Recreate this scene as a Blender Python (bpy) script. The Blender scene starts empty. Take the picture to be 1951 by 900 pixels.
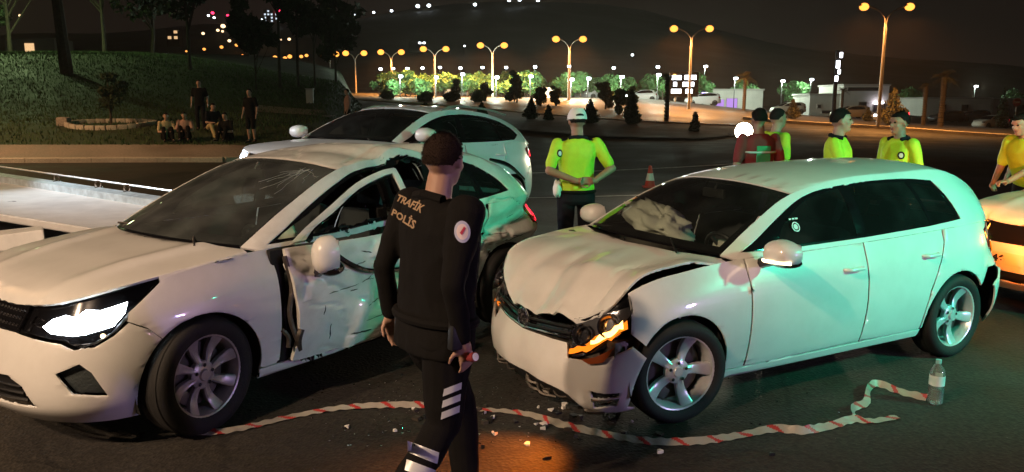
import bpy, bmesh, math, random
import numpy as np
from mathutils import Vector, Matrix, Quaternion, noise
from mathutils.geometry import tessellate_polygon

random.seed(7); np.random.seed(7)
scene = bpy.context.scene
COL = scene.collection
R = math.radians

# ------------------------------------------------------------------ camera, world, exposure
CAM_H, CAM_PITCH, CAM_F = 1.831, R(9.59), 1500.0
cam_data = bpy.data.cameras.new('camera')
cam_data.sensor_width = 36.0
cam_data.lens = 36.0*CAM_F/1951.0
cam_data.clip_start = 0.05
cam_data.clip_end = 6000.0
cam = bpy.data.objects.new('camera', cam_data)
cam.location = (0, 0, CAM_H)
cam.rotation_euler = (math.pi/2-CAM_PITCH, 0, 0)
COL.objects.link(cam)
scene.camera = cam

world = bpy.data.worlds.new('World'); scene.world = world
world.use_nodes = True
wn = world.node_tree
wn.nodes.clear()
w_out = wn.nodes.new('ShaderNodeOutputWorld')
w_bg = wn.nodes.new('ShaderNodeBackground')
w_sky = wn.nodes.new('ShaderNodeTexSky')
w_sky.sky_type = 'NISHITA'; w_sky.sun_disc = False
w_sky.sun_elevation = R(-6.0); w_sky.sun_rotation = R(200)
w_mix = wn.nodes.new('ShaderNodeMix'); w_mix.data_type = 'RGBA'
w_mix.inputs[0].default_value = 0.97
# light-polluted night sky: brownish, a little brighter low down
w_tc = wn.nodes.new('ShaderNodeTexCoord')
w_sep = wn.nodes.new('ShaderNodeSeparateXYZ')
w_ramp = wn.nodes.new('ShaderNodeValToRGB')
w_ramp.color_ramp.elements[0].position = 0.0; w_ramp.color_ramp.elements[0].color = (0.0105, 0.0068, 0.0052, 1)
w_ramp.color_ramp.elements[1].position = 0.35; w_ramp.color_ramp.elements[1].color = (0.0070, 0.0046, 0.0040, 1)
wn.links.new(w_tc.outputs['Generated'], w_sep.inputs[0])
wn.links.new(w_sep.outputs['Z'], w_ramp.inputs[0])
wn.links.new(w_sky.outputs[0], w_mix.inputs[6])
wn.links.new(w_ramp.outputs[0], w_mix.inputs[7])
wn.links.new(w_mix.outputs[2], w_bg.inputs[0])
w_bg.inputs[1].default_value = 1.0
wn.links.new(w_bg.outputs[0], w_out.inputs[0])

scene.view_settings.view_transform = 'Standard'
scene.view_settings.look = 'None'
scene.view_settings.gamma = 1.0
scene.view_settings.exposure = 0.12
scene.render.engine = 'CYCLES'
cy = scene.cycles
cy.use_denoising = True
cy.max_bounces = 6; cy.diffuse_bounces = 2; cy.glossy_bounces = 3
cy.transmission_bounces = 4; cy.transparent_max_bounces = 12; cy.volume_bounces = 0
cy.sample_clamp_indirect = 3.0; cy.sample_clamp_direct = 0.0
cy.caustics_reflective = False; cy.caustics_refractive = False
cy.use_light_tree = True

# watts of the assumed, unseen lamps that light the crash (their lamps are built at the end)
KEY_W, GREEN_W, BLUE_W, PINK_W, WORK_W = 4700.0, 1150.0, 430.0, 300.0, 900.0

# ------------------------------------------------------------------ helpers
def put(o, parent=None):
    COL.objects.link(o)
    if parent is not None: o.parent = parent
    return o

def empty(name, loc=(0, 0, 0), rz=0.0, scale=1.0, ry=0.0):
    o = bpy.data.objects.new(name, None)
    o.empty_display_size = 0.2
    o.location = loc; o.rotation_euler = (0, ry, rz); o.scale = (scale,)*3
    return put(o)

def tag(o, label=None, cat=None, group=None, kind=None):
    if label: o['label'] = label
    if cat: o['category'] = cat
    if group: o['group'] = group
    if kind: o['kind'] = kind
    return o

def mesh_from(name, verts, faces, mats, smooth=True, sharp=None, fmat=None):
    me = bpy.data.meshes.new(name)
    me.from_pydata([tuple(v) for v in verts], [], [tuple(f) for f in faces])
    if not isinstance(mats, (list, tuple)): mats = [mats]
    for m in mats: me.materials.append(m)
    if smooth: me.polygons.foreach_set('use_smooth', [True]*len(me.polygons))
    if fmat is not None: me.polygons.foreach_set('material_index', list(fmat))
    me.update()
    if smooth and sharp: me.set_sharp_from_angle(angle=R(sharp))
    return me

def mobj(name, verts, faces, mat, parent=None, smooth=True, sharp=None, fmat=None):
    return put(bpy.data.objects.new(name, mesh_from(name, verts, faces, mat, smooth, sharp, fmat)), parent)

def copy_tree(o, parent=None):
    c = o.copy(); put(c)
    c.parent = parent
    for ch in o.children: copy_tree(ch, c)
    return c

class MB:
    """collects verts / faces for one mesh"""
    def __init__(s): s.v = []; s.f = []; s.m = []
    def add(s, v, f, mi=0):
        b = len(s.v); s.v += [tuple(p) for p in v]; s.f += [tuple(i+b for i in q) for q in f]; s.m += [mi]*len(f)
        return s
    def box(s, c, d, rz=0.0, bev=0.0, M=None, mi=0):
        cx, cy_, cz = c; x, y, z = d[0]/2, d[1]/2, d[2]/2
        bm = bmesh.new()
        bmesh.ops.create_cube(bm, size=1.0)
        for v in bm.verts: v.co = Vector((v.co.x*d[0], v.co.y*d[1], v.co.z*d[2]))
        if bev > 0: bmesh.ops.bevel(bm, geom=bm.edges[:], offset=bev, segments=2, profile=0.6, affect='EDGES')
        T = Matrix.Translation(c) @ Matrix.Rotation(rz, 4, 'Z')
        if M is not None: T = M @ T
        bm.verts.index_update()
        vs = [T @ v.co for v in bm.verts]; fs = [[v.index for v in f.verts] for f in bm.faces]
        bm.free()
        return s.add(vs, fs, mi)
    def tube(s, pts, rad, n=8, cap=True, mi=0):
        pts = [Vector(p) for p in pts]
        if not hasattr(rad, '__len__'): rad = [rad]*len(pts)
        vs = []; fs = []
        up = Vector((0, 0, 1))
        prev = None
        for i, p in enumerate(pts):
            a = pts[max(i-1, 0)]; b = pts[min(i+1, len(pts)-1)]
            t = (b-a)
            if t.length < 1e-9: t = Vector((0, 0, 1))
            t.normalize()
            if prev is None:
                ref = Vector((1, 0, 0)) if abs(t.x) < 0.8 else Vector((0, 1, 0))
                x = (ref - t*ref.dot(t)).normalized()
            else:
                x = (prev - t*prev.dot(t))
                x = x.normalized() if x.length > 1e-6 else t.orthogonal().normalized()
            prev = x
            y = t.cross(x)
            for k in range(n):
                a_ = 2*math.pi*k/n
                vs.append(p + (x*math.cos(a_)+y*math.sin(a_))*rad[i])
        for i in range(len(pts)-1):
            for k in range(n):
                fs.append((i*n+k, i*n+(k+1) % n, (i+1)*n+(k+1) % n, (i+1)*n+k))
        if cap:
            fs.append(tuple(range(n-1, -1, -1))); fs.append(tuple((len(pts)-1)*n+k for k in range(n)))
        return s.add(vs, fs, mi)
    def lathe(s, prof, n=24, M=None, mi=0, close=False):
        """profile [(r, h)] about Z, optionally moved by M"""
        vs = []; fs = []
        for r, h in prof:
            for k in range(n):
                a = 2*math.pi*k/n
                p = Vector((r*math.cos(a), r*math.sin(a), h))
                vs.append(M @ p if M is not None else p)
        m = len(prof)
        for i in range(m if close else m-1):
            j = (i+1) % m
            for k in range(n):
                fs.append((i*n+k, i*n+(k+1) % n, j*n+(k+1) % n, j*n+k))
        return s.add(vs, fs, mi)
    def ball(s, c, r, seg=12, rings=8, M=None, mi=0):
        if not hasattr(r, '__len__'): r = (r, r, r)
        vs = []; fs = []
        for i in range(rings+1):
            th = math.pi*i/rings
            for k in range(seg):
                ph = 2*math.pi*k/seg
                p = Vector((c[0]+r[0]*math.sin(th)*math.cos(ph), c[1]+r[1]*math.sin(th)*math.sin(ph), c[2]+r[2]*math.cos(th)))
                vs.append(M @ p if M is not None else p)
        for i in range(rings):
            for k in range(seg):
                fs.append((i*seg+k, (i+1)*seg+k, (i+1)*seg+(k+1) % seg, i*seg+(k+1) % seg))
        return s.add(vs, fs, mi)
    def build(s, name, mat, parent=None, smooth=True, sharp=35):
        return mobj(name, s.v, s.f, mat, parent, smooth, sharp, s.m if isinstance(mat, (list, tuple)) else None)

# ------------------------------------------------------------------ materials
M = {}
def nodes_of(m):
    m.use_nodes = True
    return m.node_tree, m.node_tree.nodes['Principled BSDF']

def pmat(key, col, rough=0.5, metal=0.0, coat=0.0, var=0.0, vscale=8.0, bump=0.0, bscale=40.0, emit=None, estr=0.0, col2=None, spec=0.5, alpha=None, sheen=0.0, trans=0.0):
    m = bpy.data.materials.new(key)
    nt, b = nodes_of(m)
    b.inputs['Base Color'].default_value = (*col, 1)
    b.inputs['Roughness'].default_value = rough
    b.inputs['Metallic'].default_value = metal
    b.inputs['Specular IOR Level'].default_value = spec
    if coat: b.inputs['Coat Weight'].default_value = coat; b.inputs['Coat Roughness'].default_value = 0.04
    if sheen: b.inputs['Sheen Weight'].default_value = sheen
    if trans: b.inputs['Transmission Weight'].default_value = trans
    if emit is not None:
        b.inputs['Emission Color'].default_value = (*emit, 1); b.inputs['Emission Strength'].default_value = estr
    tc = nt.nodes.new('ShaderNodeTexCoord')
    if var > 0 or col2 is not None:
        n = nt.nodes.new('ShaderNodeTexNoise'); n.inputs['Scale'].default_value = vscale
        n.inputs['Detail'].default_value = 5.0; n.inputs['Roughness'].default_value = 0.6
        r = nt.nodes.new('ShaderNodeValToRGB')
        r.color_ramp.elements[0].position = 0.35; r.color_ramp.elements[1].position = 0.65
        c2 = col2 if col2 is not None else tuple(min(1, c*(1-var)) for c in col)
        r.color_ramp.elements[0].color = (*c2, 1); r.color_ramp.elements[1].color = (*col, 1)
        nt.links.new(tc.outputs['Object'], n.inputs['Vector'])
        nt.links.new(n.outputs['Fac'], r.inputs[0]); nt.links.new(r.outputs[0], b.inputs['Base Color'])
    if bump > 0:
        n2 = nt.nodes.new('ShaderNodeTexNoise'); n2.inputs['Scale'].default_value = bscale
        n2.inputs['Detail'].default_value = 4.0
        bp = nt.nodes.new('ShaderNodeBump'); bp.inputs['Strength'].default_value = bump; bp.inputs['Distance'].default_value = 0.02
        nt.links.new(tc.outputs['Object'], n2.inputs['Vector'])
        nt.links.new(n2.outputs['Fac'], bp.inputs['Height']); nt.links.new(bp.outputs[0], b.inputs['Normal'])
    M[key] = m
    return m

def glass_mat(key, tint, ior=1.45, rough=0.02, dirt=0.0):
    m = bpy.data.materials.new(key); m.use_nodes = True
    nt = m.node_tree; nt.nodes.clear()
    out = nt.nodes.new('ShaderNodeOutputMaterial')
    tr = nt.nodes.new('ShaderNodeBsdfTransparent'); tr.inputs[0].default_value = (*tint, 1)
    gl = nt.nodes.new('ShaderNodeBsdfGlossy'); gl.inputs[0].default_value = (1, 1, 1, 1); gl.inputs['Roughness'].default_value = rough
    fr = nt.nodes.new('ShaderNodeFresnel'); fr.inputs[0].default_value = ior
    mx = nt.nodes.new('ShaderNodeMixShader')
    nt.links.new(fr.outputs[0], mx.inputs[0]); nt.links.new(tr.outputs[0], mx.inputs[1]); nt.links.new(gl.outputs[0], mx.inputs[2])
    last = mx
    if dirt > 0:  # pale film: pane dirt, painted-in brightness on bottle and cracked screen
        df = nt.nodes.new('ShaderNodeBsdfDiffuse'); df.inputs[0].default_value = (0.55, 0.6, 0.58, 1)
        n = nt.nodes.new('ShaderNodeTexNoise'); n.inputs['Scale'].default_value = 3.0; n.inputs['Detail'].default_value = 6
        tc = nt.nodes.new('ShaderNodeTexCoord'); nt.links.new(tc.outputs['Object'], n.inputs['Vector'])
        mr = nt.nodes.new('ShaderNodeMapRange'); mr.inputs[1].default_value = 0.4; mr.inputs[2].default_value = 0.75
        mr.inputs[3].default_value = dirt*0.3; mr.inputs[4].default_value = dirt
        nt.links.new(n.outputs['Fac'], mr.inputs[0])
        m2 = nt.nodes.new('ShaderNodeMixShader')
        nt.links.new(mr.outputs[0], m2.inputs[0]); nt.links.new(mx.outputs[0], m2.inputs[1]); nt.links.new(df.outputs[0], m2.inputs[2])
        last = m2
    nt.links.new(last.outputs[0], out.inputs[0])
    M[key] = m
    return m

def emat(key, col, strength):
    m = bpy.data.materials.new(key); m.use_nodes = True
    nt = m.node_tree; nt.nodes.clear()
    out = nt.nodes.new('ShaderNodeOutputMaterial'); e = nt.nodes.new('ShaderNodeEmission')
    e.inputs[0].default_value = (*col, 1); e.inputs[1].default_value = strength
    nt.links.new(e.outputs[0], out.inputs[0])
    M[key] = m
    return m

def paint(key, col, dirt=0.25, rough=0.3):
    """car paint: base + clear coat, road dirt low down and smudges"""
    m = bpy.data.materials.new(key)
    nt, b = nodes_of(m)
    b.inputs['Roughness'].default_value = rough
    b.inputs['Coat Weight'].default_value = 0.8; b.inputs['Coat Roughness'].default_value = 0.05
    tc = nt.nodes.new('ShaderNodeTexCoord')
    n = nt.nodes.new('ShaderNodeTexNoise'); n.inputs['Scale'].default_value = 2.6; n.inputs['Detail'].default_value = 9; n.inputs['Roughness'].default_value = 0.68
    nt.links.new(tc.outputs['Object'], n.inputs['Vector'])
    mr = nt.nodes.new('ShaderNodeMapRange'); mr.inputs[1].default_value = 0.42; mr.inputs[2].default_value = 0.8; mr.inputs[3].default_value = 0.0; mr.inputs[4].default_value = dirt
    nt.links.new(n.outputs['Fac'], mr.inputs[0])
    mx = nt.nodes.new('ShaderNodeMix'); mx.data_type = 'RGBA'
    mx.inputs[6].default_value = (*col, 1); mx.inputs[7].default_value = (col[0]*.45, col[1]*.42, col[2]*.38, 1)
    nt.links.new(mr.outputs[0], mx.inputs[0]); nt.links.new(mx.outputs[2], b.inputs['Base Color'])
    r2 = nt.nodes.new('ShaderNodeMapRange'); r2.inputs[3].default_value = rough*0.8; r2.inputs[4].default_value = rough*1.5
    nt.links.new(n.outputs['Fac'], r2.inputs[0]); nt.links.new(r2.outputs[0], b.inputs['Roughness'])
    M[key] = m
    return m

paint('paint_white', (0.78, 0.77, 0.74))
paint('paint_wreck', (0.76, 0.75, 0.72), dirt=0.75, rough=0.34)
paint('paint_pearl', (0.74, 0.75, 0.78), dirt=0.15)
pmat('black_plastic', (0.012, 0.012, 0.013), 0.45, bump=0.05, bscale=120)
pmat('gloss_black', (0.006, 0.006, 0.007), 0.12, coat=0.5)
pmat('rubber', (0.011, 0.0105, 0.010), 0.78, var=0.3, vscale=30, bump=0.15, bscale=90)
pmat('liner', (0.006, 0.006, 0.006), 0.9)
pmat('seat_cloth', (0.03, 0.03, 0.033), 0.85, bump=0.2, bscale=160, var=0.2)
pmat('airbag', (0.55, 0.53, 0.46), 0.8, bump=0.25, bscale=14, var=0.15, vscale=5)
pmat('alloy', (0.66, 0.66, 0.68), 0.3, metal=0.35, var=0.12, vscale=20)
pmat('alloy_grey', (0.46, 0.43, 0.40), 0.36, metal=0.4, var=0.2, vscale=20)
pmat('chrome', (0.8, 0.8, 0.82), 0.08, metal=1.0)
pmat('disc_steel', (0.16, 0.15, 0.14), 0.4, metal=0.9)
pmat('torn_metal', (0.10, 0.085, 0.07), 0.5, metal=0.5, var=0.5, vscale=18, bump=0.3, bscale=30)
pmat('plate_white', (0.75, 0.75, 0.72), 0.4)
pmat('plate_blue', (0.01, 0.05, 0.35), 0.4)
pmat('ink', (0.01, 0.01, 0.012), 0.5)
pmat('galv_grey', (.40, .43, .42), .5)
pmat('lamp_shell', (0.16, 0.16, 0.17), 0.2, metal=0.6)
pmat('reflector', (0.65, 0.65, 0.68), 0.12, metal=1.0)
pmat('red_lens', (0.30, 0.008, 0.012), 0.12, coat=0.6)
glass_mat('clear_lens', (0.92, 0.93, 0.95))
glass_mat('windscreen_glass', (0.82, 0.90, 0.86), 1.42, dirt=0.03)
glass_mat('cracked_glass', (0.70, 0.86, 0.80), 1.42, dirt=0.15)  # strong pale film stands in for the teal reflections on the screen
glass_mat('tinted_glass', (0.16, 0.18, 0.18), 1.45, dirt=0.03)
emat('headlamp_white', (0.86, 0.95, 1.0), 40.0)
emat('drl_white', (0.80, 0.93, 1.0), 9.0)
emat('indicator_amber', (1.0, 0.22, 0.012), 1.5)
emat('indicator_hot', (1.0, 0.50, 0.12), 6.0)
emat('indicator_strip', (1.0, 0.72, 0.42), 5.0)
emat('tail_red', (1.0, 0.02, 0.04), 4.0)
# ------------------------------------------------------------------ lofted surfaces and panels cut from them
def crw(t):
    t2 = t*t; t3 = t2*t
    return 0.5*np.stack([-t3+2*t2-t, 3*t3-5*t2+2, -3*t3+4*t2+t, t3-t2], -1)

class Loft:
    """bicubic surface through a control net; mirrored at both ends in u when sym"""
    def __init__(s, net, sym=True):
        P = np.array(net, float); s.nu, s.nv = P.shape[:2]; s.sym = sym
        fl = np.array([1, -1, 1.0])
        a = P[1:2]*fl if sym else 2*P[:1]-P[1:2]
        b = P[-2:-1]*fl if sym else 2*P[-1:]-P[-2:-1]
        P = np.concatenate([a, P, b], 0)
        P = np.concatenate([2*P[:, :1]-P[:, 1:2], P, 2*P[:, -1:]-P[:, -2:-1]], 1)
        s.P = P
    def __call__(s, u, v):
        u = np.asarray(u, float); v = np.clip(np.asarray(v, float), 0, s.nv-1)
        n = s.nu-1
        flip = np.ones_like(u)
        if s.sym:
            flip = np.where((u < 0) | (u > n), -1.0, 1.0)
            u = np.where(u < 0, -u, u); u = np.where(u > n, 2*n-u, u)
        u = np.clip(u, 0, n)
        i = np.minimum(u.astype(int), n-1); j = np.minimum(v.astype(int), s.nv-2)
        wu = crw(u-i); wv = crw(v-j)
        out = np.zeros(u.shape+(3,))
        for a in range(4):
            for b in range(4):
                out += (wu[..., a]*wv[..., b])[..., None]*s.P[i+a, j+b]
        out[..., 1] *= flip
        return out
    def inv(s, ax, pts, u0, u1):
        """uv of points given by two of their coordinates, e.g. ax=(0,2) for a side view"""
        ax = list(ax); key = (tuple(ax), u0, u1)
        if not hasattr(s, 'cache'): s.cache = {}
        if key not in s.cache:
            U, V = np.meshgrid(np.linspace(u0, u1, 121), np.linspace(0, s.nv-1, 61), indexing='ij')
            s.cache[key] = (s(U, V)[..., ax].reshape(-1, 2), U.ravel(), V.ravel())
        S, U, V = s.cache[key]
        p = np.asarray(pts, float)
        k = np.array([int(np.argmin((S[:, 0]-q[0])**2+(S[:, 1]-q[1])**2)) for q in p])
        u, v = U[k].copy(), V[k].copy()
        for _ in range(4):
            q0 = s(u, v)[:, ax]; qu = (s(u+1e-3, v)[:, ax]-q0)/1e-3; qv = (q0-s(u, v-1e-3)[:, ax])/1e-3
            det = qu[:, 0]*qv[:, 1]-qu[:, 1]*qv[:, 0]; ok = np.abs(det) > 1e-7; det = np.where(ok, det, 1)
            d = p-q0
            du = (d[:, 0]*qv[:, 1]-d[:, 1]*qv[:, 0])/det; dv = (qu[:, 0]*d[:, 1]-qu[:, 1]*d[:, 0])/det
            u = np.clip(u+np.where(ok, np.clip(du, -.15, .15), 0), u0, u1); v = np.clip(v+np.where(ok, np.clip(dv, -.15, .15), 0), 0, s.nv-1)
        return list(zip(u.tolist(), v.tolist()))
    def inv_z(s, pts):
        """uv for (u, z)"""
        V = np.linspace(0, s.nv-1, 161); res = []
        for u, z in pts:
            Z = s(np.full_like(V, u), V)[:, 2]
            res.append((u, float(np.interp(z, Z, V))))
        return res

def dens(pts, step, closed=False):
    out = []; n = len(pts)
    for i in range(n if closed else n-1):
        a = np.array(pts[i], float); b = np.array(pts[(i+1) % n], float)
        k = max(1, int(math.ceil(np.abs(b-a).max()/step)))
        for t in range(k): out.append(tuple(a+(b-a)*t/k))
    if not closed: out.append(tuple(pts[-1]))
    return out

def arc(cx, cz, r, t0, t1, n=22, rz=None):
    rz = rz or r
    return [(cx+r*math.cos(R(t0+(t1-t0)*k/n)), cz+rz*math.sin(R(t0+(t1-t0)*k/n))) for k in range(n+1)]

def spl(pts, n=6):
    """smooth curve through points"""
    P = np.array(pts, float); P = np.concatenate([2*P[:1]-P[1:2], P, 2*P[-1:]-P[-2:-1]])
    out = []
    for i in range(len(pts)-1):
        for k in range(n):
            out.append(tuple((crw(np.array(k/n))[:, None]*P[i:i+4]).sum(0)))
    out.append(tuple(pts[-1]))
    return out

def split_poly(poly, ax, step):
    lo = min(p[ax] for p in poly); hi = max(p[ax] for p in poly)
    k = math.floor(lo/step)+1
    out = []; cur = poly
    while k*step < hi-1e-9:
        c = k*step
        A = []; B = []
        n = len(cur)
        for i in range(n):
            p = cur[i]; q = cur[(i+1) % n]
            sp = p[ax]-c; sq = q[ax]-c
            if abs(sp) < 1e-9: A.append(p); B.append(p)
            elif sp < 0: A.append(p)
            else: B.append(p)
            if sp*sq < 0 and abs(sp) > 1e-9 and abs(sq) > 1e-9:
                t = sp/(sp-sq); x = (p[0]+(q[0]-p[0])*t, p[1]+(q[1]-p[1])*t)
                A.append(x); B.append(x)
        if len(A) >= 3: out.append(A)
        cur = B; k += 1
        if len(cur) < 3: return out
    out.append(cur)
    return out

def grid_poly(loops, du, dv):
    """uv polygon with holes -> verts, faces split on a grid"""
    flat = [p for l in loops for p in l]
    tris = tessellate_polygon([[Vector((p[0], p[1], 0)) for p in l] for l in loops])
    vid = {}; V = []; F = []
    for t in tris:
        tri = [tuple(flat[i]) for i in t]
        ar = (tri[1][0]-tri[0][0])*(tri[2][1]-tri[0][1])-(tri[2][0]-tri[0][0])*(tri[1][1]-tri[0][1])
        if abs(ar) < 1e-9: continue
        if ar < 0: tri = tri[::-1]
        for col in split_poly(tri, 0, du):
            for cell in split_poly(col, 1, dv):
                ids = []
                for p in cell:
                    key = (int(p[0]*1e5+1e7+.5), int(p[1]*1e5+1e7+.5))
                    if key not in vid: vid[key] = len(V); V.append(p)
                    if not ids or ids[-1] != vid[key]: ids.append(vid[key])
                if len(ids) > 1 and ids[0] == ids[-1]: ids.pop()
                if len(ids) >= 3: F.append(ids)
    return np.array(V, float), F

def vnormals(P, F):
    T = np.array([(f[0], f[i], f[i+1]) for f in F for i in range(1, len(f)-1)], int)
    n = np.cross(P[T[:, 1]]-P[T[:, 0]], P[T[:, 2]]-P[T[:, 0]])
    N = np.zeros_like(P)
    for k in range(3): np.add.at(N, T[:, k], n)
    L = np.linalg.norm(N, axis=1, keepdims=True); L[L < 1e-12] = 1
    return N/L

def sheet(name, P, F, mat, parent=None, thick=0.012, gap=0.0022, roll=0.002, inner='liner', centre=(0, 0, .6), outv=None):
    """a thin pressed panel: outer skin, rolled edge, rim and dark inner skin"""
    N = vnormals(P, F)
    ctr = np.array([P[:, 0].mean()*.55 if abs(P[:, 0].mean()) > 1.5 else P[:, 0].mean(), centre[1], centre[2]])
    o = np.array(outv, float) if outv is not None else (P.mean(0)-ctr)
    if (N*o).sum() < 0: F = [f[::-1] for f in F]; N = -N
    ed = {}
    for f in F:
        for i in range(len(f)): ed[(f[i], f[(i+1) % len(f)])] = 1
    bnd = [e for e in ed if (e[1], e[0]) not in ed]
    T = np.zeros_like(P); isb = np.zeros(len(P), bool)
    for a, b in bnd:
        d = P[b]-P[a]; l = np.linalg.norm(d)
        if l > 1e-9: T[a] += d/l; T[b] += d/l
        isb[a] = isb[b] = True
    P = P.copy()
    ins = np.cross(N, T); L = np.linalg.norm(ins, axis=1, keepdims=True); L[L < 1e-9] = 1
    P[isb] += (ins/L)[isb]*gap - N[isb]*roll
    verts = list(map(tuple, P)); faces = [tuple(f) for f in F]; mi = [0]*len(F)
    n0 = len(P)
    if thick > 0:
        Q = P-N*thick
        verts += list(map(tuple, Q)); faces += [tuple(i+n0 for i in f[::-1]) for f in F]; mi += [1]*len(F)
        vid = {}
        for a, b in bnd:
            q = []
            for k, (i, src) in enumerate(((b, P), (a, P), (a, Q), (b, Q))):
                key = (i, k in (2, 3))
                if key not in vid: vid[key] = len(verts); verts.append(tuple(src[i]))
                q.append(vid[key])
            faces.append(tuple(q)); mi.append(0)
    mats = [mat if not isinstance(mat, str) else M[mat], M[inner]]
    return mobj(name, verts, faces, mats, parent, True, None, mi)

class Car:
    """body surfaces of one car in local metres: x forward, y left, z up, origin mid wheelbase"""
    def __init__(s, sp):
        s.sp = sp
        ol = np.array(sp['outline'], float); n = len(ol)
        ext = np.concatenate([[ol[1]*[1, -1]], ol, [ol[-2]*[1, -1]]])
        tg = ext[2:]-ext[:-2]; tg /= np.linalg.norm(tg, axis=1)[:, None]
        inn = np.stack([tg[:, 1], -tg[:, 0]], 1)     # inward normal candidates
        for i in range(n):
            if np.dot(inn[i], -ol[i]+np.array([0.3*ol[i, 0], 0])) < 0: inn[i] *= -1
        s.zf = sp.get('zf', [0, .18, .45, .74, 1])
        net = []
        for i in range(n):
            w = sp['wfr'][i]     # (front, side, rear) weights
            row = []
            for j in range(5):
                d = w[0]*sp['insF'][j]+w[1]*sp['insS'][j]+w[2]*sp['insR'][j]
                if j == 4 and 'top' in sp: d = sp['top'][i]
                p = ol[i]+inn[i]*d
                if abs(ol[i, 1]) < 1e-6: p[1] = 0
                z = sp['zb'][i]+(sp['zt'][i]-sp['zb'][i])*s.zf[j]
                row.append((p[0], p[1], z))
            net.append(row)
        s.W = Loft(net, True)
        s.n = n-1
        ut = np.linspace(0, s.n, 600); s.top = s.W(ut, np.full(600, 4.0))
        side = s.top[(ut > 3) & (ut < s.n-3)]
        rail = np.array(sp['rail'], float); bx = sp['beltx']
        net = []
        for k in range(len(rail)):
            o = np.argsort(side[:, 0]); b = np.array([bx[k], np.interp(bx[k], side[o, 0], side[o, 1]), np.interp(bx[k], side[o, 0], side[o, 2])])
            r = rail[k]; bul = sp.get('bulge', .03)
            row = []
            for t in (0, .33, .67, 1): 
                p = b+(r-b)*t; p[1] += bul*4*t*(1-t)*np.linalg.norm(r-b)/.45
                row.append(p)
            net.append(row)
        s.G = Loft(net, False)
        s.rail = rail; s.cen = np.array(sp['centre'], float)
        a = s.top[ut <= s.n/2.]; a = a[a[:, 0] > 0.2]
        o = np.argsort(a[:, 0]); s.hx = a[o, 0]; s.hy = a[o, 1]; s.hz = a[o, 2]
        s.hc = np.array(sorted(sp['hoodc']), float)
        s.D = sp.get('D')
    def T(s, u, v):
        """windscreen / roof / rear window: u = rail index, v = -1..1"""
        L = Loft(np.stack([s.rail, np.stack([s.cen[:, 0], 0*s.cen[:, 0], s.cen[:, 1]], 1)], 1), False)
        u = np.asarray(u, float); v = np.asarray(v, float)
        r = L(u, np.zeros_like(u)); c = L(u, np.ones_like(u))
        k = 1-np.abs(v)**2.3
        out = r+(c-r)*k[..., None]
        out[..., 1] = r[..., 1]*v
        return out
    def H(s, x, y):
        x = np.asarray(x, float); y = np.asarray(y, float)
        ye = np.maximum(np.interp(x, s.hx, s.hy), 1e-3); ze = np.interp(x, s.hx, s.hz)
        zc = np.interp(x, s.hc[:, 0], s.hc[:, 1])
        q = np.clip(np.abs(y)/ye, 0, 1)**2.6
        z = zc+(ze-zc)*q
        if 'hoodf' in s.sp: z = z+s.sp['hoodf'](x, y)
        return np.stack([x, y, z], -1)
    def uv(s, seq, step=.04):
        """mixed polygon on the wall: ('x', [(x,z)..]) side view, ('u', [(u,z)..]) station / height"""
        out = []
        for mode, pts in seq:
            if mode == 'x': out += s.W.inv((0, 2), dens(pts, step), 2.2, s.n-2.2)
            elif mode == 'u': out += s.W.inv_z(dens(pts, .2 if step >= .03 else .1))
        res = []
        for p in out:
            if not res or abs(p[0]-res[-1][0])+abs(p[1]-res[-1][1]) > 2e-3: res.append(p)
        if abs(res[0][0]-res[-1][0])+abs(res[0][1]-res[-1][1]) < 2e-3: res.pop()
        return res
    def gv(s, pts, step=.04):
        return s.G.inv((0, 2), dens(pts, step, True), 0, s.G.nu-1)
    def place(s, P, side, D=True):
        P = P.copy()
        if side < 0: P[:, 1] *= -1
        if D and s.D is not None: P = s.D(P)
        return P
    def wall(s, name, loops, mat, parent, side=1, du=.16, dv=.16, off=0.0, D=True, **k):
        UV, F = grid_poly(loops, du, dv)
        P = s.W(UV[:, 0], UV[:, 1])
        if off: P = s.push(s.W, UV, P, off)
        P = s.place(P, side, D)
        if 'xf' in k: P = k.pop('xf')(P)
        return sheet(name, P, F, mat, parent, **k)
    def push(s, S, UV, P, off):
        e = 1e-3
        a = S(UV[:, 0]+e, UV[:, 1])-S(UV[:, 0]-e, UV[:, 1]); b = S(UV[:, 0], np.clip(UV[:, 1], 0, 99)+e)-S(UV[:, 0], UV[:, 1]-e)
        n = np.cross(a, b); L = np.linalg.norm(n, axis=1, keepdims=True); L[L < 1e-12] = 1; n /= L
        c = P-np.array([0, 0, .6]); c[:, 0] *= .4
        sg = np.sign((n*c).sum(1)); sg[sg == 0] = 1
        return P+n*sg[:, None]*off
    def side(s, name, loops, mat, parent, side=1, du=.2, dv=.25, off=0.0, D=True, **k):
        UV, F = grid_poly(loops, du, dv)
        P = s.G(UV[:, 0], UV[:, 1])
        if off: P = s.push(s.G, UV, P, off)
        P = s.place(P, side, D)
        if 'xf' in k: P = k.pop('xf')(P)
        return sheet(name, P, F, mat, parent, **k)
    def topp(s, name, loop, mat, parent, du=.2, dv=.1, off=0.0, D=True, **k):
        UV, F = grid_poly([dens(loop, .2, True)], du, dv)
        P = s.T(UV[:, 0], UV[:, 1])
        P = P+np.array([0, 0, off])
        P = s.place(P, 1, D)
        if 'xf' in k: P = k.pop('xf')(P)
        return sheet(name, P, F, mat, parent, outv=(.3, 0, 1), **k)
    def hood(s, name, loop, mat, parent, du=.06, dv=.06, D=True, **k):
        UV, F = grid_poly([dens(loop, .05, True)], du, dv)
        P = s.place(s.H(UV[:, 0], UV[:, 1]), 1, D)
        if 'xf' in k: P = k.pop('xf')(P)
        return sheet(name, P, F, mat, parent, outv=(0, 0, 1), **k)
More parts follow.
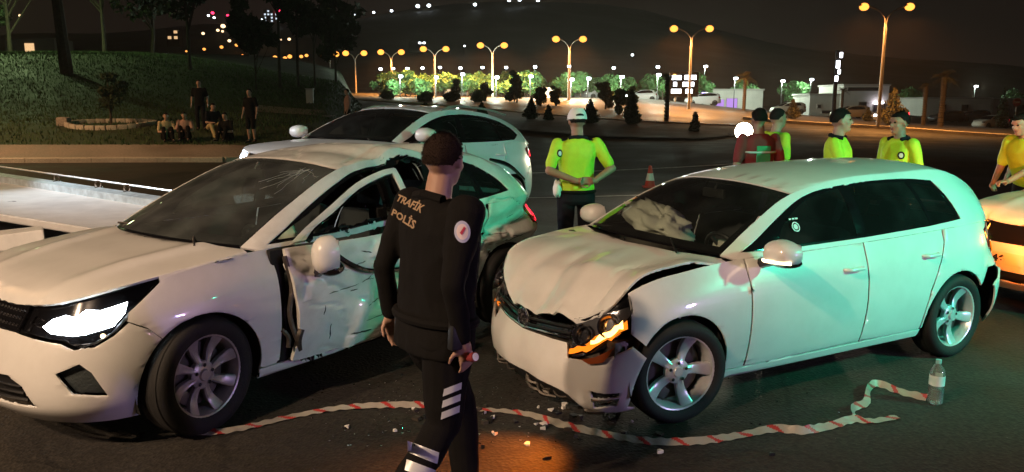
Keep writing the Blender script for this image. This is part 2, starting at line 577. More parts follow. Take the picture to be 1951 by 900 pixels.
    def hood_front(s, u1):
        """front edge of the hood, left to right, along the top ring"""
        u = np.linspace(u1, -u1, 41)
        p = s.W(u, np.full_like(u, 4.0))
        return [(a[0], a[1]) for a in p]

# ------------------------------------------------------------------ wheels
def make_wheel(r, rr, width, spokes, w_in, w_out, mat_rim, twist=0.0, depth=.03):
    """returns (tyre mesh, rim mesh, disc mesh); axis = +Y outward, centre at origin"""
    rot = Matrix.Rotation(-math.pi/2, 4, 'X')     # Z axis -> +Y
    h = width/2
    t = MB()
    prof = [(rr-.012, -h*.8), (rr+.006, -h*.97), (rr+.035, -h*1.02), (r-.03, -h), (r-.008, -h*.86), (r, -h*.6), (r+.001, 0), (r, h*.6), (r-.008, h*.86), (r-.03, h), (rr+.035, h*1.02), (rr+.006, h*.97), (rr-.012, h*.8)]
    t.lathe(prof, 56, rot)
    for g in (-.5, -.17, .17, .5):
        t.lathe([(r+.0025, h*g-.018), (r+.004, h*g-.012), (r+.004, h*g+.012), (r+.0025, h*g+.018)], 56, rot)
    tyre = mesh_from('tyre', t.v, t.f, M['rubber'], True, 50)
    m = MB()
    m.lathe([(rr-.004, -h*.8), (rr-.03, -h*.55), (rr-.035, h*.2), (rr-.022, h*.62), (rr-.016, h*.80), (rr+.004, h*.90), (rr+.008, h*.83), (rr-.004, h*.76)], 48, rot, 0)
    m.lathe([(0.001, h*.62), (.028, h*.62), (.031, h*.58), (.034, h*.50), (.07, h*.47), (.078, h*.40), (.08, h*.15)], 28, rot, 0)
    for k in range(5):
        a = 2*math.pi*(k+.5)/5
        Mt = rot @ Matrix.Translation((.056*math.cos(a), .056*math.sin(a), h*.44))
        m.lathe([(.011, .012), (.009, .0135), (.004, .0135), (.0001, .0135)], 8, Mt, 1)
    for k in range(spokes):
        a = 2*math.pi*k/spokes+math.pi/2
        ca, sa = math.cos(a), math.sin(a)
        vs = []; fs = []
        N = 7
        for i in range(N):
            q = i/(N-1); rad = .06+(rr-.02-.06)*q
            wd = (w_in+(w_out-w_in)*q**1.3)/2
            zt = h*(.50-.16*math.sin(q*math.pi)+.24*q*q); zb = zt-depth
            tw = twist*q
            for (lx, lz) in ((-wd, zb), (-wd*.92, zt-.006), (-wd*.55, zt), (0, zt-.004), (wd*.55, zt), (wd*.92, zt-.006), (wd, zb)):
                ox, oy = rad, lx+tw*rad
                p = Vector((ox*ca-oy*sa, ox*sa+oy*ca, lz))
                vs.append(rot @ p)
        for i in range(N-1):
            for c in range(6):
                fs.append((i*7+c, (i+1)*7+c, (i+1)*7+c+1, i*7+c+1))
        m.add(vs, fs, 0)
    rim = mesh_from('rim', m.v, m.f, [mat_rim, M['black_plastic']], True, 40, m.m)
    d = MB()
    d.lathe([(.05, -.01), (rr-.06, -.01), (rr-.055, -.02), (rr-.06, -.032), (.05, -.032)], 36, rot)
    d.box((rr-.085, 0, -.02), (.07, .12, .075), M=rot @ Matrix.Rotation(R(35), 4, 'Z'), bev=.008)
    d.lathe([(0.001, -h*.6), (rr-.03, -h*.6)], 24, rot)
    disc = mesh_from('brake_disc', d.v, d.f, M['disc_steel'], True, 40)
    return tyre, rim, disc

def put_wheel(car, pos, meshes, side=1, steer=0.0, roll=0.0, camber=0.0):
    w = bpy.data.objects.new('wheel', None); put(w, car)
    w.empty_display_size = .1
    w.location = pos
    w.rotation_mode = 'QUATERNION'
    q = Quaternion((0, 0, 1), steer+(0 if side > 0 else math.pi)) @ Quaternion((1, 0, 0), camber) @ Quaternion((0, 1, 0), roll)
    w.rotation_quaternion = q
    for me in meshes: put(bpy.data.objects.new(me.name, me), w)
    return w
# ------------------------------------------------------------------ car specs
WFR = [(1, 0, 0)]*3+[(.85, .15, 0), (.35, .65, 0)]+[(0, 1, 0)]*6+[(0, .7, .3), (0, .2, .8)]+[(0, 0, 1)]*3

SP_GOLF = dict(
    outline=[(2.10, 0), (2.075, .32), (1.985, .58), (1.83, .76), (1.62, .855), (1.318, .888), (.9, .892), (.3, .895), (-.3, .895), (-.85, .895), (-1.318, .893), (-1.66, .872), (-1.93, .76), (-2.06, .52), (-2.11, .27), (-2.12, 0)],
    zt=[.735, .74, .765, .81, .86, .905, .945, .95, .96, .975, .99, 1.0, .99, .985, .985, .985],
    zb=[.20, .20, .20, .20, .20, .20, .20, .20, .20, .20, .20, .21, .23, .24, .24, .24],
    wfr=WFR, insF=[.10, .02, 0, .05, .12], insS=[.075, .03, 0, .012, .075], insR=[.09, .01, 0, .05, .10],
    top=[.13, .13, .125, .115, .10, .095, .085, .075, .072, .072, .075, .08, .09, .10, .10, .10],
    rail=[(.92, .72, .965), (.58, .665, 1.145), (.20, .60, 1.295), (-.30, .585, 1.375), (-.9, .575, 1.392), (-1.45, .560, 1.385), (-1.80, .585, 1.25), (-1.97, .63, 1.02)],
    beltx=[.86, .62, .2, -.3, -.85, -1.35, -1.70, -1.90],
    centre=[(1.08, .99), (.70, 1.19), (.29, 1.355), (-.30, 1.425), (-.9, 1.442), (-1.52, 1.43), (-1.89, 1.27), (-2.08, 1.02)],
    hoodc=[(2.0, .737), (1.9, .775), (1.7, .83), (1.4, .90), (1.1, .955), (.8, 1.0)],
    fax=1.318, rax=-1.318, rw=.315, arch=.352,
)
def golf_polys(a=1.318, r=.352, zc=.315):
    P = {}
    P['fender'] = [('x', [(1.585, 1.4), (.835, 1.4), (.80, .80), (.80, .265), (.972, .265)]+arc(a, zc, r, 188, 40)+[(1.68, .64), (1.66, .74), (1.585, 1.4)])]
    P['front_door'] = [('x', [(.79, .265), (.79, .80), (.825, 1.4), (-.275, 1.4), (-.275, .265), (.79, .265)])]
    P['rear_door'] = [('x', [(-.285, .265), (-.285, 1.4), (-1.15, 1.4), (-1.13, .90), (-1.04, .72), (-.965, .56), (-.94, .40), (-.94, .265), (-.285, .265)])]
    P['quarter'] = [('x', [(-1.16, 1.4), (-1.78, 1.4), (-1.76, .72), (-1.66, .60), (-1.60, .52)]+arc(-a, zc, r, 142, -8)+[(-.95, .265), (-.95, .40), (-.975, .56), (-1.05, .725), (-1.14, .90), (-1.16, 1.4)])]
    P['sill'] = [('x', [(.965, .258), (-.955, .258), (-.955, .0), (.965, .0), (.965, .258)])]
    P['headlight'] = [('u', [(1.75, 1.4), (1.72, .545), (2.5, .575), (3.2, .615)]), ('u', [(3.7, .665), (4.22, .80), (4.12, 1.4)]), ('u', [(3.2, 1.4), (1.75, 1.4)])]
    P['bumper'] = [('u', [(-3.75, .63), (-3.2, .605), (-2.5, .565), (-1.72, .535), (-1.6, .617), (1.6, .617), (1.72, .535), (2.5, .565), (3.2, .605), (3.75, .63)]), ('x', [(1.672, .63)]+arc(a, zc, r, 38, -14)), ('u', [(4.0, 0), (0, 0), (-4.0, 0)]), 'mirror']
    return P

SP_CLIO = dict(
    outline=[(2.10, 0), (2.085, .30), (2.01, .56), (1.86, .76), (1.64, .865), (1.29, .898), (.9, .892), (.3, .890), (-.3, .890), (-.90, .895), (-1.40, .900), (-1.73, .875), (-1.96, .76), (-2.06, .52), (-2.10, .27), (-2.11, 0)],
    zt=[.755, .76, .785, .83, .875, .915, .945, .935, .95, .98, 1.01, 1.02, 1.0, .985, .98, .98],
    zb=[.185, .185, .185, .185, .19, .20, .20, .20, .20, .20, .20, .22, .25, .26, .26, .26],
    wfr=WFR, insF=[.10, .01, 0, .05, .15], insS=[.07, .03, 0, .012, .075], insR=[.09, .01, 0, .04, .10],
    top=[.15, .15, .14, .125, .105, .095, .085, .075, .07, .07, .07, .08, .09, .10, .10, .10],
    rail=[(.93, .71, .96), (.55, .66, 1.16), (.10, .60, 1.345), (-.35, .58, 1.395), (-.90, .565, 1.40), (-1.4, .54, 1.34), (-1.74, .565, 1.22), (-1.96, .62, 1.02)],
    beltx=[.86, .62, .2, -.3, -.88, -1.40, -1.70, -1.92],
    centre=[(1.12, .985), (.68, 1.21), (.18, 1.40), (-.35, 1.447), (-.90, 1.45), (-1.5, 1.395), (-1.84, 1.24), (-2.05, 1.02)],
    hoodc=[(2.0, .76), (1.93, .80), (1.75, .865), (1.45, .925), (1.15, .965), (.8, 1.0)],
    hoodf=lambda x, y: .016*np.exp(-((np.abs(y)-(.50-.12*(x-1.0)))/.07)**2)*np.clip((2.0-x)*2, 0, 1),
    fax=1.29, rax=-1.40, rw=.315, arch=.358,
)
def clio_polys(a=1.29, r=.358, zc=.315, b=1.40):
    P = {}
    P['fender'] = [('x', [(1.45, 1.4), (.835, 1.4), (.80, .80), (.80, .265), (.94, .265)]+arc(a, zc, r, 188, 50)+[(1.585, .658), (1.665, .703), (1.655, .745), (1.47, .868), (1.45, 1.4)])]
    P['front_door'] = [('x', [(.79, .265), (.79, .80), (.825, 1.4), (-.255, 1.4), (-.255, .265), (.79, .265)])]
    P['rear_door'] = [('x', [(-.265, .265), (-.265, 1.4), (-1.22, 1.4), (-1.20, .90), (-1.12, .73), (-1.05, .56), (-1.025, .40), (-1.025, .265), (-.265, .265)])]
    P['quarter'] = [('x', [(-1.23, 1.4), (-1.80, 1.4), (-1.78, .72), (-1.71, .60), (-1.67, .54)]+arc(-b, zc, r, 140, -8)+[(-1.035, .265), (-1.035, .40), (-1.06, .56), (-1.13, .735), (-1.21, .90), (-1.23, 1.4)])]
    P['sill'] = [('x', [(.935, .258), (-1.04, .258), (-1.04, .0), (.935, .0), (.935, .258)])]
    P['headlight'] = [('u', [(1.35, 1.4), (1.32, .66), (2.0, .62), (2.75, .60), (3.1, .55), (3.45, .565), (3.8, .68), (4.55, .865), (4.52, 1.4)]), ('u', [(3.2, 1.4), (1.35, 1.4)])]
    P['bumper'] = [('u', [(-3.9, .66), (-3.72, .63), (-3.47, .552), (-3.1, .535), (-2.75, .585), (-2.0, .61), (-1.3, .652), (1.3, .652), (2.0, .61), (2.75, .585), (3.1, .535), (3.47, .552), (3.72, .63), (3.9, .66)]), ('x', [(1.575, .65)]+arc(a, zc, r, 50, -14)), ('u', [(4.0, 0), (0, 0), (-4.0, 0)]), 'mirror']
    return P

SP_SUV = dict(
    outline=[(2.15, 0), (2.13, .32), (2.07, .59), (1.92, .79), (1.67, .88), (1.323, .903), (.9, .903), (.3, .903), (-.3, .903), (-.85, .903), (-1.323, .903), (-1.66, .885), (-1.95, .79), (-2.10, .54), (-2.16, .28), (-2.17, 0)],
    zt=[.92, .925, .95, .985, 1.02, 1.055, 1.085, 1.075, 1.085, 1.10, 1.13, 1.15, 1.13, 1.11, 1.11, 1.11],
    zb=[.24]*11+[.25, .28, .3, .3, .3],
    wfr=WFR, insF=[.10, .02, 0, .04, .12], insS=[.06, .02, 0, .012, .085], insR=[.09, .01, 0, .04, .10],
    top=[.13, .13, .125, .115, .10, .095, .085, .08, .075, .075, .08, .085, .09, .10, .10, .10],
    rail=[(.97, .74, 1.11), (.60, .69, 1.30), (.18, .63, 1.46), (-.35, .615, 1.525), (-.9, .60, 1.515), (-1.42, .575, 1.455), (-1.80, .59, 1.34), (-2.0, .64, 1.15)],
    beltx=[.90, .66, .25, -.3, -.85, -1.38, -1.72, -1.94],
    centre=[(1.14, 1.125), (.72, 1.34), (.26, 1.515), (-.35, 1.575), (-.9, 1.57), (-1.5, 1.52), (-1.90, 1.37), (-2.10, 1.15)],
    hoodc=[(2.02, .925), (1.9, .97), (1.7, 1.02), (1.4, 1.07), (1.1, 1.115), (.8, 1.14)],
    fax=1.323, rax=-1.323, rw=.335, arch=.38,
)
def suv_polys(a=1.323, r=.38, zc=.335):
    P = {}
    P['fender'] = [('x', [(1.56, 1.6), (.875, 1.6), (.84, .90), (.84, .33), (.95, .33)]+arc(a, zc, r, 181, 40)+[(1.69, .70), (1.66, .80), (1.56, 1.6)])]
    P['front_door'] = [('x', [(.83, .33), (.83, .90), (.865, 1.6), (-.275, 1.6), (-.275, .33), (.83, .33)])]
    P['rear_door'] = [('x', [(-.285, .33), (-.285, 1.6), (-1.17, 1.6), (-1.15, 1.0), (-1.05, .80), (-.955, .60), (-.92, .45), (-.92, .33), (-.285, .33)])]
    P['quarter'] = [('x', [(-1.18, 1.6), (-1.80, 1.6), (-1.78, .82), (-1.68, .66), (-1.62, .57)]+arc(-a, zc, r, 142, -2)+[(-.93, .33), (-.93, .45), (-.965, .60), (-1.06, .805), (-1.16, 1.0), (-1.18, 1.6)])]
    P['sill'] = [('x', [(.945, .322), (-.925, .322), (-.925, .0), (.945, .0), (.945, .322)])]
    P['headlight'] = [('u', [(1.75, 1.6), (1.72, .84), (2.5, .79), (3.2, .80), (3.7, .85), (4.25, .95), (4.12, 1.6)]), ('u', [(3.2, 1.6), (1.75, 1.6)])]
    P['bumper'] = [('u', [(-3.75, .70), (-3.2, .792), (-2.5, .782), (-1.7, .832), (1.7, .832), (2.5, .782), (3.2, .792), (3.75, .70)]), ('x', [(1.68, .69)]+arc(a, zc, r, 38, -8)), ('u', [(4.0, 0), (0, 0), (-4.0, 0)]), 'mirror']
    return P

def full_front(C, seq):
    """uv loop of a part that spans the whole front: right half mirrored from the left"""
    if seq[-1] != 'mirror': return C.uv(seq)
    uv = C.uv(seq[:-1])
    L = [p for p in uv if p[0] >= -1e-6]
    if L[0][0] > 1e-3: L = [(0, L[0][1])]+L
    if L[-1][0] > 1e-3: L = L+[(0, L[-1][1])]
    Rr = [(-u, v) for u, v in L[::-1] if u > 1e-3]
    return L+Rr

# ------------------------------------------------------------------ common car builder
def seat(parent, x, y, w=.50, z=.30, name='seat', back=.62, lean=R(18)):
    m = MB()
    m.box((x, y, z+.09), (.50, w, .16), bev=.05)
    Mt = Matrix.Translation((x-.22, y, z+.12)) @ Matrix.Rotation(-lean, 4, 'Y')
    m.box((0, 0, back/2), (.13, w, back), bev=.05, M=Mt)
    if w < .8:
        m.box((.0, 0, back+.12), (.09, .26, .18), bev=.04, M=Mt)
        m.tube([Mt @ Vector((0, -.06, back-.02)), Mt @ Vector((0, -.06, back+.06))], .008, 6)
        m.tube([Mt @ Vector((0, .06, back-.02)), Mt @ Vector((0, .06, back+.06))], .008, 6)
    else:
        for q in (-.36, 0, .36):
            m.box((.0, q, back+.07), (.08, .24, .14), bev=.035, M=Mt)
    return m.build(name, M['seat_cloth'], parent)

def steering(parent, x, y, z):
    m = MB(); rot = Matrix.Translation((x, y, z)) @ Matrix.Rotation(R(-64), 4, 'Y')
    n = 28
    m.tube([rot @ Vector((.18*math.cos(2*math.pi*k/n), .18*math.sin(2*math.pi*k/n), 0)) for k in range(n+1)], .015, 8, cap=False)
    m.lathe([(.001, .02), (.05, .02), (.065, 0), (.06, -.03)], 16, rot)
    for a in (90, 210, 330):
        m.tube([rot @ Vector((.05*math.cos(R(a)), .05*math.sin(R(a)), 0)), rot @ Vector((.18*math.cos(R(a)), .18*math.sin(R(a)), 0))], .014, 6)
    return m.build('steering_wheel', M['black_plastic'], parent)

def plate(parent, pos, rot, digits=None, name='number_plate'):
    e = MB(); Mt = Matrix.Translation(pos) @ rot
    e.box((0, 0, 0), (.52, .115, .008), M=Mt, bev=.003)
    p = e.build(name, M['plate_white'], parent)
    b = MB(); b.box((-.24, 0, .0055), (.038, .105, .003), M=Mt); b.build('country_band', M['plate_blue'], p)
    if digits: text('plate_number', digits, .085, M['ink'], p, Mt @ Matrix.Translation((-.205, -.031, .0055)), width=.12)
    return p

def text(name, body, size, mat, parent, Mt, width=None, thick=.0012, align='LEFT', bold=.004, shear=0):
    c = bpy.data.curves.new(name, 'FONT'); c.body = body; c.size = size; c.extrude = thick; c.align_x = align; c.offset = bold; c.shear = shear
    o = bpy.data.objects.new(name, c); COL.objects.link(o)
    dg = bpy.context.evaluated_depsgraph_get(); dg.update()
    me = bpy.data.meshes.new_from_object(o.evaluated_get(dg))
    bpy.data.objects.remove(o); 
    xs = [v.co.x for v in me.vertices]
    k = width/(max(xs)-min(xs)) if width and xs else 1.0
    for v in me.vertices: v.co = Mt @ Vector((v.co.x*k, v.co.y, v.co.z))
    me.materials.clear(); me.materials.append(mat)
    return put(bpy.data.objects.new(name, me), parent)

def build_car(root, C, P, pm, wheels, steer=0.0, opts=None):
    """all the usual parts of a hatchback; opts['skip'] lists parts the caller builds itself"""
    o = dict(skip=(), glass='tinted_glass', screen='windscreen_glass', dlo=None, panes=None, head='off', tail='off', digits=None, hood=None, indicator=None, dv=.16, mirrors=True, interior=True, parts={})
    o.update(opts or {})
    sp = C.sp; skip = o['skip']; fx, rx = sp['fax'], sp['rax']
    out = {}
    dl = o['dlo']
    for sd in (1, -1):
        S = 'L' if sd > 0 else 'R'
        if 'fender'+S not in skip: out['fender'+S] = C.wall('front_fender', [C.uv(P['fender'])], pm, root, sd, .12, .16)
        if 'front_door'+S not in skip:
            d = C.wall('front_door', [C.uv(P['front_door'])], pm, root, sd, .12, .16); out['front_door'+S] = d
            handle(C, d, pm, sp.get('hdl1', (-.13, .80)), sd)
        if 'rear_door'+S not in skip:
            d = C.wall('rear_door', [C.uv(P['rear_door'])], pm, root, sd, .12, .16); out['rear_door'+S] = d
            handle(C, d, pm, sp.get('hdl2', (-.95, .82)), sd)
        if 'quarter'+S not in skip: out['quarter'+S] = C.wall('rear_quarter_panel', [C.uv(P['quarter'])], pm, root, sd, .12, .16)
        C.wall('sill', [C.uv(P['sill'])], o.get('sillmat', pm), root, sd, .3, .3)
        # pillars and roof rail, black window surround, panes
        if 'greenhouse'+S not in skip:
            n = C.G.nu-1
            gl = C.gv(dl)
            fr = C.side('window_pillar_frame', [dens([(0, 0), (n, 0), (n, 3), (0, 3)], .3, True), gl], pm, root, sd, gap=0.0); out['frame'+S] = fr
            C.side('window_surround', [gl]+[C.gv(p) for p in o['panes']], 'gloss_black', fr, sd, off=-.003, gap=0)
            for p in o['panes']: C.side('side_window', [C.gv(p)], o['glass'], fr, sd, off=-.007, thick=0, gap=0, roll=0)
    # top
    n = C.G.nu-1
    ws = sp.get('ws', (0.05, 1.98)); rf = sp.get('rf', (2.02, 5.35)); rw = sp.get('rw_', (5.5, 6.85))
    def band(u0, u1, e0=.985, e1=.985, bow=0.0):
        k = [(u0, -e0+2*e0*i/10) for i in range(11)]; q = [(u1, e1-2*e1*i/10) for i in range(11)]
        return k+q
    if 'roof' not in skip: out['roof'] = C.topp('roof', band(rf[0], rf[1], .995, .995), pm, root, gap=.001)
    if 'windscreen' not in skip: out['windscreen'] = C.topp('windscreen', band(ws[0], ws[1]), o['screen'], root, off=-.004, thick=0, gap=0, roll=0)
    # black ceramic band round the windscreen
    bandm = MB()
    ins = []
    UV, F = grid_poly([dens(band(ws[0]-.04, ws[1]+.03, .995, .995), .2, True), dens(band(ws[0]+.17, ws[1]-.10, .93, .945), .2, True)], .2, .1)
    PP = C.place(C.T(UV[:, 0], UV[:, 1])+np.array([0, 0, -.007]), 1)
    sheet('windscreen_border', PP, F, 'gloss_black', out.get('windscreen', root), thick=0.004, gap=0, roll=0, outv=(.3, 0, 1), inner='gloss_black')
    tg = bpy.data.objects.new('tailgate', None); put(tg, root); out['tailgate'] = tg
    C.topp('rear_window', band(rw[0], rw[1], .90, .93), o['glass'], tg, off=-.004, thick=0, gap=0, roll=0)
    UV, F = grid_poly([dens(band(rf[1]+.01, n, .995, .995), .2, True), dens(band(rw[0], rw[1], .90, .93), .2, True)], .2, .1)
    PP = C.place(C.T(UV[:, 0], UV[:, 1]), 1)
    sheet('tailgate_frame', PP, F, pm, tg, outv=(-.5, 0, 1))
    ZT = C.sp['zt'][15]
    zb1 = sp.get('rear_split', .64); zl = sp.get('lamp_z', (.74, .96))
    k0 = 12.55
    C.wall('tailgate_skin', [C.uv([('u', [(k0, zb1+.01), (30-k0, zb1+.01), (30-k0, 1.8), (k0, 1.8), (k0, zb1+.01)])])], pm, tg, 1, .16, .2)
    if 'rear_bumper' not in skip: out['rear_bumper'] = C.wall('rear_bumper', [full_rear(C, [('u', [(15, zb1), (11.35, zb1)]), ('x', arc(rx, sp['rw'], sp['arch'], 142, 188)[::1]), ('u', [(11.3, 0), (15, 0)])])], pm, root, 1, .16, .2)
    for sd in (1, -1):
        S = 'L' if sd > 0 else 'R'
        if 'tail'+S in skip: continue
        lp = [C.uv([('u', [(11.25, zl[0]+.06), (11.9, zl[0]), (12.5, zl[0]), (12.5, zl[1]+.02), (11.7, zl[1]+.03), (11.12, zl[1]-.02), (11.25, zl[0]+.06)])])]
        t = C.wall('tail_light', lp, 'red_lens', root, sd, .1, .15, off=.004); out['tail'+S] = t
        if o['tail'] != 'off':
            q = [C.uv([('u', [(11.6, zl[0]+.05), (12.3, zl[0]+.04), (12.3, zl[1]-.05), (11.6, zl[1]-.04), (11.6, zl[0]+.05)])])]
            C.wall('lit_lamp', q, 'tail_red', t, sd, .1, .15, off=.009, thick=.002)
        # bodywork round the lamp
        C.wall('lamp_surround', [C.uv([('u', [(11.05, zb1+.01), (12.55, zb1+.01), (12.55, 1.8), (11.0, 1.8), (11.05, zb1+.01)])]), lp[0]], pm, t, sd, .1, .15, off=-.001, gap=.001)
    # hood
    if 'hood' not in skip:
        cow = sp.get('cowl', [(.93, -.74), (1.05, -.45), (1.10, 0), (1.05, .45), (.93, .74)])
        out['hood'] = C.hood('hood', C.hood_front(5.9)+cow, pm, root)
    # cowl tray and wipers
    m = MB()
    cw = sp.get('cowlz', .955)
    m.box((1.0, 0, cw-.03), (.26, 1.40, .03), bev=.01)
    for yy in (.42, -.12):
        m.tube([(1.10, yy+.1, cw+.012), (.98, yy-.10, cw+.055), (1.0, yy-.42, cw+.042)], .008, 6)
    cwl = m.build('cowl_and_wipers', M['black_plastic'], root)
    if C.D is not None:
        A = np.array([v.co[:] for v in cwl.data.vertices]); A = C.D(A)
        for v, p in zip(cwl.data.vertices, A): v.co = p
    # underbody, firewall, wheel liners
    zs = sp['zb'][7]
    m = MB()
    m.box((0, 0, zs+.02), (3.6, 1.20, .10), bev=.03)
    m.box((0, 0, zs+.02), (1.75, 1.55, .09), bev=.03)
    m.box((1.0, 0, .55), (.06, 1.30, .62))
    m.box((1.38, 0, .40), (.62, 1.0, .28), bev=.05)
    m.box((-1.75, 0, .50), (.30, 1.20, .42), bev=.05)
    m.build('underbody', M['liner'], root)
    for x in (fx, rx):
        for sd in (1, -1):
            m = MB(); rr = sp['arch']+.012; N = 20
            vs = []; fs = []
            for k in range(N+1):
                a = R(-18+216*k/N)
                for y in (.58, .835): vs.append((x+rr*math.cos(a), sd*y, sp['rw']+rr*math.sin(a)))
            for k in range(N): fs.append((2*k, 2*k+1, 2*k+3, 2*k+2))
            c0 = len(vs)
            for k in range(N+1): pass
            fs.append(tuple(2*k for k in range(N+1)))
            m.add(vs, fs); m.build('wheel_liner', M['liner'], root)
    if o['interior']:
        zs = sp['zb'][7]+.08; zr = sp['zt'][7]
        dm = MB()
        dm.box((.78, 0, zr-.10), (.34, 1.36, .14), bev=.05); dm.box((.80, 0, zr-.30), (.22, 1.34, .32), bev=.05)
        dm.box((.30, 0, zs+.15), (1.0, .20, .22), bev=.04)
        dm.build('dashboard', M['black_plastic'], root)
        seat(root, .02, .36, z=zs+.02); seat(root, .02, -.36, z=zs+.02); seat(root, -.80, 0, w=1.24, z=zs+.05, name='rear_bench', back=.58)
        steering(root, .52, .36, zr-.09)
        rm = MB(); rm.box((.32, 0, sp['rail'][2][2]-.045), (.03, .22, .065), bev=.012); rm.tube([(.32, 0, sp['rail'][2][2]-.03), (.28, 0, sp['rail'][2][2]+.03)], .01, 6)
        rm.build('rear_view_mirror', M['black_plastic'], root)
        hl = MB()
    # wheels
    wx = sp.get('track', .79)
    for x, st in ((fx, steer), (rx, 0)):
        for sd in (1, -1):
            key = ('F' if x > 0 else 'B')+('L' if sd > 0 else 'R')
            kw = o.get('wheel', {}).get(key, {})
            put_wheel(root, (x+kw.get('dx', 0), sd*(wx+kw.get('dy', 0)), sp['rw']+kw.get('dz', 0)), wheels, sd, kw.get('steer', st), kw.get('roll', random.random()*6), kw.get('camber', 0))
    return out

def full_rear(C, seq):
    uv = C.uv(seq)
    L = [p for p in uv if p[0] <= C.n+1e-6]
    Rr = [(2*C.n-u, v) for u, v in L[::-1] if u < C.n-1e-3]
    return L+Rr

def handle(C, door, pm, at, sd, xf=None):
    x, z = at
    m = MB()
    for k in range(9):
        pass
    pts = []
    uv = C.W.inv((0, 2), [(x+.09, z), (x+.06, z), (x, z+.003), (x-.06, z), (x-.09, z)], 4, C.n-3)
    Pp = C.W(np.array([p[0] for p in uv]), np.array([p[1] for p in uv]))
    Pp[:, 1] += np.array([-.005, .030, .036, .030, -.005])
    Pp = C.place(Pp, sd)
    if xf: Pp = xf(Pp)
    m.tube([tuple(p) for p in spl(Pp, 4)], [.010]+[.0135]*15+[.012], 8)
    return m.build('door_handle', pm if not isinstance(pm, str) else M[pm], door)

def side_mirror(root, pm, pos, sd, strip=None, size=(.11, .20, .145), yaw=0.0, name='door_mirror'):
    """pos = centre of the housing"""
    Mt = Matrix.Translation(pos) @ Matrix.Rotation(yaw, 4, 'Z')
    m = MB()
    seg, rings = 20, 14
    vs = []; fs = []
    for i in range(rings+1):
        th = math.pi*i/rings
        for k in range(seg):
            ph = 2*math.pi*k/seg
            sgn = lambda c, e: math.copysign(abs(c)**e, c)
            x = size[0]*sgn(math.sin(th), .8)*sgn(math.cos(ph), .8); z = size[2]/2*sgn(math.sin(th), .8)*sgn(math.sin(ph), .75); y = size[1]/2*sgn(math.cos(th), .75)
            x = max(x, -.012)                      # flat glass side to the rear
            z *= 1-.16*max(0, sd*y)/(size[1]/2)
            vs.append(Mt @ Vector((x, y, z)))
    for i in range(rings):
        for k in range(seg): fs.append((i*seg+k, (i+1)*seg+k, (i+1)*seg+(k+1) % seg, i*seg+(k+1) % seg))
    m.add(vs, fs)
    mo = m.build(name, pm, root, sharp=60)
    g = MB(); g.box((-.014, 0, 0), (.004, size[1]*.84, size[2]*.8), M=Mt, bev=.0015); g.build('mirror_glass', M['chrome'], mo)
    b = MB()
    b.tube([Mt @ Vector((.01, -sd*size[1]*.40, -size[2]*.36)), Mt @ Vector((.015, -sd*(size[1]*.5+.10), -size[2]*.62))], [.032, .036], 8)
    # black lower half of the housing
    vs2 = [Mt @ Vector((0, 0, 0))]
    b.ball((0, 0, -size[2]*.34), (size[0]*.72, size[1]*.44, size[2]*.20), 14, 8, M=Mt)
    b.build('mirror_foot', M['gloss_black'], mo)
    if strip:
        s_ = MB(); pts = []
        for k in range(9):
            t = -1+2*k/8
            pts.append(Mt @ Vector((size[0]*(.99-.42*t*t)*.98, sd*(size[1]*.47*t), -size[2]*.24-.012*max(0, -t))))
        s_.tube(pts, .010, 6); s_.build('indicator_strip', M[strip], mo)
    return mo
pmat('amber_plastic', (.30, .06, .01), .2, coat=.4)
# ------------------------------------------------------------------ damage helpers
def sst(a, b, x):
    t = np.clip((x-a)/(b-a), 0, 1); return t*t*(3-2*t)
def nz(P, sc, seed=0.0, oct_=3):
    return np.array([noise.fractal(Vector((p[0]*sc+seed, p[1]*sc-seed, p[2]*sc+2*seed)), 1.0, 2.0, oct_) for p in P])
def bump(P, c, r):
    d = (P-np.array(c))/np.array(r); return np.exp(-(d**2).sum(1))
def wpt(C, u, z, off=0.0, sd=1, D=True):
    uv = np.array(C.W.inv_z([(u, z)])); P = C.W(uv[:, 0], uv[:, 1])
    if off: P = C.push(C.W, uv, P, off)
    return Vector(C.place(P, sd, D)[0])

def front_fill(C, root, name, loop, mat, off, **k):
    return C.wall(name, [loop], mat, root, 1, .15, .2, off=off, gap=0, **k)

# ================================================================== struck white hatchback (right, crumpled nose)
def D_golf(P):
    P = P.copy(); x, y, z = P[:, 0].copy(), P[:, 1].copy(), P[:, 2].copy()
    t = sst(1.40, 1.98, x)
    low = sst(1.02, .80, z)
    P[:, 2] -= t*low*(.165-.055*np.clip(y/.6, 0, 1)-.03*np.clip(-y/.6, 0, 1))
    P[:, 0] -= .13*sst(1.55, 2.1, x)*(1-.25*np.clip(y/.8, -1, 1))
    m = t > .02
    if m.any():
        n = nz(P[m], 2.4, 3.1, 2)
        P[m, 0] += (t[m]*.014*n)
    # torn rear corner
    tr = sst(-1.72, -1.98, x)*sst(.4, .75, y)*sst(.80, .55, z)
    P[:, 1] += tr*.035; P[:, 0] -= tr*.03
    return P

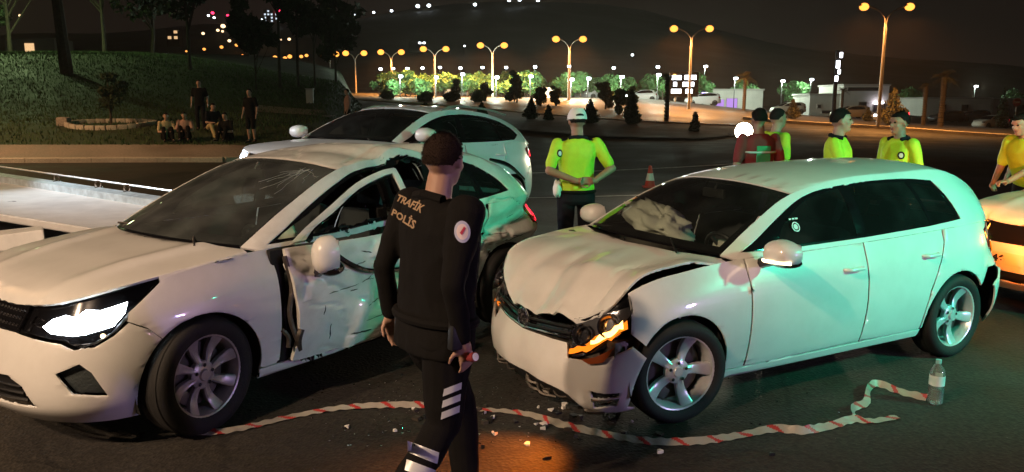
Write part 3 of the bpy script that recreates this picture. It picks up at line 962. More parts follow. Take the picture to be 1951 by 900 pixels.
def hood_golf(P):
    P = P.copy(); x, y, z = P[:, 0].copy(), P[:, 1].copy(), P[:, 2].copy()
    f = sst(1.08, 1.8, x+.10*np.abs(y))
    # the nose of the panel is bent down, the left edge stands off the wing
    P[:, 2] -= .02*sst(1.55, 1.95, x)+.035*sst(1.55, 1.85, x)*sst(.25, .55, y)
    e = sst(.52, .78, y)*sst(1.0, 1.22, x)*sst(1.80, 1.52, x)
    P[:, 2] += .040*e; P[:, 1] -= .04*e
    P[:, 2] += .008*f*np.sin(9.0*y+3.2*x)*(1-.4*np.abs(y))
    r = np.abs(y-.22-.30*(x-1.5)); P[:, 2] += .036*f*np.exp(-(r/.10)**2)
    r = np.abs(y+.30+.15*(x-1.5)); P[:, 2] -= .030*f*np.exp(-(r/.11)**2)
    r = np.abs(y-.50-.10*(x-1.5)); P[:, 2] -= .016*f*np.exp(-(r/.05)**2)
    r = np.abs(y+.02-.22*(x-1.5)); P[:, 2] -= .018*f*np.exp(-(r/.05)**2)
    r = np.abs(x-1.62+.25*y); P[:, 2] += .022*np.exp(-(r/.07)**2)*sst(.75, .2, np.abs(y))
    n = nz(P, 3.0, 5.5, 2); P[:, 2] += .012*f*n
    k_ = np.abs(nz(P, 1.9, 2.5, 2)); P[:, 2] -= .016*f*np.exp(-(k_/.05)**2)
    return P

SP_GOLF['D'] = D_golf
DLO_GOLF = spl([(.80, .98), (.66, 1.04), (.42, 1.155), (.16, 1.262), (-.10, 1.318), (-.5, 1.348), (-.95, 1.348), (-1.25, 1.325)], 5)+spl([(-1.25, 1.325), (-1.33, 1.20), (-1.40, 1.04)], 4)[1:]+[(-1.0, 1.015), (-.3, .99), (.3, .98)]
PANES_GOLF = [spl([(.50, .995), (.40, 1.11), (.15, 1.24), (-.10, 1.296), (-.235, 1.315)], 4)+[(-.235, 1.005)],
    [(-.33, 1.008), (-.33, 1.325), (-.6, 1.333), (-.95, 1.33), (-1.03, 1.025)],
    [(-1.06, 1.028), (-.985, 1.322), (-1.22, 1.305), (-1.30, 1.19), (-1.365, 1.05)]]

golf = empty('hatchback_car', (1.696, 5.670, 0), R(208.5), .966)
tag(golf, 'white hatchback with crumpled hood and glowing amber broken headlight, standing right of centre', 'car', 'crashed white cars')
WH_GOLF = make_wheel(.315, .238, .20, 5, .052, .088, M['alloy'])
CG = Car(SP_GOLF); PG = golf_polys()
PW = M['paint_white']
gparts = build_car(golf, CG, PG, PW, WH_GOLF, R(-9), dict(dlo=DLO_GOLF, panes=PANES_GOLF, skip=('hood', 'rear_bumper'), wheel=dict(FL=dict(roll=.3, camber=R(-2)), BL=dict(roll=.12))))
hb = CG.hood('hood', CG.hood_front(5.9)+[(.93, -.74), (1.05, -.45), (1.10, 0), (1.05, .45), (.93, .74)], PW, golf, du=.035, dv=.035, xf=hood_golf)
tag(hb, 'buckled hood with its nose folded down')
def bump_golf(P):
    P = P.copy(); y = P[:, 1]; x = P[:, 0].copy()
    P[:, 2] -= .03*sst(.1, .7, y)+.035*sst(1.45, 1.7, x)*sst(.5, .8, y)
    P[:, 1] += .03*sst(.55, .85, y)*sst(1.75, 1.5, x)
    n = nz(P, 3.0, 1.5, 2); P[:, 0] += .012*n*sst(1.5, 1.9, x)
    low = sst(.24, .12, P[:, 2])
    P[:, 2] += low*.02*nz(P, 6.0, 4.0, 2)
    return P
slot1 = CG.uv([('u', [(2.55, .345), (3.35, .345), (3.38, .375), (2.5, .39), (2.55, .345)])])
slot2 = CG.uv([('u', [(2.6, .27), (3.32, .27), (3.35, .318), (2.57, .325), (2.6, .27)])])
PG['bumper'][2] = ('u', [(4.0, 0), (2.5, .0), (2.2, .255), (1.6, .315), (0, .36), (-1.6, .36)])
lowg = CG.uv([('u', [(-2.3, .0), (2.4, .0), (2.15, .25), (1.6, .31), (0, .355), (-1.6, .355), (-2.3, .33), (-2.3, .0)])])
fb = CG.wall('front_bumper', [full_front(CG, PG['bumper']), slot1, slot2], PW, golf, 1, .1, .14, xf=bump_golf)
tag(fb, 'cracked front bumper hanging loose over the left wheel')
front_fill(CG, fb, 'lower_grille', lowg, 'black_plastic', -.03, xf=bump_golf)
front_fill(CG, fb, 'fog_lamp_slot', slot1, 'black_plastic', -.03, xf=bump_golf)
front_fill(CG, fb, 'fog_lamp_slot', slot2, 'black_plastic', -.03, xf=bump_golf)
ch = CG.uv([('u', [(2.52, .322), (3.36, .322), (3.38, .340), (2.5, .342), (2.52, .322)])])
CG.wall('chrome_strip', [ch], 'chrome', fb, 1, .1, .2, off=.006, thick=.004, gap=0, xf=bump_golf)
# bumper beam, radiator pack and torn bits behind the loose bumper
m = MB()
m.tube([tuple(p) for p in spl([(1.70, -.70, .44), (1.84, -.3, .43), (1.86, .2, .42), (1.74, .66, .41)], 4)], .055, 8)
m.box((1.50, 0, .40), (.10, 1.15, .30), bev=.02)
m.box((1.60, .66, .46), (.30, .24, .16), bev=.03); m.box((1.60, -.66, .46), (.30, .24, .16), bev=.03)
m.build('crash_beam', M['torn_metal'], golf)
m = MB()
for k in range(9):
    a = random.uniform(-.55, .72); b = a+random.uniform(.08, .3)
    z0 = .10+random.uniform(0, .05)
    m.tube(spl([(1.90-.25*a*a+random.uniform(-.06, .03), a, z0+.05), (1.92-.25*((a+b)/2)**2, (a+b)/2, z0-.02), (1.86-.25*b*b, b, z0+random.uniform(-.04, .04))], 4), random.uniform(.006, .016), 5)
m.build('torn_undertray', M['torn_metal'], golf)
# grille and emblem
gr = front_fill(CG, golf, 'grille', CG.uv([('u', [(-1.75, .625), (1.75, .625), (1.78, .705), (-1.78, .705), (-1.75, .625)])]), 'gloss_black', -.02)
m = MB()
for z in (.65, .685):
    m.tube([wpt(CG, u, z, .006) for u in np.linspace(-1.7, 1.7, 18)], .009, 6)
m.build('grille_bar', M['black_plastic'], gr)
m = MB()
m.tube([wpt(CG, u, .632, .01) for u in np.linspace(-1.7, 1.7, 18)], .006, 6)
m.build('chrome_trim', M['chrome'], gr)
ec = wpt(CG, 0, .675, .025); er = Matrix.Translation(ec) @ Matrix.Rotation(R(90), 4, 'Y') @ Matrix.Rotation(R(90), 4, 'Z')
m = MB()
n = 28
m.tube([er @ Vector((.062*math.cos(2*math.pi*k/n), .062*math.sin(2*math.pi*k/n), .004)) for k in range(n+1)], .007, 8, cap=False)
m.lathe([(.001, 0), (.058, 0), (.06, -.012)], 24, er, 0)
for seq in ([(-.040, .045), (-.012, -.002), (.0, .030)], [(.040, .045), (.012, -.002), (.0, .030)], [(-.052, .012), (-.026, -.046), (0, -.004)], [(.052, .012), (.026, -.046), (0, -.004)]):
    m.tube([er @ Vector((a, b, .006)) for a, b in seq], .0055, 6)
m.build('emblem', M['chrome'], golf)
# headlights
def lamp_golf(sd, lit):
    def drop(P):
        P = P.copy(); w = sst(.30, .5, P[:, 1]*sd)*(1 if sd > 0 else .3)
        P[:, 2] -= .022*w; P[:, 0] += .02*w
        return P
    dv_ = lambda p: Vector(drop(np.array([p]))[0])
    loop = CG.uv(PG['headlight'])
    h = CG.wall('headlight', [loop], 'gloss_black', golf, sd, .12, .2, off=-.055, xf=drop, inner='black_plastic')
    CG.wall('lamp_reflector', [CG.uv([('u', [(1.8, .735), (1.8, .63), (2.6, .64), (3.3, .675), (3.95, .76), (3.9, .80), (3.0, .79), (1.8, .735)])])], 'lamp_shell', h, sd, .12, .2, off=-.045, xf=drop, thick=.004, gap=0)
    for (u, z, r) in ((3.15, .72, .058), (2.2, .675, .052)):
        p = dv_(wpt(CG, u, z, -.05, sd))
        q = dv_(wpt(CG, u, z, 0.0, sd)); ax = (q-p).normalized()
        Mt = Matrix.Translation(p) @ ax.to_track_quat('Z', 'Y').to_matrix().to_4x4()
        m = MB(); m.lathe([(r+.016, .034), (r+.004, .030), (r-.004, .005), (.02, -.005)], 24, Mt); m.build('lamp_bezel', M['reflector'], h)
        m = MB(); m.ball((0, 0, .006), (r-.004, r-.004, .030), 20, 10, M=Mt); m.build('projector_lens', M['clear_lens'], h)
    if lit:
        # shattered indicator: ragged lit amber strip along the lower edge of the lamp
        rj = random.Random(4); us = np.linspace(1.78, 3.75, 15)
        ln_ = lambda u: .580+.072*(u-1.8)
        top_ = [(u, ln_(u)+.020+rj.uniform(-.012, .016)) for u in us]; bot_ = [(u, ln_(u)-.024+rj.uniform(-.014, .012)) for u in us]
        CG.wall('amber_lens', [CG.W.inv_z(top_+bot_[::-1])], 'indicator_amber', h, sd, .1, .2, off=-.014, xf=drop, thick=.012, gap=0, roll=0)
        top_ = [(u, ln_(u)+.024+rj.uniform(-.014, .008)) for u in us[5:14]]; bot_ = [(u, ln_(u)-.006+rj.uniform(-.012, .010)) for u in us[5:14]]
        CG.wall('lit_bulb', [CG.W.inv_z(top_+bot_[::-1])], 'indicator_hot', h, sd, .1, .2, off=-.010, xf=drop, thick=.004, gap=0, roll=0)
        CG.wall('broken_lens', [CG.W.inv_z([(2.25, .545), (2.7, .565), (3.3, .61), (3.15, .575), (2.95, .535), (2.5, .525)])], 'amber_plastic', h, sd, .1, .2, off=.004, xf=drop, thick=.006, gap=0, roll=0)
    else:
        CG.wall('indicator', [CG.uv([('u', [(2.0, .60), (3.2, .615), (3.2, .64), (2.0, .63), (2.0, .60)])])], 'indicator_amber', h, sd, .2, .2, off=-.02, xf=drop)
    CG.wall('lens_cover', [loop] if not lit else [CG.uv([('u', [(1.76, 1.4), (1.74, .60), (2.4, .625), (3.1, .665), (3.7, .72), (4.2, .81), (4.12, 1.4)]), ('u', [(3.2, 1.4), (1.76, 1.4)])])], 'clear_lens', h, sd, .15, .2, off=-.002, xf=drop, thick=0, gap=.003)
    return h
hl = lamp_golf(1, True); tag(hl, 'broken headlight with glowing amber shards')
lamp_golf(-1, False)
# amber light from the broken lamp falls on the road in front
ld = bpy.data.lights.new('amber_lamp_light', 'SPOT'); ld.color = (1.0, .22, .015); ld.energy = 150; ld.spot_size = R(66); ld.spot_blend = 1.0; ld.shadow_soft_size = .05
lo = bpy.data.objects.new('amber_lamp_light', ld); put(lo, hl)
lo.location = wpt(CG, 2.4, .56, .10, 1)
bpy.context.view_layer.update()
_w = golf.matrix_world @ lo.location; _d = golf.matrix_world.to_3x3().inverted() @ (Vector((-.12, 3.80, 0))-_w)
lo.rotation_euler = _d.to_track_quat('-Z', 'Y').to_euler()
# mirrors
mm = side_mirror(golf, PW, (.66, 1.005, 1.0), 1, 'indicator_strip', size=(.13, .235, .165)); tag(mm, 'door mirror with lit indicator strip')
side_mirror(golf, PW, (.66, -1.005, 1.0), -1, None, size=(.13, .235, .165))
# rear bumper torn off at the left corner
def rb_xf(P):
    P = P.copy(); t = sst(.45, .85, P[:, 1])*sst(-1.95, -1.66, P[:, 0])
    P[:, 1] += .055*t; P[:, 0] -= .075*t; P[:, 2] += .02*t*nz(P, 8, 2)
    return P
rb = CG.wall('rear_bumper', [full_rear(CG, [('u', [(15, .64), (11.35, .64)]), ('x', arc(-1.318, .315, .352, 142, 188)), ('u', [(11.3, 0), (15, 0)])])], PW, golf, 1, .12, .16, xf=rb_xf)
tag(rb, 'rear bumper pulled off at its left corner')
m = MB(); m.box((-1.84, .60, .50), (.14, .18, .26), bev=.03); m.build('bumper_bracket', M['black_plastic'], golf)
# rear indicator and aimed spot, added to throw orange on the car behind
tl_ = CG.wall('added_rear_indicator', [CG.uv([('u', [(11.5, .76), (12.3, .76), (12.3, .82), (11.5, .83), (11.5, .76)])])], 'indicator_amber', gparts['tailL'], 1, .1, .15, off=.011, thick=.002)
ld = bpy.data.lights.new('added_orange_spot', 'SPOT'); ld.spot_size = R(80); ld.spot_blend = .8; ld.color = (1.0, .17, .008); ld.energy = 240; ld.shadow_soft_size = .05
lo2 = put(bpy.data.objects.new('added_orange_spot', ld), gparts['tailL']); lo2.location = wpt(CG, 12.3, .84, .22, 1)
_w = golf.matrix_world @ lo2.location; lo2.rotation_euler = (golf.matrix_world.to_3x3().inverted() @ (Vector((5.5, 7.35, .85))-_w)).to_track_quat('-Z', 'Y').to_euler()
# airbag over the passenger side of the dashboard, belt badges on the glass
def blob(name, c, r, mat, parent, amp=.12, seed=0.0, seg=36, rings=22, rot=None, squash=None):
    m = MB(); Mt = Matrix.Translation(c) @ (rot if rot is not None else Matrix.Identity(4))
    vs = []; fs = []
    for i in range(rings+1):
        th = math.pi*i/rings
        for k in range(seg):
            ph = 2*math.pi*k/seg
            d = Vector((math.sin(th)*math.cos(ph), math.sin(th)*math.sin(ph), math.cos(th)))
            q = 1+amp*noise.fractal(d*1.7+Vector((seed, 0, seed)), 1.0, 2.0, 4)
            f = abs(noise.noise(d*3.1+Vector((seed*2, 1, 0)))); q -= amp*.7*max(0, .16-f)/.16
            p = Vector((d.x*r[0]*q, d.y*r[1]*q, d.z*r[2]*q))
            vs.append(Mt @ p)
    for i in range(rings):
        for k in range(seg): fs.append((i*seg+k, (i+1)*seg+k, (i+1)*seg+(k+1) % seg, i*seg+(k+1) % seg))
    m.add(vs, fs)
    return m.build(name, mat, parent, sharp=None)
ab = blob('airbag', (.56, -.30, .99), (.20, .34, .13), M['airbag'], golf, .42, 2.0, rot=Matrix.Rotation(R(-18), 4, 'X'))
tag(ab, 'deployed limp airbag on the dashboard')
m = MB(); m.box((.52, .36, .90), (.10, .22, .14), bev=.05); m.build('wheel_airbag', M['airbag'], golf)
for (x, z, r) in ((.30, 1.10, .035), ):
    uv = CG.gv([(x, z)])
    m = MB(); p = Vector(CG.G(np.array([uv[0][0]]), np.array([uv[0][1]]))[0])+Vector((0, .002, 0))
    Mt = Matrix.Translation(p) @ Matrix.Rotation(R(-62), 4, 'X')
    m.lathe([(.001, .001), (r*.55, .001)], 20, Mt); m.lathe([(r*.75, .001), (r, .001)], 20, Mt)
    for q in (-.03, 0, .03): m.box((q, -.055, .001), (.022, .012, .001), M=Mt)
    st = m.build('window_sticker', M['plate_white'], golf)

# ================================================================== wrecked white hatchback (left, smashed flank)
def D_clio(P):
    P = P.copy(); x, y, z = P[:, 0].copy(), P[:, 1].copy(), P[:, 2].copy()
    L = sst(.25, .7, y)
    w = np.exp(-((x+.45)/.52)**2)
    P[:, 1] -= L*w*.20*np.exp(-((z-.62)/.42)**2)
    P[:, 1] -= sst(.35, .6, y)*np.exp(-((x+.55)/.35)**2)*.045*sst(1.0, 1.3, z)
    # roof pushed up into folds behind the windscreen
    top = sst(1.22, 1.38, z)
    k = np.exp(-((x+.42+.25*(y-.3))/.22)**2)
    P[:, 2] += top*.055*k*sst(-.6, .5, y)
    P[:, 2] -= top*.05*np.exp(-((x+.78+.2*y)/.13)**2)*sst(-.3, .55, y)
    P[:, 2] += top*.030*np.exp(-((x+1.0+.15*y)/.12)**2)*sst(-.2, .5, y)
    P[:, 2] -= top*.028*np.exp(-((x+.17+.3*(y-.2))/.09)**2)*sst(-.1, .5, y)
    m = (top*sst(-.5, .3, y) > .05) & (x > -1.3) & (x < .15)
    if m.any():
        k_ = np.abs(nz(P[m], 2.2, 6.2, 2)); P[m, 2] += .010*nz(P[m], 3.0, 2.2, 2)-.014*np.exp(-(k_/.05)**2)*sst(1.33, 1.40, P[m, 2])
    # flank and rear quarter creased
    q = L*sst(.55, .25, x)*sst(1.15, .9, z)
    m = q > .03
    if m.any():
        k_ = np.abs(nz(P[m], 2.4, 4.2, 2))
        P[m, 1] += q[m]*(.026*nz(P[m], 2.6, 7.7, 2)-.032*np.exp(-(k_/.035)**2))
    rq = sst(-.95, -1.3, x)*L
    P[:, 1] -= rq*(.07*np.exp(-((z-.84+.15*(x+1.4))/.07)**2)+.05*np.exp(-((z-.62)/.09)**2))
    P[:, 1] += rq*.03*np.exp(-((z-.73)/.05)**2)
    return P
SP_CLIO['D'] = D_clio
HINGE = (.80, .86)
def door_xf(P):
    """left front door torn off its latch: swung out, slid back, skin crumpled"""
    P = P.copy(); a = R(3.0)
    dx, dy = P[:, 0]-HINGE[0], P[:, 1]-HINGE[1]
    P[:, 0] = HINGE[0]+dx*math.cos(a)-dy*math.sin(a)*-1*0-dy*math.sin(a) - .055
    P[:, 1] = HINGE[1]+dx*math.sin(a)*-1+dy*math.cos(a) + .055
    low = sst(.93, .83, P[:, 2])
    e = sst(-.05, -.30, P[:, 0])
    P[:, 1] -= low*.10*np.exp(-((P[:, 0]-.05)/.16)**2-((P[:, 2]-.66)/.15)**2)
    P[:, 1] += low*.030*np.exp(-((P[:, 0]-.18+(P[:, 2]-.6)*.5)/.05)**2)
    P[:, 1] -= low*.05*np.exp(-((P[:, 0]+.20)/.12)**2-((P[:, 2]-.50)/.2)**2)
    up_ = sst(.55, .80, P[:, 2])
    P[:, 1] += low*(.010+.014*up_)*nz(P, 4.0, 6.0, 2)
    k_ = np.abs(nz(P, 2.6, 1.2, 2)); P[:, 1] -= low*(.006+.014*up_)*np.exp(-(k_/.03)**2)*1.3
    P[:, 0] += low*.03*sst(.68, .78, P[:, 0])*np.sin(P[:, 2]*9)
    return P
DLO_CLIO = spl([(.80, .965), (.66, 1.03), (.42, 1.15), (.14, 1.27), (-.10, 1.335), (-.5, 1.355), (-.95, 1.345), (-1.27, 1.30)], 5)+spl([(-1.27, 1.30), (-1.44, 1.19), (-1.52, 1.08)], 4)[1:]+[(-1.15, 1.045), (-.3, .985), (.3, .97)]
PANES_CLIO = [spl([(.50, .985), (.40, 1.10), (.13, 1.245), (-.10, 1.312), (-.215, 1.325)], 4)+[(-.215, 1.0)],
    [(-.31, 1.005), (-.31, 1.328), (-.6, 1.335), (-.97, 1.325), (-1.14, 1.26), (-1.16, 1.065)],
    [(-1.20, 1.068), (-1.185, 1.25), (-1.30, 1.23), (-1.42, 1.16), (-1.47, 1.09)]]
clio = empty('hatchback_car', (-1.612, 5.787, 0), R(232.85), 1.032)
tag(clio, 'wrecked white hatchback at left with smashed side, bent door and lit white headlight', 'car', 'crashed white cars')
WH_CLIO = make_wheel(.322, .232, .20, 8, .034, .078, M['alloy_grey'], twist=.10)
SP_CLIO['rw'] = .322
CC = Car(SP_CLIO); PC = clio_polys()
PC['headlight'] = [('u', [(1.35, 1.4), (1.32, .66), (1.9, .645), (2.5, .63), (2.8, .60), (3.2, .61), (3.6, .655), (3.95, .74), (4.50, .868), (4.48, 1.4)]), ('u', [(3.2, 1.4), (1.35, 1.4)])]
PC['bumper'][0] = ('u', [(-3.9, .70), (-3.6, .645), (-3.2, .598), (-2.8, .588), (-2.5, .618), (-1.9, .633), (-1.3, .65), (1.3, .65), (1.9, .633), (2.5, .618), (2.8, .588), (3.2, .598), (3.6, .645), (3.9, .70)])
PB = M['paint_wreck']
cparts = build_car(clio, CC, PC, PW, WH_CLIO, R(0), dict(dlo=DLO_CLIO, panes=PANES_CLIO, screen='cracked_glass', tail='on',
    skip=('front_doorL', 'rear_doorL', 'quarterL', 'greenhouseL', 'roof'), wheel=dict(FL=dict(roll=.25, steer=R(10)), FR=dict(steer=R(10)))))
rf = CC.topp('roof', [(2.02, -.995+1.99*i/10) for i in range(11)]+[(5.35, .995-1.99*i/10) for i in range(11)], PB, clio, du=.07, dv=.05, gap=.001)
tag(rf, 'roof panel buckled into folds')
d = CC.wall('rear_door', [CC.uv(PC['rear_door'], .03)], PB, clio, 1, .07, .09); tag(d, 'caved-in rear door'); handle(CC, d, PW, (-1.02, .83), 1)
qd = CC.wall('rear_quarter_panel', [CC.uv(PC['quarter'], .03)], PB, clio, 1, .06, .07); tag(qd, 'creased rear quarter panel')
n_ = CC.G.nu-1
fr = CC.side('window_pillar_frame', [dens([(0, 0), (n_, 0), (n_, 3), (0, 3)], .3, True), CC.gv(DLO_CLIO, .025)], PB, clio, 1, gap=0, du=.05, dv=.09)
CC.side('window_surround', [CC.gv(DLO_CLIO)]+[CC.gv(p) for p in [spl([(.74, .985), (.60, 1.05), (.40, 1.13), (.13, 1.255), (-.10, 1.318), (-.215, 1.332)], 4)+[(-.215, .99)], PANES_CLIO[1], PANES_CLIO[2]]], 'gloss_black', fr, 1, off=-.004, gap=0, thick=.03)
CC.side('side_window', [CC.gv([(-.62, 1.01), (-.50, 1.15), (-.66, 1.21), (-.70, 1.33), (-.97, 1.325), (-1.14, 1.26), (-1.16, 1.065)])], 'tinted_glass', fr, 1, off=-.007, thick=0, gap=0, roll=0)
CC.side('side_window', [CC.gv(PANES_CLIO[2])], 'tinted_glass', fr, 1, off=-.007, thick=0, gap=0, roll=0)
# torn front door
fd = CC.wall('front_door', [CC.uv(PC['front_door'], .03)], PB, clio, 1, .05, .07, D=False, xf=door_xf, thick=.03); tag(fd, 'crumpled front door torn open')
wf_o = spl([(.74, .965), (.60, 1.04), (.40, 1.135), (.13, 1.26), (-.10, 1.322), (-.235, 1.338)], 4)+[(-.25, 1.33), (-.25, .965)]
wf_i = spl([(.64, .968), (.55, 1.03), (.38, 1.105), (.13, 1.225), (-.10, 1.288), (-.20, 1.305)], 4)+[(-.205, .968)]
CC.side('door_window_frame', [CC.gv(wf_o+wf_i[::-1])], PB, fd, 1, off=.004, D=False, xf=door_xf, thick=.03, gap=0, inner='gloss_black')
wf_o2 = [(x*.985-.004, z*.988+.009) for x, z in wf_o]
CC.side('door_window_seal', [CC.gv(wf_i+[(x*.95+.012, (.97+(z-.97)*.93) if z > 1 else .968) for x, z in wf_i][::-1])], 'gloss_black', fd, 1, off=-.006, D=False, xf=door_xf, thick=.02, gap=0)
pd = Vector(door_xf(np.array([[.50, .985, .985]]))[0])
side_mirror(fd, PW, (.565, 1.06, .90), 1, None, size=(.115, .16, .235), yaw=R(-8))
# loose black moulding hanging across the door
pts = []
for x, z in spl([(.52, .90), (.40, .80), (.25, .73), (.08, .70), (-.12, .685)], 5):
    uv = CC.W.inv((0, 2), [(x, z)], 4, 12)
    p = CC.W(np.array([uv[0][0]]), np.array([uv[0][1]])); p = door_xf(p)[0]; pts.append(Vector(p)+Vector((0, .030, 0)))
m = MB(); m.tube(pts, [.010]+[.017]*(len(pts)-2)+[.012], 8); m.build('loose_moulding', M['gloss_black'], fd)
m = MB()
for (x, z, l, s_) in ((.20, .835, .10, .2), (.03, .82, .12, -.3), (.12, .775, .035, 1.0), (.55, .40, .10, 1.6), (.60, .55, .06, 1.9), (-.02, .33, .30, .12), (.30, .34, .22, .10), (.13, .77, .03, -.8)):
    ps = []
    for k in range(6):
        t = k/5-.5; xx = x+l*t*math.cos(s_)+random.uniform(-.006, .006); zz = z+l*t*math.sin(s_)+random.uniform(-.006, .006)
        uv = CC.W.inv((0, 2), [(xx, zz)], 4, 12); p = door_xf(CC.W(np.array([uv[0][0]]), np.array([uv[0][1]])))[0]; ps.append(Vector(p)+Vector((0, .001, 0)))
    m.tube(ps, [.001]+[random.uniform(.002, .006) for _ in range(4)]+[.001], 5)
m.build('torn_gash', M['black_plastic'], fd)
pmat('scrape_grey', (.16, .15, .14), .6, var=.4, vscale=40)
rj = random.Random(12)
def scrape(parent, fn, n, x0, x1, z0, z1):
    for q in range(n):
        m = MB(); x = rj.uniform(x0, x1); z = rj.uniform(z0, z1); l = rj.uniform(.06, .30); s_ = rj.uniform(-.25, .18); ps = []
        for k in range(8):
            t = k/7-.5; xx = x+l*t*math.cos(s_); zz = z+l*t*math.sin(s_)+rj.uniform(-.004, .004)
            uv = CC.W.inv((0, 2), [(xx, zz)], 4, 13); p = fn(CC.W(np.array([uv[0][0]]), np.array([uv[0][1]])))[0]; ps.append(Vector(p)+Vector((0, -.0005, 0)))
        m.tube(ps, [.0008]+[rj.uniform(.0015, .0045) for _ in range(6)]+[.0008], 5); m.build('scrape_mark', M['scrape_grey'], parent)
scrape(fd, door_xf, 16, -.15, .55, .32, .86)
scrape(qd, D_clio, 10, -1.65, -1.15, .60, .92)
scrape(d, D_clio, 8, -.95, -.35, .40, .88)
# hinge post, wiring and crumpled inner metal in the gap ahead of the door
m = MB()
m.box((.78, .80, .60), (.10, .09, .68), bev=.015); m.build('door_post', M['liner'], clio)
m = MB(); m.box((-.26, .60, .66), (.12, .10, .80), bev=.02); m.build('door_post', M['liner'], clio)
m = MB()
m.tube(spl([(.76, .885, .90), (.73, .90, .72), (.755, .90, .55), (.72, .92, .38)], 4), .016, 6)
m.tube(spl([(.70, .93, .46), (.72, .925, .40), (.70, .90, .33)], 4), .022, 6)
m.tube(spl([(.80, .885, .47), (.77, .90, .42), (.775, .90, .36)], 4), .014, 6)
m.build('torn_inner_metal', M['torn_metal'], clio)
# front: bumper with intakes, grille, lit headlights
intake = CC.uv([('u', [(2.45, .475), (2.9, .52), (3.12, .475), (3.40, .345), (2.75, .372), (2.45, .475)])])
intakeR = [(-u, v) for u, v in intake]
low = CC.uv([('u', [(-1.95, .295), (1.95, .295), (1.7, .40), (1.35, .445), (-1.35, .445), (-1.7, .40), (-1.95, .295)])])
cfb = CC.wall('front_bumper', [full_front(CC, PC['bumper']), intake, intakeR, low], PW, clio, 1, .12, .16)
pmat('intake_grey', (.035, .045, .047), .5, bump=.3, bscale=80)
front_fill(CC, cfb, 'side_intake', intake, 'intake_grey', -.035); front_fill(CC, cfb, 'side_intake', intakeR, 'intake_grey', -.035)
lg = front_fill(CC, cfb, 'lower_grille', low, 'black_plastic', -.05)
m = MB()
for z in (.325, .36, .395):
    m.tube([wpt(CC, u, z, -.018) for u in np.linspace(-1.8+(z-.3)*2, 1.8-(z-.3)*2, 20)], .008, 6)
m.build('grille_slat', M['black_plastic'], cfb)
gr = front_fill(CC, clio, 'grille', CC.uv([('u', [(-1.33, .655), (1.33, .655), (1.36, 1.4), (-1.36, 1.4), (-1.33, .655)])]), 'gloss_black', -.008)
m = MB()
for u in np.linspace(-1.25, 1.25, 22):
    for z in (.68, .71, .74): m.ball(wpt(CC, u, z, -.004), .008, 6, 4)
m.build('grille_stud', M['chrome'], gr)
ec = wpt(CC, 0, .70, .02); er = Matrix.Translation(ec) @ Matrix.Rotation(R(90), 4, 'Y') @ Matrix.Rotation(R(90), 4, 'Z')
m = MB(); m.tube([er @ Vector(p) for p in ((0, .07, .004), (.05, 0, .004), (0, -.07, .004), (-.05, 0, .004), (0, .07, .004))], .010, 6); m.build('emblem', M['chrome'], clio)
def lamp_clio(sd):
    loop = CC.uv(PC['headlight'])
    h = CC.wall('headlight', [loop], 'gloss_black', clio, sd, .12, .2, off=-.03, inner='black_plastic')
    CC.wall('lit_lamp', [CC.uv([('u', [(1.95, .69), (2.15, .725), (2.5, .75), (2.75, .74), (3.0, .775), (3.35, .77), (3.95, .80), (3.86, .745), (3.62, .69), (3.2, .668), (2.7, .652), (2.2, .662), (1.95, .69)])])], 'headlamp_white', h, sd, .1, .2, off=-.012, thick=.004)
    CC.wall('running_light', [CC.uv([('u', [(2.75, .612), (3.2, .623), (3.55, .662), (3.95, .755), (4.05, .755), (3.68, .665), (3.25, .612), (2.75, .612)])])], 'alloy', h, sd, .1, .2, off=-.008, thick=.004)
    m = MB()
    p = wpt(CC, 3.38, .648, -.012, sd); m.ball(p, .012, 10, 6); m.build('indicator_bulb', M['indicator_strip'], h)
    CC.wall('reflector', [CC.uv([('u', [(1.5, .70), (2.15, .67), (2.2, .71), (1.6, .735), (1.5, .70)])])], 'chrome', h, sd, .1, .2, off=-.02)
    CC.wall('lens_cover', [loop], 'clear_lens', h, sd, .15, .2, off=-.001, thick=0, gap=.002)
    return h
h1 = lamp_clio(1); tag(h1, 'lit white headlight'); lamp_clio(-1)
# cracked windscreen: star of fine cracks at the upper left corner and airbags behind it
m = MB(); random.seed(5)
for k in range(11):
    u, v = 1.80+random.uniform(-.05, .05), .72+random.uniform(-.08, .08)
    a = random.uniform(R(95), R(265)) if k < 11 else random.uniform(0, R(360))
    ps = []; L_ = random.uniform(.25, .9)
    for i in range(7):
        t = i/6*L_
        uu = min(1.95, u+t*.55*math.sin(a)*-1*0+t*.8*math.cos(a)+random.uniform(-.03, .03)); vv = max(-.9, min(.95, v+t*.42*math.sin(a)+random.uniform(-.02, .02)))
        p = CC.place(CC.T(np.array([max(uu, .3)]), np.array([vv])), 1)[0]; ps.append(Vector(p)+Vector((.002, 0, .002)))
    m.tube(ps, .0008, 4)
m.build('crack_lines', M['galv_grey'], cparts['windscreen'])
ca = blob('airbag', (.42, .36, .93), (.10, .16, .10), M['airbag'], clio, .16, 6.0); tag(ca, 'deployed airbag over the steering wheel')
# broken black spoiler end at the tail
m = MB(); m.tube(spl([(-1.50, .60, 1.32), (-1.72, .62, 1.26), (-1.90, .655, 1.13)], 4), [.012, .016, .018, .019, .018, .017, .015, .012, .008], 8); m.build('spoiler_end', M['gloss_black'], clio)
# ------------------------------------------------------------------ where a picture direction meets the place
def ray(px, py):
    x = (px-975.5)/CAM_F; y = (450-py)/CAM_F; c, s = math.cos(CAM_PITCH), math.sin(CAM_PITCH)
    return Vector((x, c+y*s, -s+y*c))
def at(px, py, d):
    """world point in picture direction (px, py) at forward distance d"""
    r = ray(px, py); return Vector((0, 0, CAM_H))+r*(d/r.y)

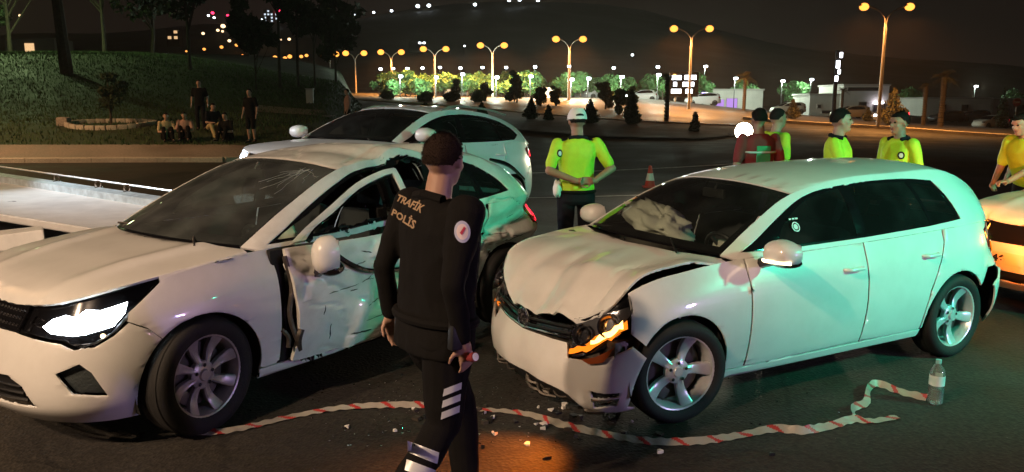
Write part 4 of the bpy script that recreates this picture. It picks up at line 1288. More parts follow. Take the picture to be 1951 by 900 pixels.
# ------------------------------------------------------------------ terrain heights
CTRL = [at(1180, 235, 45), at(950, 214, 56), at(735, 199, 60), at(1000, 206, 62), at(950, 186, 92), at(740, 186, 92), at(1250, 190, 92), at(1400, 214, 104), at(1620, 224, 100), at(1850, 224, 112), at(1885, 245, 86), at(1700, 247, 58), at(1951, 264, 52), at(1480, 236, 58), at(1320, 262, 36), at(600, 196, 60), at(1500, 290, 24), at(1800, 300, 22)]
CTRL = [(p.x, p.y, p.z) for p in CTRL]
CTRL += [(x, y, 0.0) for x in (-24, -12, -4, 0, 4, 12, 24) for y in (-14, -4, 3, 7)]
CTRL += [(-3, 10, .11), (-10, 11, .08), (4, 11, 0), (12, 11, 0), (0, 16, .03), (8, 17, 0), (-8, 17, .08), (-16, 22, .10), (-8, 22.5, .10), (0, 24, .08), (-30, 22, .12), (-50, 20, .1), (-30, 60, 2.2), (-60, 60, 2.6), (-60, 120, 4), (0, 150, 4.0), (60, 150, 1.0), (120, 120, 0), (60, 30, -.4), (120, 40, -1), (0, 250, 5), (-150, 250, 8), (150, 250, 3)]
CP = np.array(CTRL); 
_d = np.sqrt(((CP[:, None, :2]-CP[None, :, :2])**2).sum(-1)+9.0)
_A = np.zeros((len(CP)+3,)*2); n_c = len(CP)
_A[:n_c, :n_c] = -_d+np.eye(n_c)*-.15; _A[:n_c, n_c] = 1; _A[:n_c, n_c+1:] = CP[:, :2]; _A[n_c, :n_c] = 1; _A[n_c+1:, :n_c] = CP[:, :2].T
_w = np.linalg.solve(_A, np.concatenate([CP[:, 2], np.zeros(3)]))
def TZ(x, y):
    x = np.asarray(x, float); y = np.asarray(y, float); sh = x.shape
    x = x.ravel(); y = y.ravel()
    d = np.sqrt((x[:, None]-CP[None, :, 0])**2+(y[:, None]-CP[None, :, 1])**2+9.0)
    z = -d @ _w[:n_c]+_w[n_c]+x*_w[n_c+1]+y*_w[n_c+2]
    near = sst(9.5, 7.6, y)*sst(30, 20, np.abs(x))
    z = z*(1-near)
    z = np.where(y < 7.6, z*sst(18, 40, np.abs(x)), z)
    z = z+.20*np.exp(-((x+2.3)/1.7)**2-((y-9.4)/1.5)**2)*sst(7.2, 8.6, y)
    return z.reshape(sh)
def tz(x, y): return float(TZ(np.array([x]), np.array([y]))[0])
def on(px, d, py_guess=230):
    """ground point at picture column px and forward distance d"""
    z = 0.0; x = 0
    for _ in range(4):
        # depth along the axis
        dep = d*math.cos(CAM_PITCH)-(z-CAM_H)*math.sin(CAM_PITCH)
        x = (px-975.5)/CAM_F*dep; z = tz(x, d)
    return Vector((x, d, z))
# ================================================================== light SUV waiting behind the wreck
SUV_DLO = [(x*1.02+.03, 1.105+(z-.985)*1.08) for x, z in DLO_GOLF[:-9]]+[(-1.30, 1.455), (-1.52, 1.34), (-1.60, 1.22), (-1.30, 1.145), (-.3, 1.115), (.3, 1.10)]
SUV_DLO = spl([(.86, 1.10), (.70, 1.165), (.45, 1.29), (.18, 1.385), (-.10, 1.445), (-.5, 1.475), (-.95, 1.465), (-1.30, 1.42)], 5)+spl([(-1.30, 1.42), (-1.52, 1.34), (-1.62, 1.25)], 4)[1:]+[(-1.45, 1.175), (-1.0, 1.145), (-.3, 1.115), (.3, 1.105)]
SUV_PAN = [spl([(.55, 1.12), (.43, 1.235), (.16, 1.36), (-.10, 1.42), (-.235, 1.44)], 4)+[(-.235, 1.13)],
    [(-.33, 1.135), (-.33, 1.448), (-.6, 1.452), (-1.0, 1.435), (-1.12, 1.165)],
    [(-1.15, 1.168), (-1.04, 1.43), (-1.29, 1.395), (-1.48, 1.325), (-1.575, 1.25), (-1.43, 1.19)]]
suv = empty('suv_car', (-1.52, 10.43, .19), R(236.5), 1.035, R(-3.4))
tag(suv, 'pale silver white crossover with bright headlight behind the smashed car', 'car')
CS = Car(SP_SUV); PS = suv_polys(); PP_ = M['paint_pearl']
SP_SUV['rear_split'] = .80; SP_SUV['lamp_z'] = (.90, 1.08)
SP_SUV['cowl'] = [(.97, -.76), (1.10, -.45), (1.15, 0), (1.10, .45), (.97, .76)]; SP_SUV['cowlz'] = 1.095
SP_SUV['hdl1'] = (-.13, .95); SP_SUV['hdl2'] = (-1.0, .97)
WH_SUV = make_wheel(.335, .235, .22, 5, .05, .08, M['alloy'])
build_car(suv, CS, PS, PP_, WH_SUV, 0, dict(dlo=SUV_DLO, panes=SUV_PAN, tail='on'))
sb = CS.wall('front_bumper', [full_front(CS, PS['bumper'])], PP_, suv, 1)
front_fill(CS, suv, 'grille', CS.uv([('u', [(-1.75, .84), (1.75, .84), (1.78, 1.6), (-1.78, 1.6), (-1.75, .84)])]), 'gloss_black', -.01)
for sd in (1, -1):
    loop = CS.uv(PS['headlight'])
    h = CS.wall('headlight', [loop], 'lamp_shell', suv, sd, .12, .2, off=-.03)
    CS.wall('lit_lamp', [CS.uv([('u', [(1.9, .86), (2.9, .83), (3.7, .88), (3.5, .96), (2.4, .93), (1.9, .90), (1.9, .86)])])], 'headlamp_white', h, sd, .1, .2, off=-.012)
    CS.wall('lens_cover', [loop], 'clear_lens', h, sd, .15, .2, thick=0)
    side_mirror(suv, PP_, (.72, sd*1.04, 1.185), sd, None, size=(.13, .25, .17))
# person at the wheel and light roof lining
m = MB(); m.box((.15, -.30, 1.43), (.25, .42, .03), bev=.01); m.box((.15, .34, 1.43), (.25, .42, .03), bev=.01); m.build('sun_visor', M['airbag'], suv)
m = MB()
for sd in (1, -1):
    m = MB(); m.tube(spl([(.0, sd*.66, 1.50), (-.3, sd*.655, 1.565), (-1.0, sd*.645, 1.56), (-1.45, sd*.63, 1.51)], 4), .014, 6); m.build('roof_rail', M['alloy_grey'], suv)

# ================================================================== pale car at the right edge, hazard lamps on
SP_E = {k: v for k, v in SP_CLIO.items() if k != 'D'}
SP_E['lamp_z'] = (.74, .96)
edge = empty('saloon_car', (6.31, 7.65, 0), R(205), 1.0)
tag(edge, 'pale car cut off at the right edge, hood glowing orange from its hazard lamps', 'car')
CE = Car(SP_E); PE = clio_polys()
PE['headlight'] = PC['headlight']; PE['bumper'] = PC['bumper']
build_car(edge, CE, PE, PW, WH_CLIO, 0, dict(dlo=DLO_CLIO, panes=PANES_CLIO))
lowE = CE.uv([('u', [(-1.95, .26), (1.95, .26), (1.9, .36), (-1.9, .36), (-1.95, .26)])])
eb = CE.wall('front_bumper', [full_front(CE, PE['bumper']), lowE], PW, edge, 1)
front_fill(CE, eb, 'lower_grille', lowE, 'black_plastic', -.03)
front_fill(CE, edge, 'grille', CE.uv([('u', [(-1.33, .60), (1.33, .60), (1.36, 1.4), (-1.36, 1.4), (-1.33, .60)])]), 'gloss_black', .004)
for sd in (1, -1):
    loop = CE.uv(PE['headlight'])
    h = CE.wall('headlight', [loop], 'gloss_black', edge, sd, .12, .2, off=-.03)
    CE.wall('hazard_lamp', [CE.uv([('u', [(2.3, .69), (3.0, .70), (3.0, .735), (2.3, .725), (2.3, .69)])])], 'indicator_amber', h, sd, .1, .2, off=-.008)
    CE.wall('lens_cover', [loop], 'clear_lens', h, sd, .15, .2, thick=0)
pc = wpt(CE, 0, .47, .012)

plate(edge, pc, Matrix.Rotation(R(90), 4, 'Z') @ Matrix.Rotation(R(90), 4, 'X'), '46')
for sd in (1, -1):
    ld = bpy.data.lights.new('hazard_light', 'POINT'); ld.color = (1, .28, .03); ld.energy = 14; ld.shadow_soft_size = .06
    lo = put(bpy.data.objects.new('hazard_light', ld), edge); lo.location = wpt(CE, 2.6, .80, .22, sd)

# ================================================================== simple small cars for the far background
def far_car(label, loc, yaw, col, lit=None, suvish=False, cat='car', group='cars in the background', name='parked_car', bar=False):
    sp = dict(SP_SUV if suvish else SP_GOLF); sp.pop('D', None)
    C = Car(sp)
    r = empty(name, loc, yaw)
    tag(r, label, cat, group)
    key = 'farpaint_%.2f_%.2f_%.2f' % col
    pm = M.get(key) or pmat(key, col, .3, coat=.6)
    fx = sp['fax']; ar = sp['arch']; zc = sp['rw']
    for nm, lo_, hi in (('body', 0, 30),):
        UV, F = grid_poly([dens([(0.001, 0), (29.999, 0), (29.999, 4), (0.001, 4)], .5, True)], .5, .5)
        P = C.W(UV[:, 0], UV[:, 1])
        mobj('body', P, F, pm, r, True)
    # lid: hood
    pts = C.hood_front(5.9)+[(.93, -.74), (1.10, 0), (.93, .74)]
    C.hood('hood', pts, pm, r, du=.15, dv=.2, thick=0)
    gl = C.gv(DLO_GOLF if not suvish else SUV_DLO, .15); n = C.G.nu-1
    for sd in (1, -1):
        fr = C.side('window_pillar_frame', [dens([(0, 0), (n, 0), (n, 3), (0, 3)], .6, True), gl], pm, r, sd, .5, 1, gap=0, thick=0)
        C.side('side_window', [gl], 'gloss_black', r, sd, .5, 1, off=-.01, thick=0)
    C.topp('roof', [(2, -1), (2, 1), (5.4, 1), (5.4, -1)], pm, r, .5, .25, thick=0)
    C.topp('windscreen', [(0, -1), (0, 1), (2, 1), (2, -1)], 'gloss_black', r, .5, .25, thick=0)
    C.topp('rear_window', [(5.4, -1), (5.4, 1), (7, 1), (7, -1)], 'gloss_black', r, .5, .25, thick=0)
    rot = Matrix.Rotation(-math.pi/2, 4, 'X')
    for x in (fx, -fx):
        for sd in (1, -1):
            m = MB(); T_ = Matrix.Translation((x, sd*.82, zc))
            m.lathe([(.001, .085*sd), (.2, .085*sd), (.215, .06*sd), (.23, .09*sd), (zc-.02, .09*sd), (zc, .07*sd), (zc, -.10*sd)], 20, T_ @ rot, 0)
            m.build('wheel', M['rubber'], r)
    for sd in (1, -1):
        zl = (.74, .96) if not suvish else (.90, 1.08)
        C.wall('tail_light', [C.uv([('u', [(11.3, zl[0]), (12.5, zl[0]), (12.5, zl[1]), (11.3, zl[1]), (11.3, zl[0])])])], 'tail_red' if lit in ('tail', 'both') else 'red_lens', r, sd, .5, .5, off=.01, thick=0)
        zl = (.62, .76) if not suvish else (.84, .96)
        C.wall('headlight', [C.uv([('u', [(2.0, zl[0]), (3.4, zl[0]), (3.8, zl[1]), (2.0, zl[1]), (2.0, zl[0])])])], 'headlamp_white' if lit in ('head', 'both') else 'lamp_shell', r, sd, .5, .5, off=.01, thick=0)
    if bar:
        m = MB(); m.box((-.1, 0, 1.50), (.28, 1.1, .10), bev=.03); b = m.build('light_bar', M['gloss_black'], r)
        for sd, mt in ((1, 'beacon_blue'), (-1, 'beacon_violet')):
            m = MB(); m.box((-.1, sd*.32, 1.52), (.30, .42, .10), bev=.03); m.build('beacon', M[mt], b)
    return r
emat('beacon_blue', (.35, .25, 1.0), 14.0)
emat('beacon_violet', (.75, .35, 1.0), 14.0)
# ================================================================== people
WORK = bpy.data.scenes.new('work')          # small scratch scene for evaluating garments
def remesh(name, mb, mat, parent, voxel, smooth=4, wr=0.0, wsc=9.0, seed=0.0):
    tmp = bpy.data.objects.new('tmp', mesh_from('tmp', mb.v, mb.f, mat, True)); WORK.collection.objects.link(tmp)
    md = tmp.modifiers.new('r', 'REMESH'); md.mode = 'VOXEL'; md.voxel_size = voxel; md.use_smooth_shade = True
    if smooth:
        ms = tmp.modifiers.new('s', 'SMOOTH'); ms.factor = .5; ms.iterations = smooth
    vl = WORK.view_layers[0]; vl.update()
    me = bpy.data.meshes.new_from_object(tmp.evaluated_get(vl.depsgraph))
    bpy.data.objects.remove(tmp)
    me.materials.clear(); me.materials.append(mat)
    if wr > 0:
        me.update()
        for v, n in zip(me.vertices, [Vector(a.vector) for a in me.vertex_normals]):
            p = v.co
            q = Vector((p.x*wsc*.9+seed, p.y*wsc*.9, p.z*wsc*.55+.6*math.sin(p.x*9)))
            a = noise.fractal(q, 1.0, 2.0, 3)
            fold = 1-abs(noise.noise(q*.8+Vector((3, seed, 1))))*2
            v.co = p+n*wr*(a*.6+max(0, fold)*.8-.3)
    me.polygons.foreach_set('use_smooth', [True]*len(me.polygons))
    me.name = name
    return put(bpy.data.objects.new(name, me), parent)

def capsule(mb, a, b, ra, rb, n=14):
    """closed tapered capsule"""
    a = Vector(a); b = Vector(b); d = b-a; L = d.length
    if L < 1e-5: mb.ball(a, ra); return
    q = d.to_track_quat('Z', 'Y').to_matrix().to_4x4(); Mt = Matrix.Translation(a) @ q
    prof = [(.0005, -ra)]+[(ra*math.sin(t*math.pi/2), -ra*math.cos(t*math.pi/2)) for t in (.25, .5, .75)]+[(ra, 0)]
    prof += [(ra+(rb-ra)*t, L*t) for t in (.33, .67)]+[(rb, L)]+[(rb*math.cos(t*math.pi/2), L+rb*math.sin(t*math.pi/2)) for t in (.25, .5, .75)]+[(.0005, L+rb)]
    mb.lathe(prof, n, Mt)

def loft_rings(mb, rings, n=20, Mt=None):
    """closed body of elliptical rings (centre, half-depth x, half-width y) stacked along z"""
    vs = []; fs = []
    for (c, rx, ry) in rings:
        for k in range(n):
            a = 2*math.pi*k/n
            ca, sa = math.cos(a), math.sin(a)
            p = Vector((c[0]+rx*math.copysign(abs(ca)**.85, ca), c[1]+ry*math.copysign(abs(sa)**.85, sa), c[2]))
            vs.append(Mt @ p if Mt is not None else p)
    m = len(rings)
    for i in range(m-1):
        for k in range(n): fs.append((i*n+k, i*n+(k+1) % n, (i+1)*n+(k+1) % n, (i+1)*n+k))
    fs.append(tuple(range(n-1, -1, -1))); fs.append(tuple((m-1)*n+k for k in range(n)))
    mb.add(vs, fs)

def hand(mb, w, d, palm_n, side, curl=.5, r=.0085):
    """five-fingered hand at wrist w, pointing along d; palm_n = palm normal"""
    w = Vector(w); d = Vector(d).normalized(); pn = Vector(palm_n); pn = (pn-d*pn.dot(d)).normalized(); ac = d.cross(pn)*side
    loft = []
    capsule(mb, w-d*.02, w+d*.03, .026, .026, 10)
    for t in (-.024, -.008, .008, .024): capsule(mb, w+d*.02+ac*t*.8, w+d*.085+ac*t, .0155, .0135, 10)
    for i, (t, L) in enumerate(((-.030, .062), (-.010, .076), (.010, .080), (.029, .070))):
        b = w+d*.092+ac*t; ang = curl*(1.0+.12*(3-i)); dd = d; p = b
        for k, f in enumerate((.45, .32, .23)):
            a_ = ang*(k*.55+.35)
            dd = (d*math.cos(a_)+pn*math.sin(a_)).normalized()
            q = p+dd*L*f
            capsule(mb, p, q, r*(1.0-.08*k), r*(.94-.08*k), 8); p = q
    b = w+d*.03+ac*.032; dd = (d*.6+ac*.6+pn*.35).normalized()
    q = b+dd*.045; capsule(mb, b, q, .0125, .0105, 8)
    dd = (d*.85+pn*.45+ac*.1).normalized(); capsule(mb, q, q+dd*.033, .0102, .0085, 8)

pmat('skin', (.42, .25, .18), .55, var=.12, vscale=12)
pmat('skin_dark', (.34, .19, .13), .55, var=.12, vscale=12)
pmat('hair_dark', (.010, .008, .007), .8, bump=.5, bscale=160, spec=.2)
pmat('hair_brown', (.022, .012, .008), .85, bump=.5, bscale=160, spec=.2)
pmat('cloth_black', (.008, .0075, .0075), .9, bump=.25, bscale=220, spec=.12)
pmat('cloth_navy', (.010, .011, .016), .9, bump=.25, bscale=220, spec=.15)
pmat('hivis', (.52, .80, .035), .7, bump=.12, bscale=160, var=.10, vscale=14)
pmat('cloth_red', (.20, .02, .024), .8, bump=.12, bscale=160)
pmat('cloth_green', (.05, .30, .14), .8, bump=.12, bscale=160)
pmat('cloth_pink', (.40, .24, .20), .8)
pmat('cloth_cream', (.46, .37, .22), .8)
pmat('cloth_khaki', (.42, .33, .16), .8)
pmat('cap_white', (.78, .78, .76), .7, bump=.1, bscale=160)
pmat('reflective', (.62, .64, .66), .35, spec=.9)
pmat('shoe', (.012, .012, .012), .35)
pmat('eye', (.03, .02, .015), .2)
pmat('lip', (.25, .10, .08), .5)

def tr_point(p, pivot, Rm): return Rm @ (Vector(p)-Vector(pivot))+Vector(pivot)

def person(label, loc, yaw, J=None, outfit=None, voxel=.012, lean=0.0, twist=0.0, head_yaw=0.0, head_pitch=0.0, seated=False, curl=.5, scale=1.0, hair='hair_dark', skin='skin', group=None, cap=None, build=1.0, hands=None, fingers=True):
    o = dict(shirt='cloth_black', sleeve='short', trousers='cloth_black', shoes='shoe', collar=None)
    o.update(outfit or {})
    root = empty('person', loc, yaw, scale)
    tag(root, label, 'person', group)
    j = dict(pelvis=(0, 0, .95), hipL=(0, .095, .92), kneeL=(.02, .105, .50), ankleL=(-.03, .11, .09), hipR=(0, -.095, .92), kneeR=(.02, -.105, .50), ankleR=(-.03, -.11, .09), toeL=None, toeR=None,
        shL=(-.01, .19, 1.44), elL=(-.04, .26, 1.165), wrL=(.05, .275, .93), shR=(-.01, -.19, 1.44), elR=(-.04, -.26, 1.165), wrR=(.05, -.275, .93), palmL=(0, -1, 0), palmR=(0, 1, 0), handL=None, handR=None)
    if J: j.update(J)
    pv = Vector(j['pelvis'])
    Rm = (Matrix.Rotation(twist, 3, 'Z') @ Matrix.Rotation(lean, 3, 'Y'))
    sh = pv-Vector((0, 0, .95))
    up = lambda p: Rm @ (Vector(p)-Vector((0, 0, .95)))+pv          # upper body frame: leans about the pelvis
    UM = Matrix.Translation(pv) @ Rm.to_4x4() @ Matrix.Translation((0, 0, -.95))
    for k in ('shL', 'shR'): j[k] = up(j[k])
    for k in ('elL', 'wrL', 'elR', 'wrR'):
        if not (J and k in J and J.get('world')): j[k] = up(j[k])
    for k in ('hipL', 'hipR'): j[k] = Vector(j[k])+sh
    B = build
    # ---------------- body: one continuous skin surface
    b = MB()
    loft_rings(b, [((0, 0, .86), .07, .10), ((-.005, 0, .90), .105, .155*B), ((-.005, 0, .97), .105, .155*B), ((0, 0, 1.10), .095, .140*B), ((.005, 0, 1.24), .108, .152*B), ((-.005, 0, 1.36), .108, .165*B), ((-.015, 0, 1.44), .085, .150*B), ((-.015, 0, 1.49), .06, .075)], 20, UM)
    capsule(b, up((-.02, 0, 1.44)), up((.0, 0, 1.58)), .062, .056)
    hc = up((.015, 0, 1.655))
    Hm = Matrix.Translation(hc) @ Rm.to_4x4() @ Matrix.Rotation(head_yaw, 4, 'Z') @ Matrix.Rotation(head_pitch, 4, 'Y')
    b.ball((-.012, 0, .022), (.096, .076, .092), 18, 12, M=Hm)
    b.ball((.022, 0, -.040), (.066, .060, .080), 16, 12, M=Hm)
    b.ball((.055, 0, -.083), (.034, .036, .030), 12, 8, M=Hm)
    for p, q, r0, r1 in (((.076, 0, .020), (.098, 0, -.018), .010, .015), ): capsule(b, Hm @ Vector(p), Hm @ Vector(q), r0, r1, 10)
    for s in (1, -1):
        b.ball((-.005, s*.078, -.005), (.020, .012, .032), 10, 8, M=Hm)
        b.ball((.066, s*.034, .032), (.018, .026, .012), 10, 8, M=Hm)     # brow
        b.ball((.056, s*.040, -.022), (.022, .022, .022), 10, 8, M=Hm)    # cheek
    for s, S in ((1, 'L'), (-1, 'R')):
        capsule(b, j['sh'+S], j['el'+S], .052*B, .041)
        capsule(b, j['el'+S], j['wr'+S], .042, .028)
        hd = Vector(j['hand'+S]) if j['hand'+S] else (Vector(j['wr'+S])-Vector(j['el'+S]))
        if fingers: hand(b, j['wr'+S], hd, j['palm'+S], s, curl, r=max(.0085, voxel*.85))
        else: capsule(b, j['wr'+S], Vector(j['wr'+S])+hd.normalized()*.13, .032, .024)
        capsule(b, j['hip'+S], j['knee'+S], .085*B, .056)
        capsule(b, j['knee'+S], j['ankle'+S], .056, .040)
        kn = Vector(j['knee'+S]); an = Vector(j['ankle'+S])
        capsule(b, kn+(an-kn)*.12+Vector((-.015, 0, 0)), kn+(an-kn)*.5+Vector((-.02, 0, 0)), .050, .046)
        to = Vector(j['toe'+S]) if j['toe'+S] else an+Vector((.16, s*.03, -.05))
        j['toe'+S] = to
        capsule(b, an+Vector((0, 0, -.03)), an+(to-an)*.7, .035, .030)
    remesh('body', b, M[skin], root, voxel, 3)
    # ---------------- face details
    if voxel < .02:
        for s in (1, -1):
            m = MB(); m.ball((.076, s*.031, .014), (.010, .015, .010), 10, 8, M=Hm); m.build('eye', M['eye'], root)
        m = MB(); m.ball((.080, 0, -.056), (.012, .024, .007), 10, 6, M=Hm); m.build('mouth', M['lip'], root)
    # ---------------- hair
    if hair:
        h = MB(); vs = []; fs = []; seg, rg = 26, 16
        for i in range(rg+1):
            th = math.pi*.64*i/rg
            for k in range(seg):
                ph = 2*math.pi*k/seg
                d = Vector((math.sin(th)*math.cos(ph), math.sin(th)*math.sin(ph), math.cos(th)))
                lim = .33 if d.x > .45 else (.33+.20*min(1, (.45-d.x)/.35) if d.x > .1 else (.53 if d.x > -.2 else .63))      # hairline
                t2 = min(th, math.pi*lim); d = Vector((math.sin(t2)*math.cos(ph), math.sin(t2)*math.sin(ph), math.cos(t2)))
                q = 1.0+.03*noise.noise(d*6+Vector((1, 2, 3)))
                vs.append(Hm @ Vector((-.013+d.x*.1005*q, d.y*.0805*q, .022+d.z*.097*q)))
        for i in range(rg):
            for k in range(seg): fs.append((i*seg+k, (i+1)*seg+k, (i+1)*seg+(k+1) % seg, i*seg+(k+1) % seg))
        if voxel < .0125:
            rs_ = np.random.RandomState(int(abs(loc[0])*100)+3); base = [(Vector(v), Vector(v)-hc) for v in vs]
            for k in range(3600):
                i = rs_.randint(0, rg); q = rs_.randint(0, seg); a_ = vs[i*seg+q]; b_ = vs[(i+1)*seg+(q+1) % seg]; t = rs_.uniform(0, 1)
                p = a_.lerp(b_, t); n_d = (p-hc).normalized(); d = (n_d+Vector(rs_.normal(0, .35, 3))-Rm @ Vector((0, 0, .5))).normalized(); w_ = n_d.orthogonal()*.0016
                k0 = len(vs); vs += [p-w_-n_d*.003, p+w_-n_d*.003, p+d*rs_.uniform(.005, .013)]; fs.append((k0, k0+1, k0+2))
        h.add(vs, fs); h.build('hair', M[hair], root, sharp=None)
    if cap:
        c = MB(); vs = []; fs = []; seg, rg = 28, 12
        for i in range(rg+1):
            th = math.pi*.53*i/rg
            for k in range(seg):
                ph = 2*math.pi*k/seg
                d = Vector((math.sin(th)*math.cos(ph), math.sin(th)*math.sin(ph), math.cos(th)))
                z = d.z*.118
                e = .92+.08*(1-abs(d.z))
                vs.append(Hm @ Vector((-.012+d.x*.116*e, d.y*.096*e, .028+min(z, .098)+.004*noise.noise(d*4))))
        for i in range(rg):
            for k in range(seg): fs.append((i*seg+k, (i+1)*seg+k, (i+1)*seg+(k+1) % seg, i*seg+(k+1) % seg))
        c.add(vs, fs)
        co = c.build('cap', M[cap], root, sharp=None)
        m = MB(); pk = []
        for k in range(15):
            a = -1.15+2.3*k/14; pk.append((Hm @ Vector((-.012+.110*math.cos(a), .094*math.sin(a), .030)), Hm @ Vector((-.012+.110*math.cos(a)+.075*max(0, math.cos(a*1.25)), .100*math.sin(a), .016))))
        vs = [p for q in pk for p in q]; vs += [p+Vector((0, 0, .006)) for p in vs]; n2 = len(pk)*2
        fs = [(2*k, 2*k+1, 2*k+3, 2*k+2) for k in range(14)]+[(n2+2*k, n2+2*k+2, n2+2*k+3, n2+2*k+1) for k in range(14)]+[(2*k+1, n2+2*k+1, n2+2*k+3, 2*k+3) for k in range(14)]
        m.add(vs, fs); m.build('cap_peak', M[cap], co)
        m = MB(); g = [Hm @ Vector((-.012-.1145*math.cos(a), .0955*math.sin(a), .048+.020*math.cos(a*2.6))) for a in np.linspace(-.42, .42, 9)]
        g2 = [Hm @ Vector((-.012-.1145*math.cos(a), .0955*math.sin(a), .046)) for a in np.linspace(-.42, .42, 9)]
        m.add([p+(p-hc)*.012 for p in g]+[p+(p-hc)*.012 for p in g2], [(k, k+1, 10+k, 9+k) for k in range(8)]); m.build('cap_rear_opening', M['hair_dark'], co)
    # ---------------- shirt
    wr = (.011 if voxel < .009 else .008) if voxel < .02 else .004
    if o['shirt']:
        s_ = MB(); e = .016
        lo_ = o.get('hem', .88) if not o.get('tucked') else .965
        loft_rings(s_, [((0, 0, lo_), .108+e+.012*(lo_ < .86), .158*B+e+.010*(lo_ < .86)), ((-.0, 0, lo_+.04), .112+e+.010*(lo_ < .86), .160*B+e+.008*(lo_ < .86)), ((0, 0, 1.08), .108+e, .150*B+e), ((.005, 0, 1.24), .115+e, .160*B+e), ((-.005, 0, 1.36), .112+e, .172*B+e), ((-.015, 0, 1.44), .088+e, .158*B+e), ((-.015, 0, 1.495), .060+e, .072+e)], 24, UM)
        for S in 'LR':
            a, el, wr_ = Vector(j['sh'+S]), Vector(j['el'+S]), Vector(j['wr'+S])
            k = .80 if o['sleeve'] == 'short' else 1.0
            capsule(s_, a, a+(el-a)*k, .062*B, .058 if k < 1 else .050)
            if o['sleeve'] == 'long': capsule(s_, el, el+(wr_-el)*.97, .050, .038)
        so = remesh('shirt', s_, M[o['shirt']], root, voxel, 3, wr, 9.0, loc[0] if hasattr(loc, '__len__') else 0)
    else: so = None
    # ---------------- trousers
    t_ = MB(); e = .014
    loft_rings(t_, [((0, 0, .84), .095+e, .14*B), ((-.01, 0, .88), .112+e, .158*B+e), ((-.005, 0, .96), .108+e, .156*B+e), ((0, 0, 1.02), .098+e, .146*B+e)], 22, UM)
    for S in 'LR':
        hp, kn, an = Vector(j['hip'+S]), Vector(j['knee'+S]), Vector(j['ankle'+S])
        k = o.get('tlen', 1.0)
        capsule(t_, hp, kn, .098*B, .074)
        if k > .4: capsule(t_, kn, kn+(an-kn)*k, .074, .064)
    to_ = remesh('trousers', t_, M[o['trousers']], root, voxel, 3, wr, 8.0, 3.0)
    # ---------------- shoes
    for s, S in ((1, 'L'), (-1, 'R')):
        m = MB(); an = Vector(j['ankle'+S]); tv = Vector(j['toe'+S])
        capsule(m, an+Vector((0, 0, .03)), an+Vector((-.02, 0, -.045)), .052, .046); capsule(m, an+Vector((-.03, 0, -.045)), tv+Vector((0, 0, -.005)), .044, .038)
        remesh('shoe', m, M[o['shoes']], root, max(voxel, .012), 2)
    return root, dict(j=j, up=up, UM=UM, Hm=Hm, shirt=so, trousers=to_, Rm=Rm)

def shrink_patch(name, mat, parent, target, pts_fn, nx, ny, off=.003):
    """flat print pressed onto a garment: grid of rays onto the garment mesh"""
    from mathutils.bvhtree import BVHTree
    bv = BVHTree.FromPolygons([v.co for v in target.data.vertices], [p.vertices for p in target.data.polygons])
    return bv
def print_on(name, mesh_obj_, mat, parent, Mt, garment, off=.0025):
    """project a flat mesh (text) along its own -Z onto a garment so that it follows the cloth"""
    from mathutils.bvhtree import BVHTree
    bv = BVHTree.FromPolygons([v.co for v in garment.data.vertices], [tuple(p.vertices) for p in garment.data.polygons])
    d = (Mt.to_3x3() @ Vector((0, 0, -1))).normalized()
    me = mesh_obj_.data
    for v in me.vertices:
        h = bv.ray_cast(v.co-d*.3, d)
        if h[0] is not None: v.co = h[0]-d*off
    return mesh_obj_
# ================================================================== ground, roads, kerbs
def proc_ground(key, c1, c2, scale, rough, bump_, c3=None, s3=60.0, stain=None):
    m = bpy.data.materials.new(key); nt, b = nodes_of(m)
    tc = nt.nodes.new('ShaderNodeTexCoord')
    n = nt.nodes.new('ShaderNodeTexNoise'); n.inputs['Scale'].default_value = scale; n.inputs['Detail'].default_value = 8; n.inputs['Roughness'].default_value = .62
    nt.links.new(tc.outputs['Object'], n.inputs['Vector'])
    r = nt.nodes.new('ShaderNodeValToRGB'); r.color_ramp.elements[0].position = .3; r.color_ramp.elements[1].position = .7
    r.color_ramp.elements[0].color = (*c1, 1); r.color_ramp.elements[1].color = (*c2, 1)
    nt.links.new(n.outputs['Fac'], r.inputs[0])
    f = nt.nodes.new('ShaderNodeTexNoise'); f.inputs['Scale'].default_value = s3; f.inputs['Detail'].default_value = 4
    nt.links.new(tc.outputs['Object'], f.inputs['Vector'])
    mx = nt.nodes.new('ShaderNodeMix'); mx.data_type = 'RGBA'; mx.blend_type = 'MULTIPLY'; mx.inputs[0].default_value = .6
    g = nt.nodes.new('ShaderNodeMapRange'); g.inputs[1].default_value = .3; g.inputs[2].default_value = .7; g.inputs[3].default_value = .45; g.inputs[4].default_value = 1.5
    nt.links.new(f.outputs['Fac'], g.inputs[0]); nt.links.new(r.outputs[0], mx.inputs[6]); nt.links.new(g.outputs[0], mx.inputs[7])
    nt.links.new(mx.outputs[2], b.inputs['Base Color'])
    rr = nt.nodes.new('ShaderNodeMapRange'); rr.inputs[1].default_value = .35; rr.inputs[2].default_value = .7; rr.inputs[3].default_value = rough*.72; rr.inputs[4].default_value = min(1, rough*1.15)
    nt.links.new(n.outputs['Fac'], rr.inputs[0]); nt.links.new(rr.outputs[0], b.inputs['Roughness'])
    bp = nt.nodes.new('ShaderNodeBump'); bp.inputs['Strength'].default_value = bump_; bp.inputs['Distance'].default_value = .015
    nt.links.new(f.outputs['Fac'], bp.inputs['Height']); nt.links.new(bp.outputs[0], b.inputs['Normal'])
    M[key] = m
    return m
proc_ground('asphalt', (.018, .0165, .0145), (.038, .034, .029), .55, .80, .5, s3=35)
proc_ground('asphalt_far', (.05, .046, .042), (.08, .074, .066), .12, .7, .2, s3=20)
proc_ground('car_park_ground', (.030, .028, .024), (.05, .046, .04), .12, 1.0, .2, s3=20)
for k_ in ('asphalt_far', 'car_park_ground'): M[k_].node_tree.nodes['Principled BSDF'].inputs['Specular IOR Level'].default_value = .05
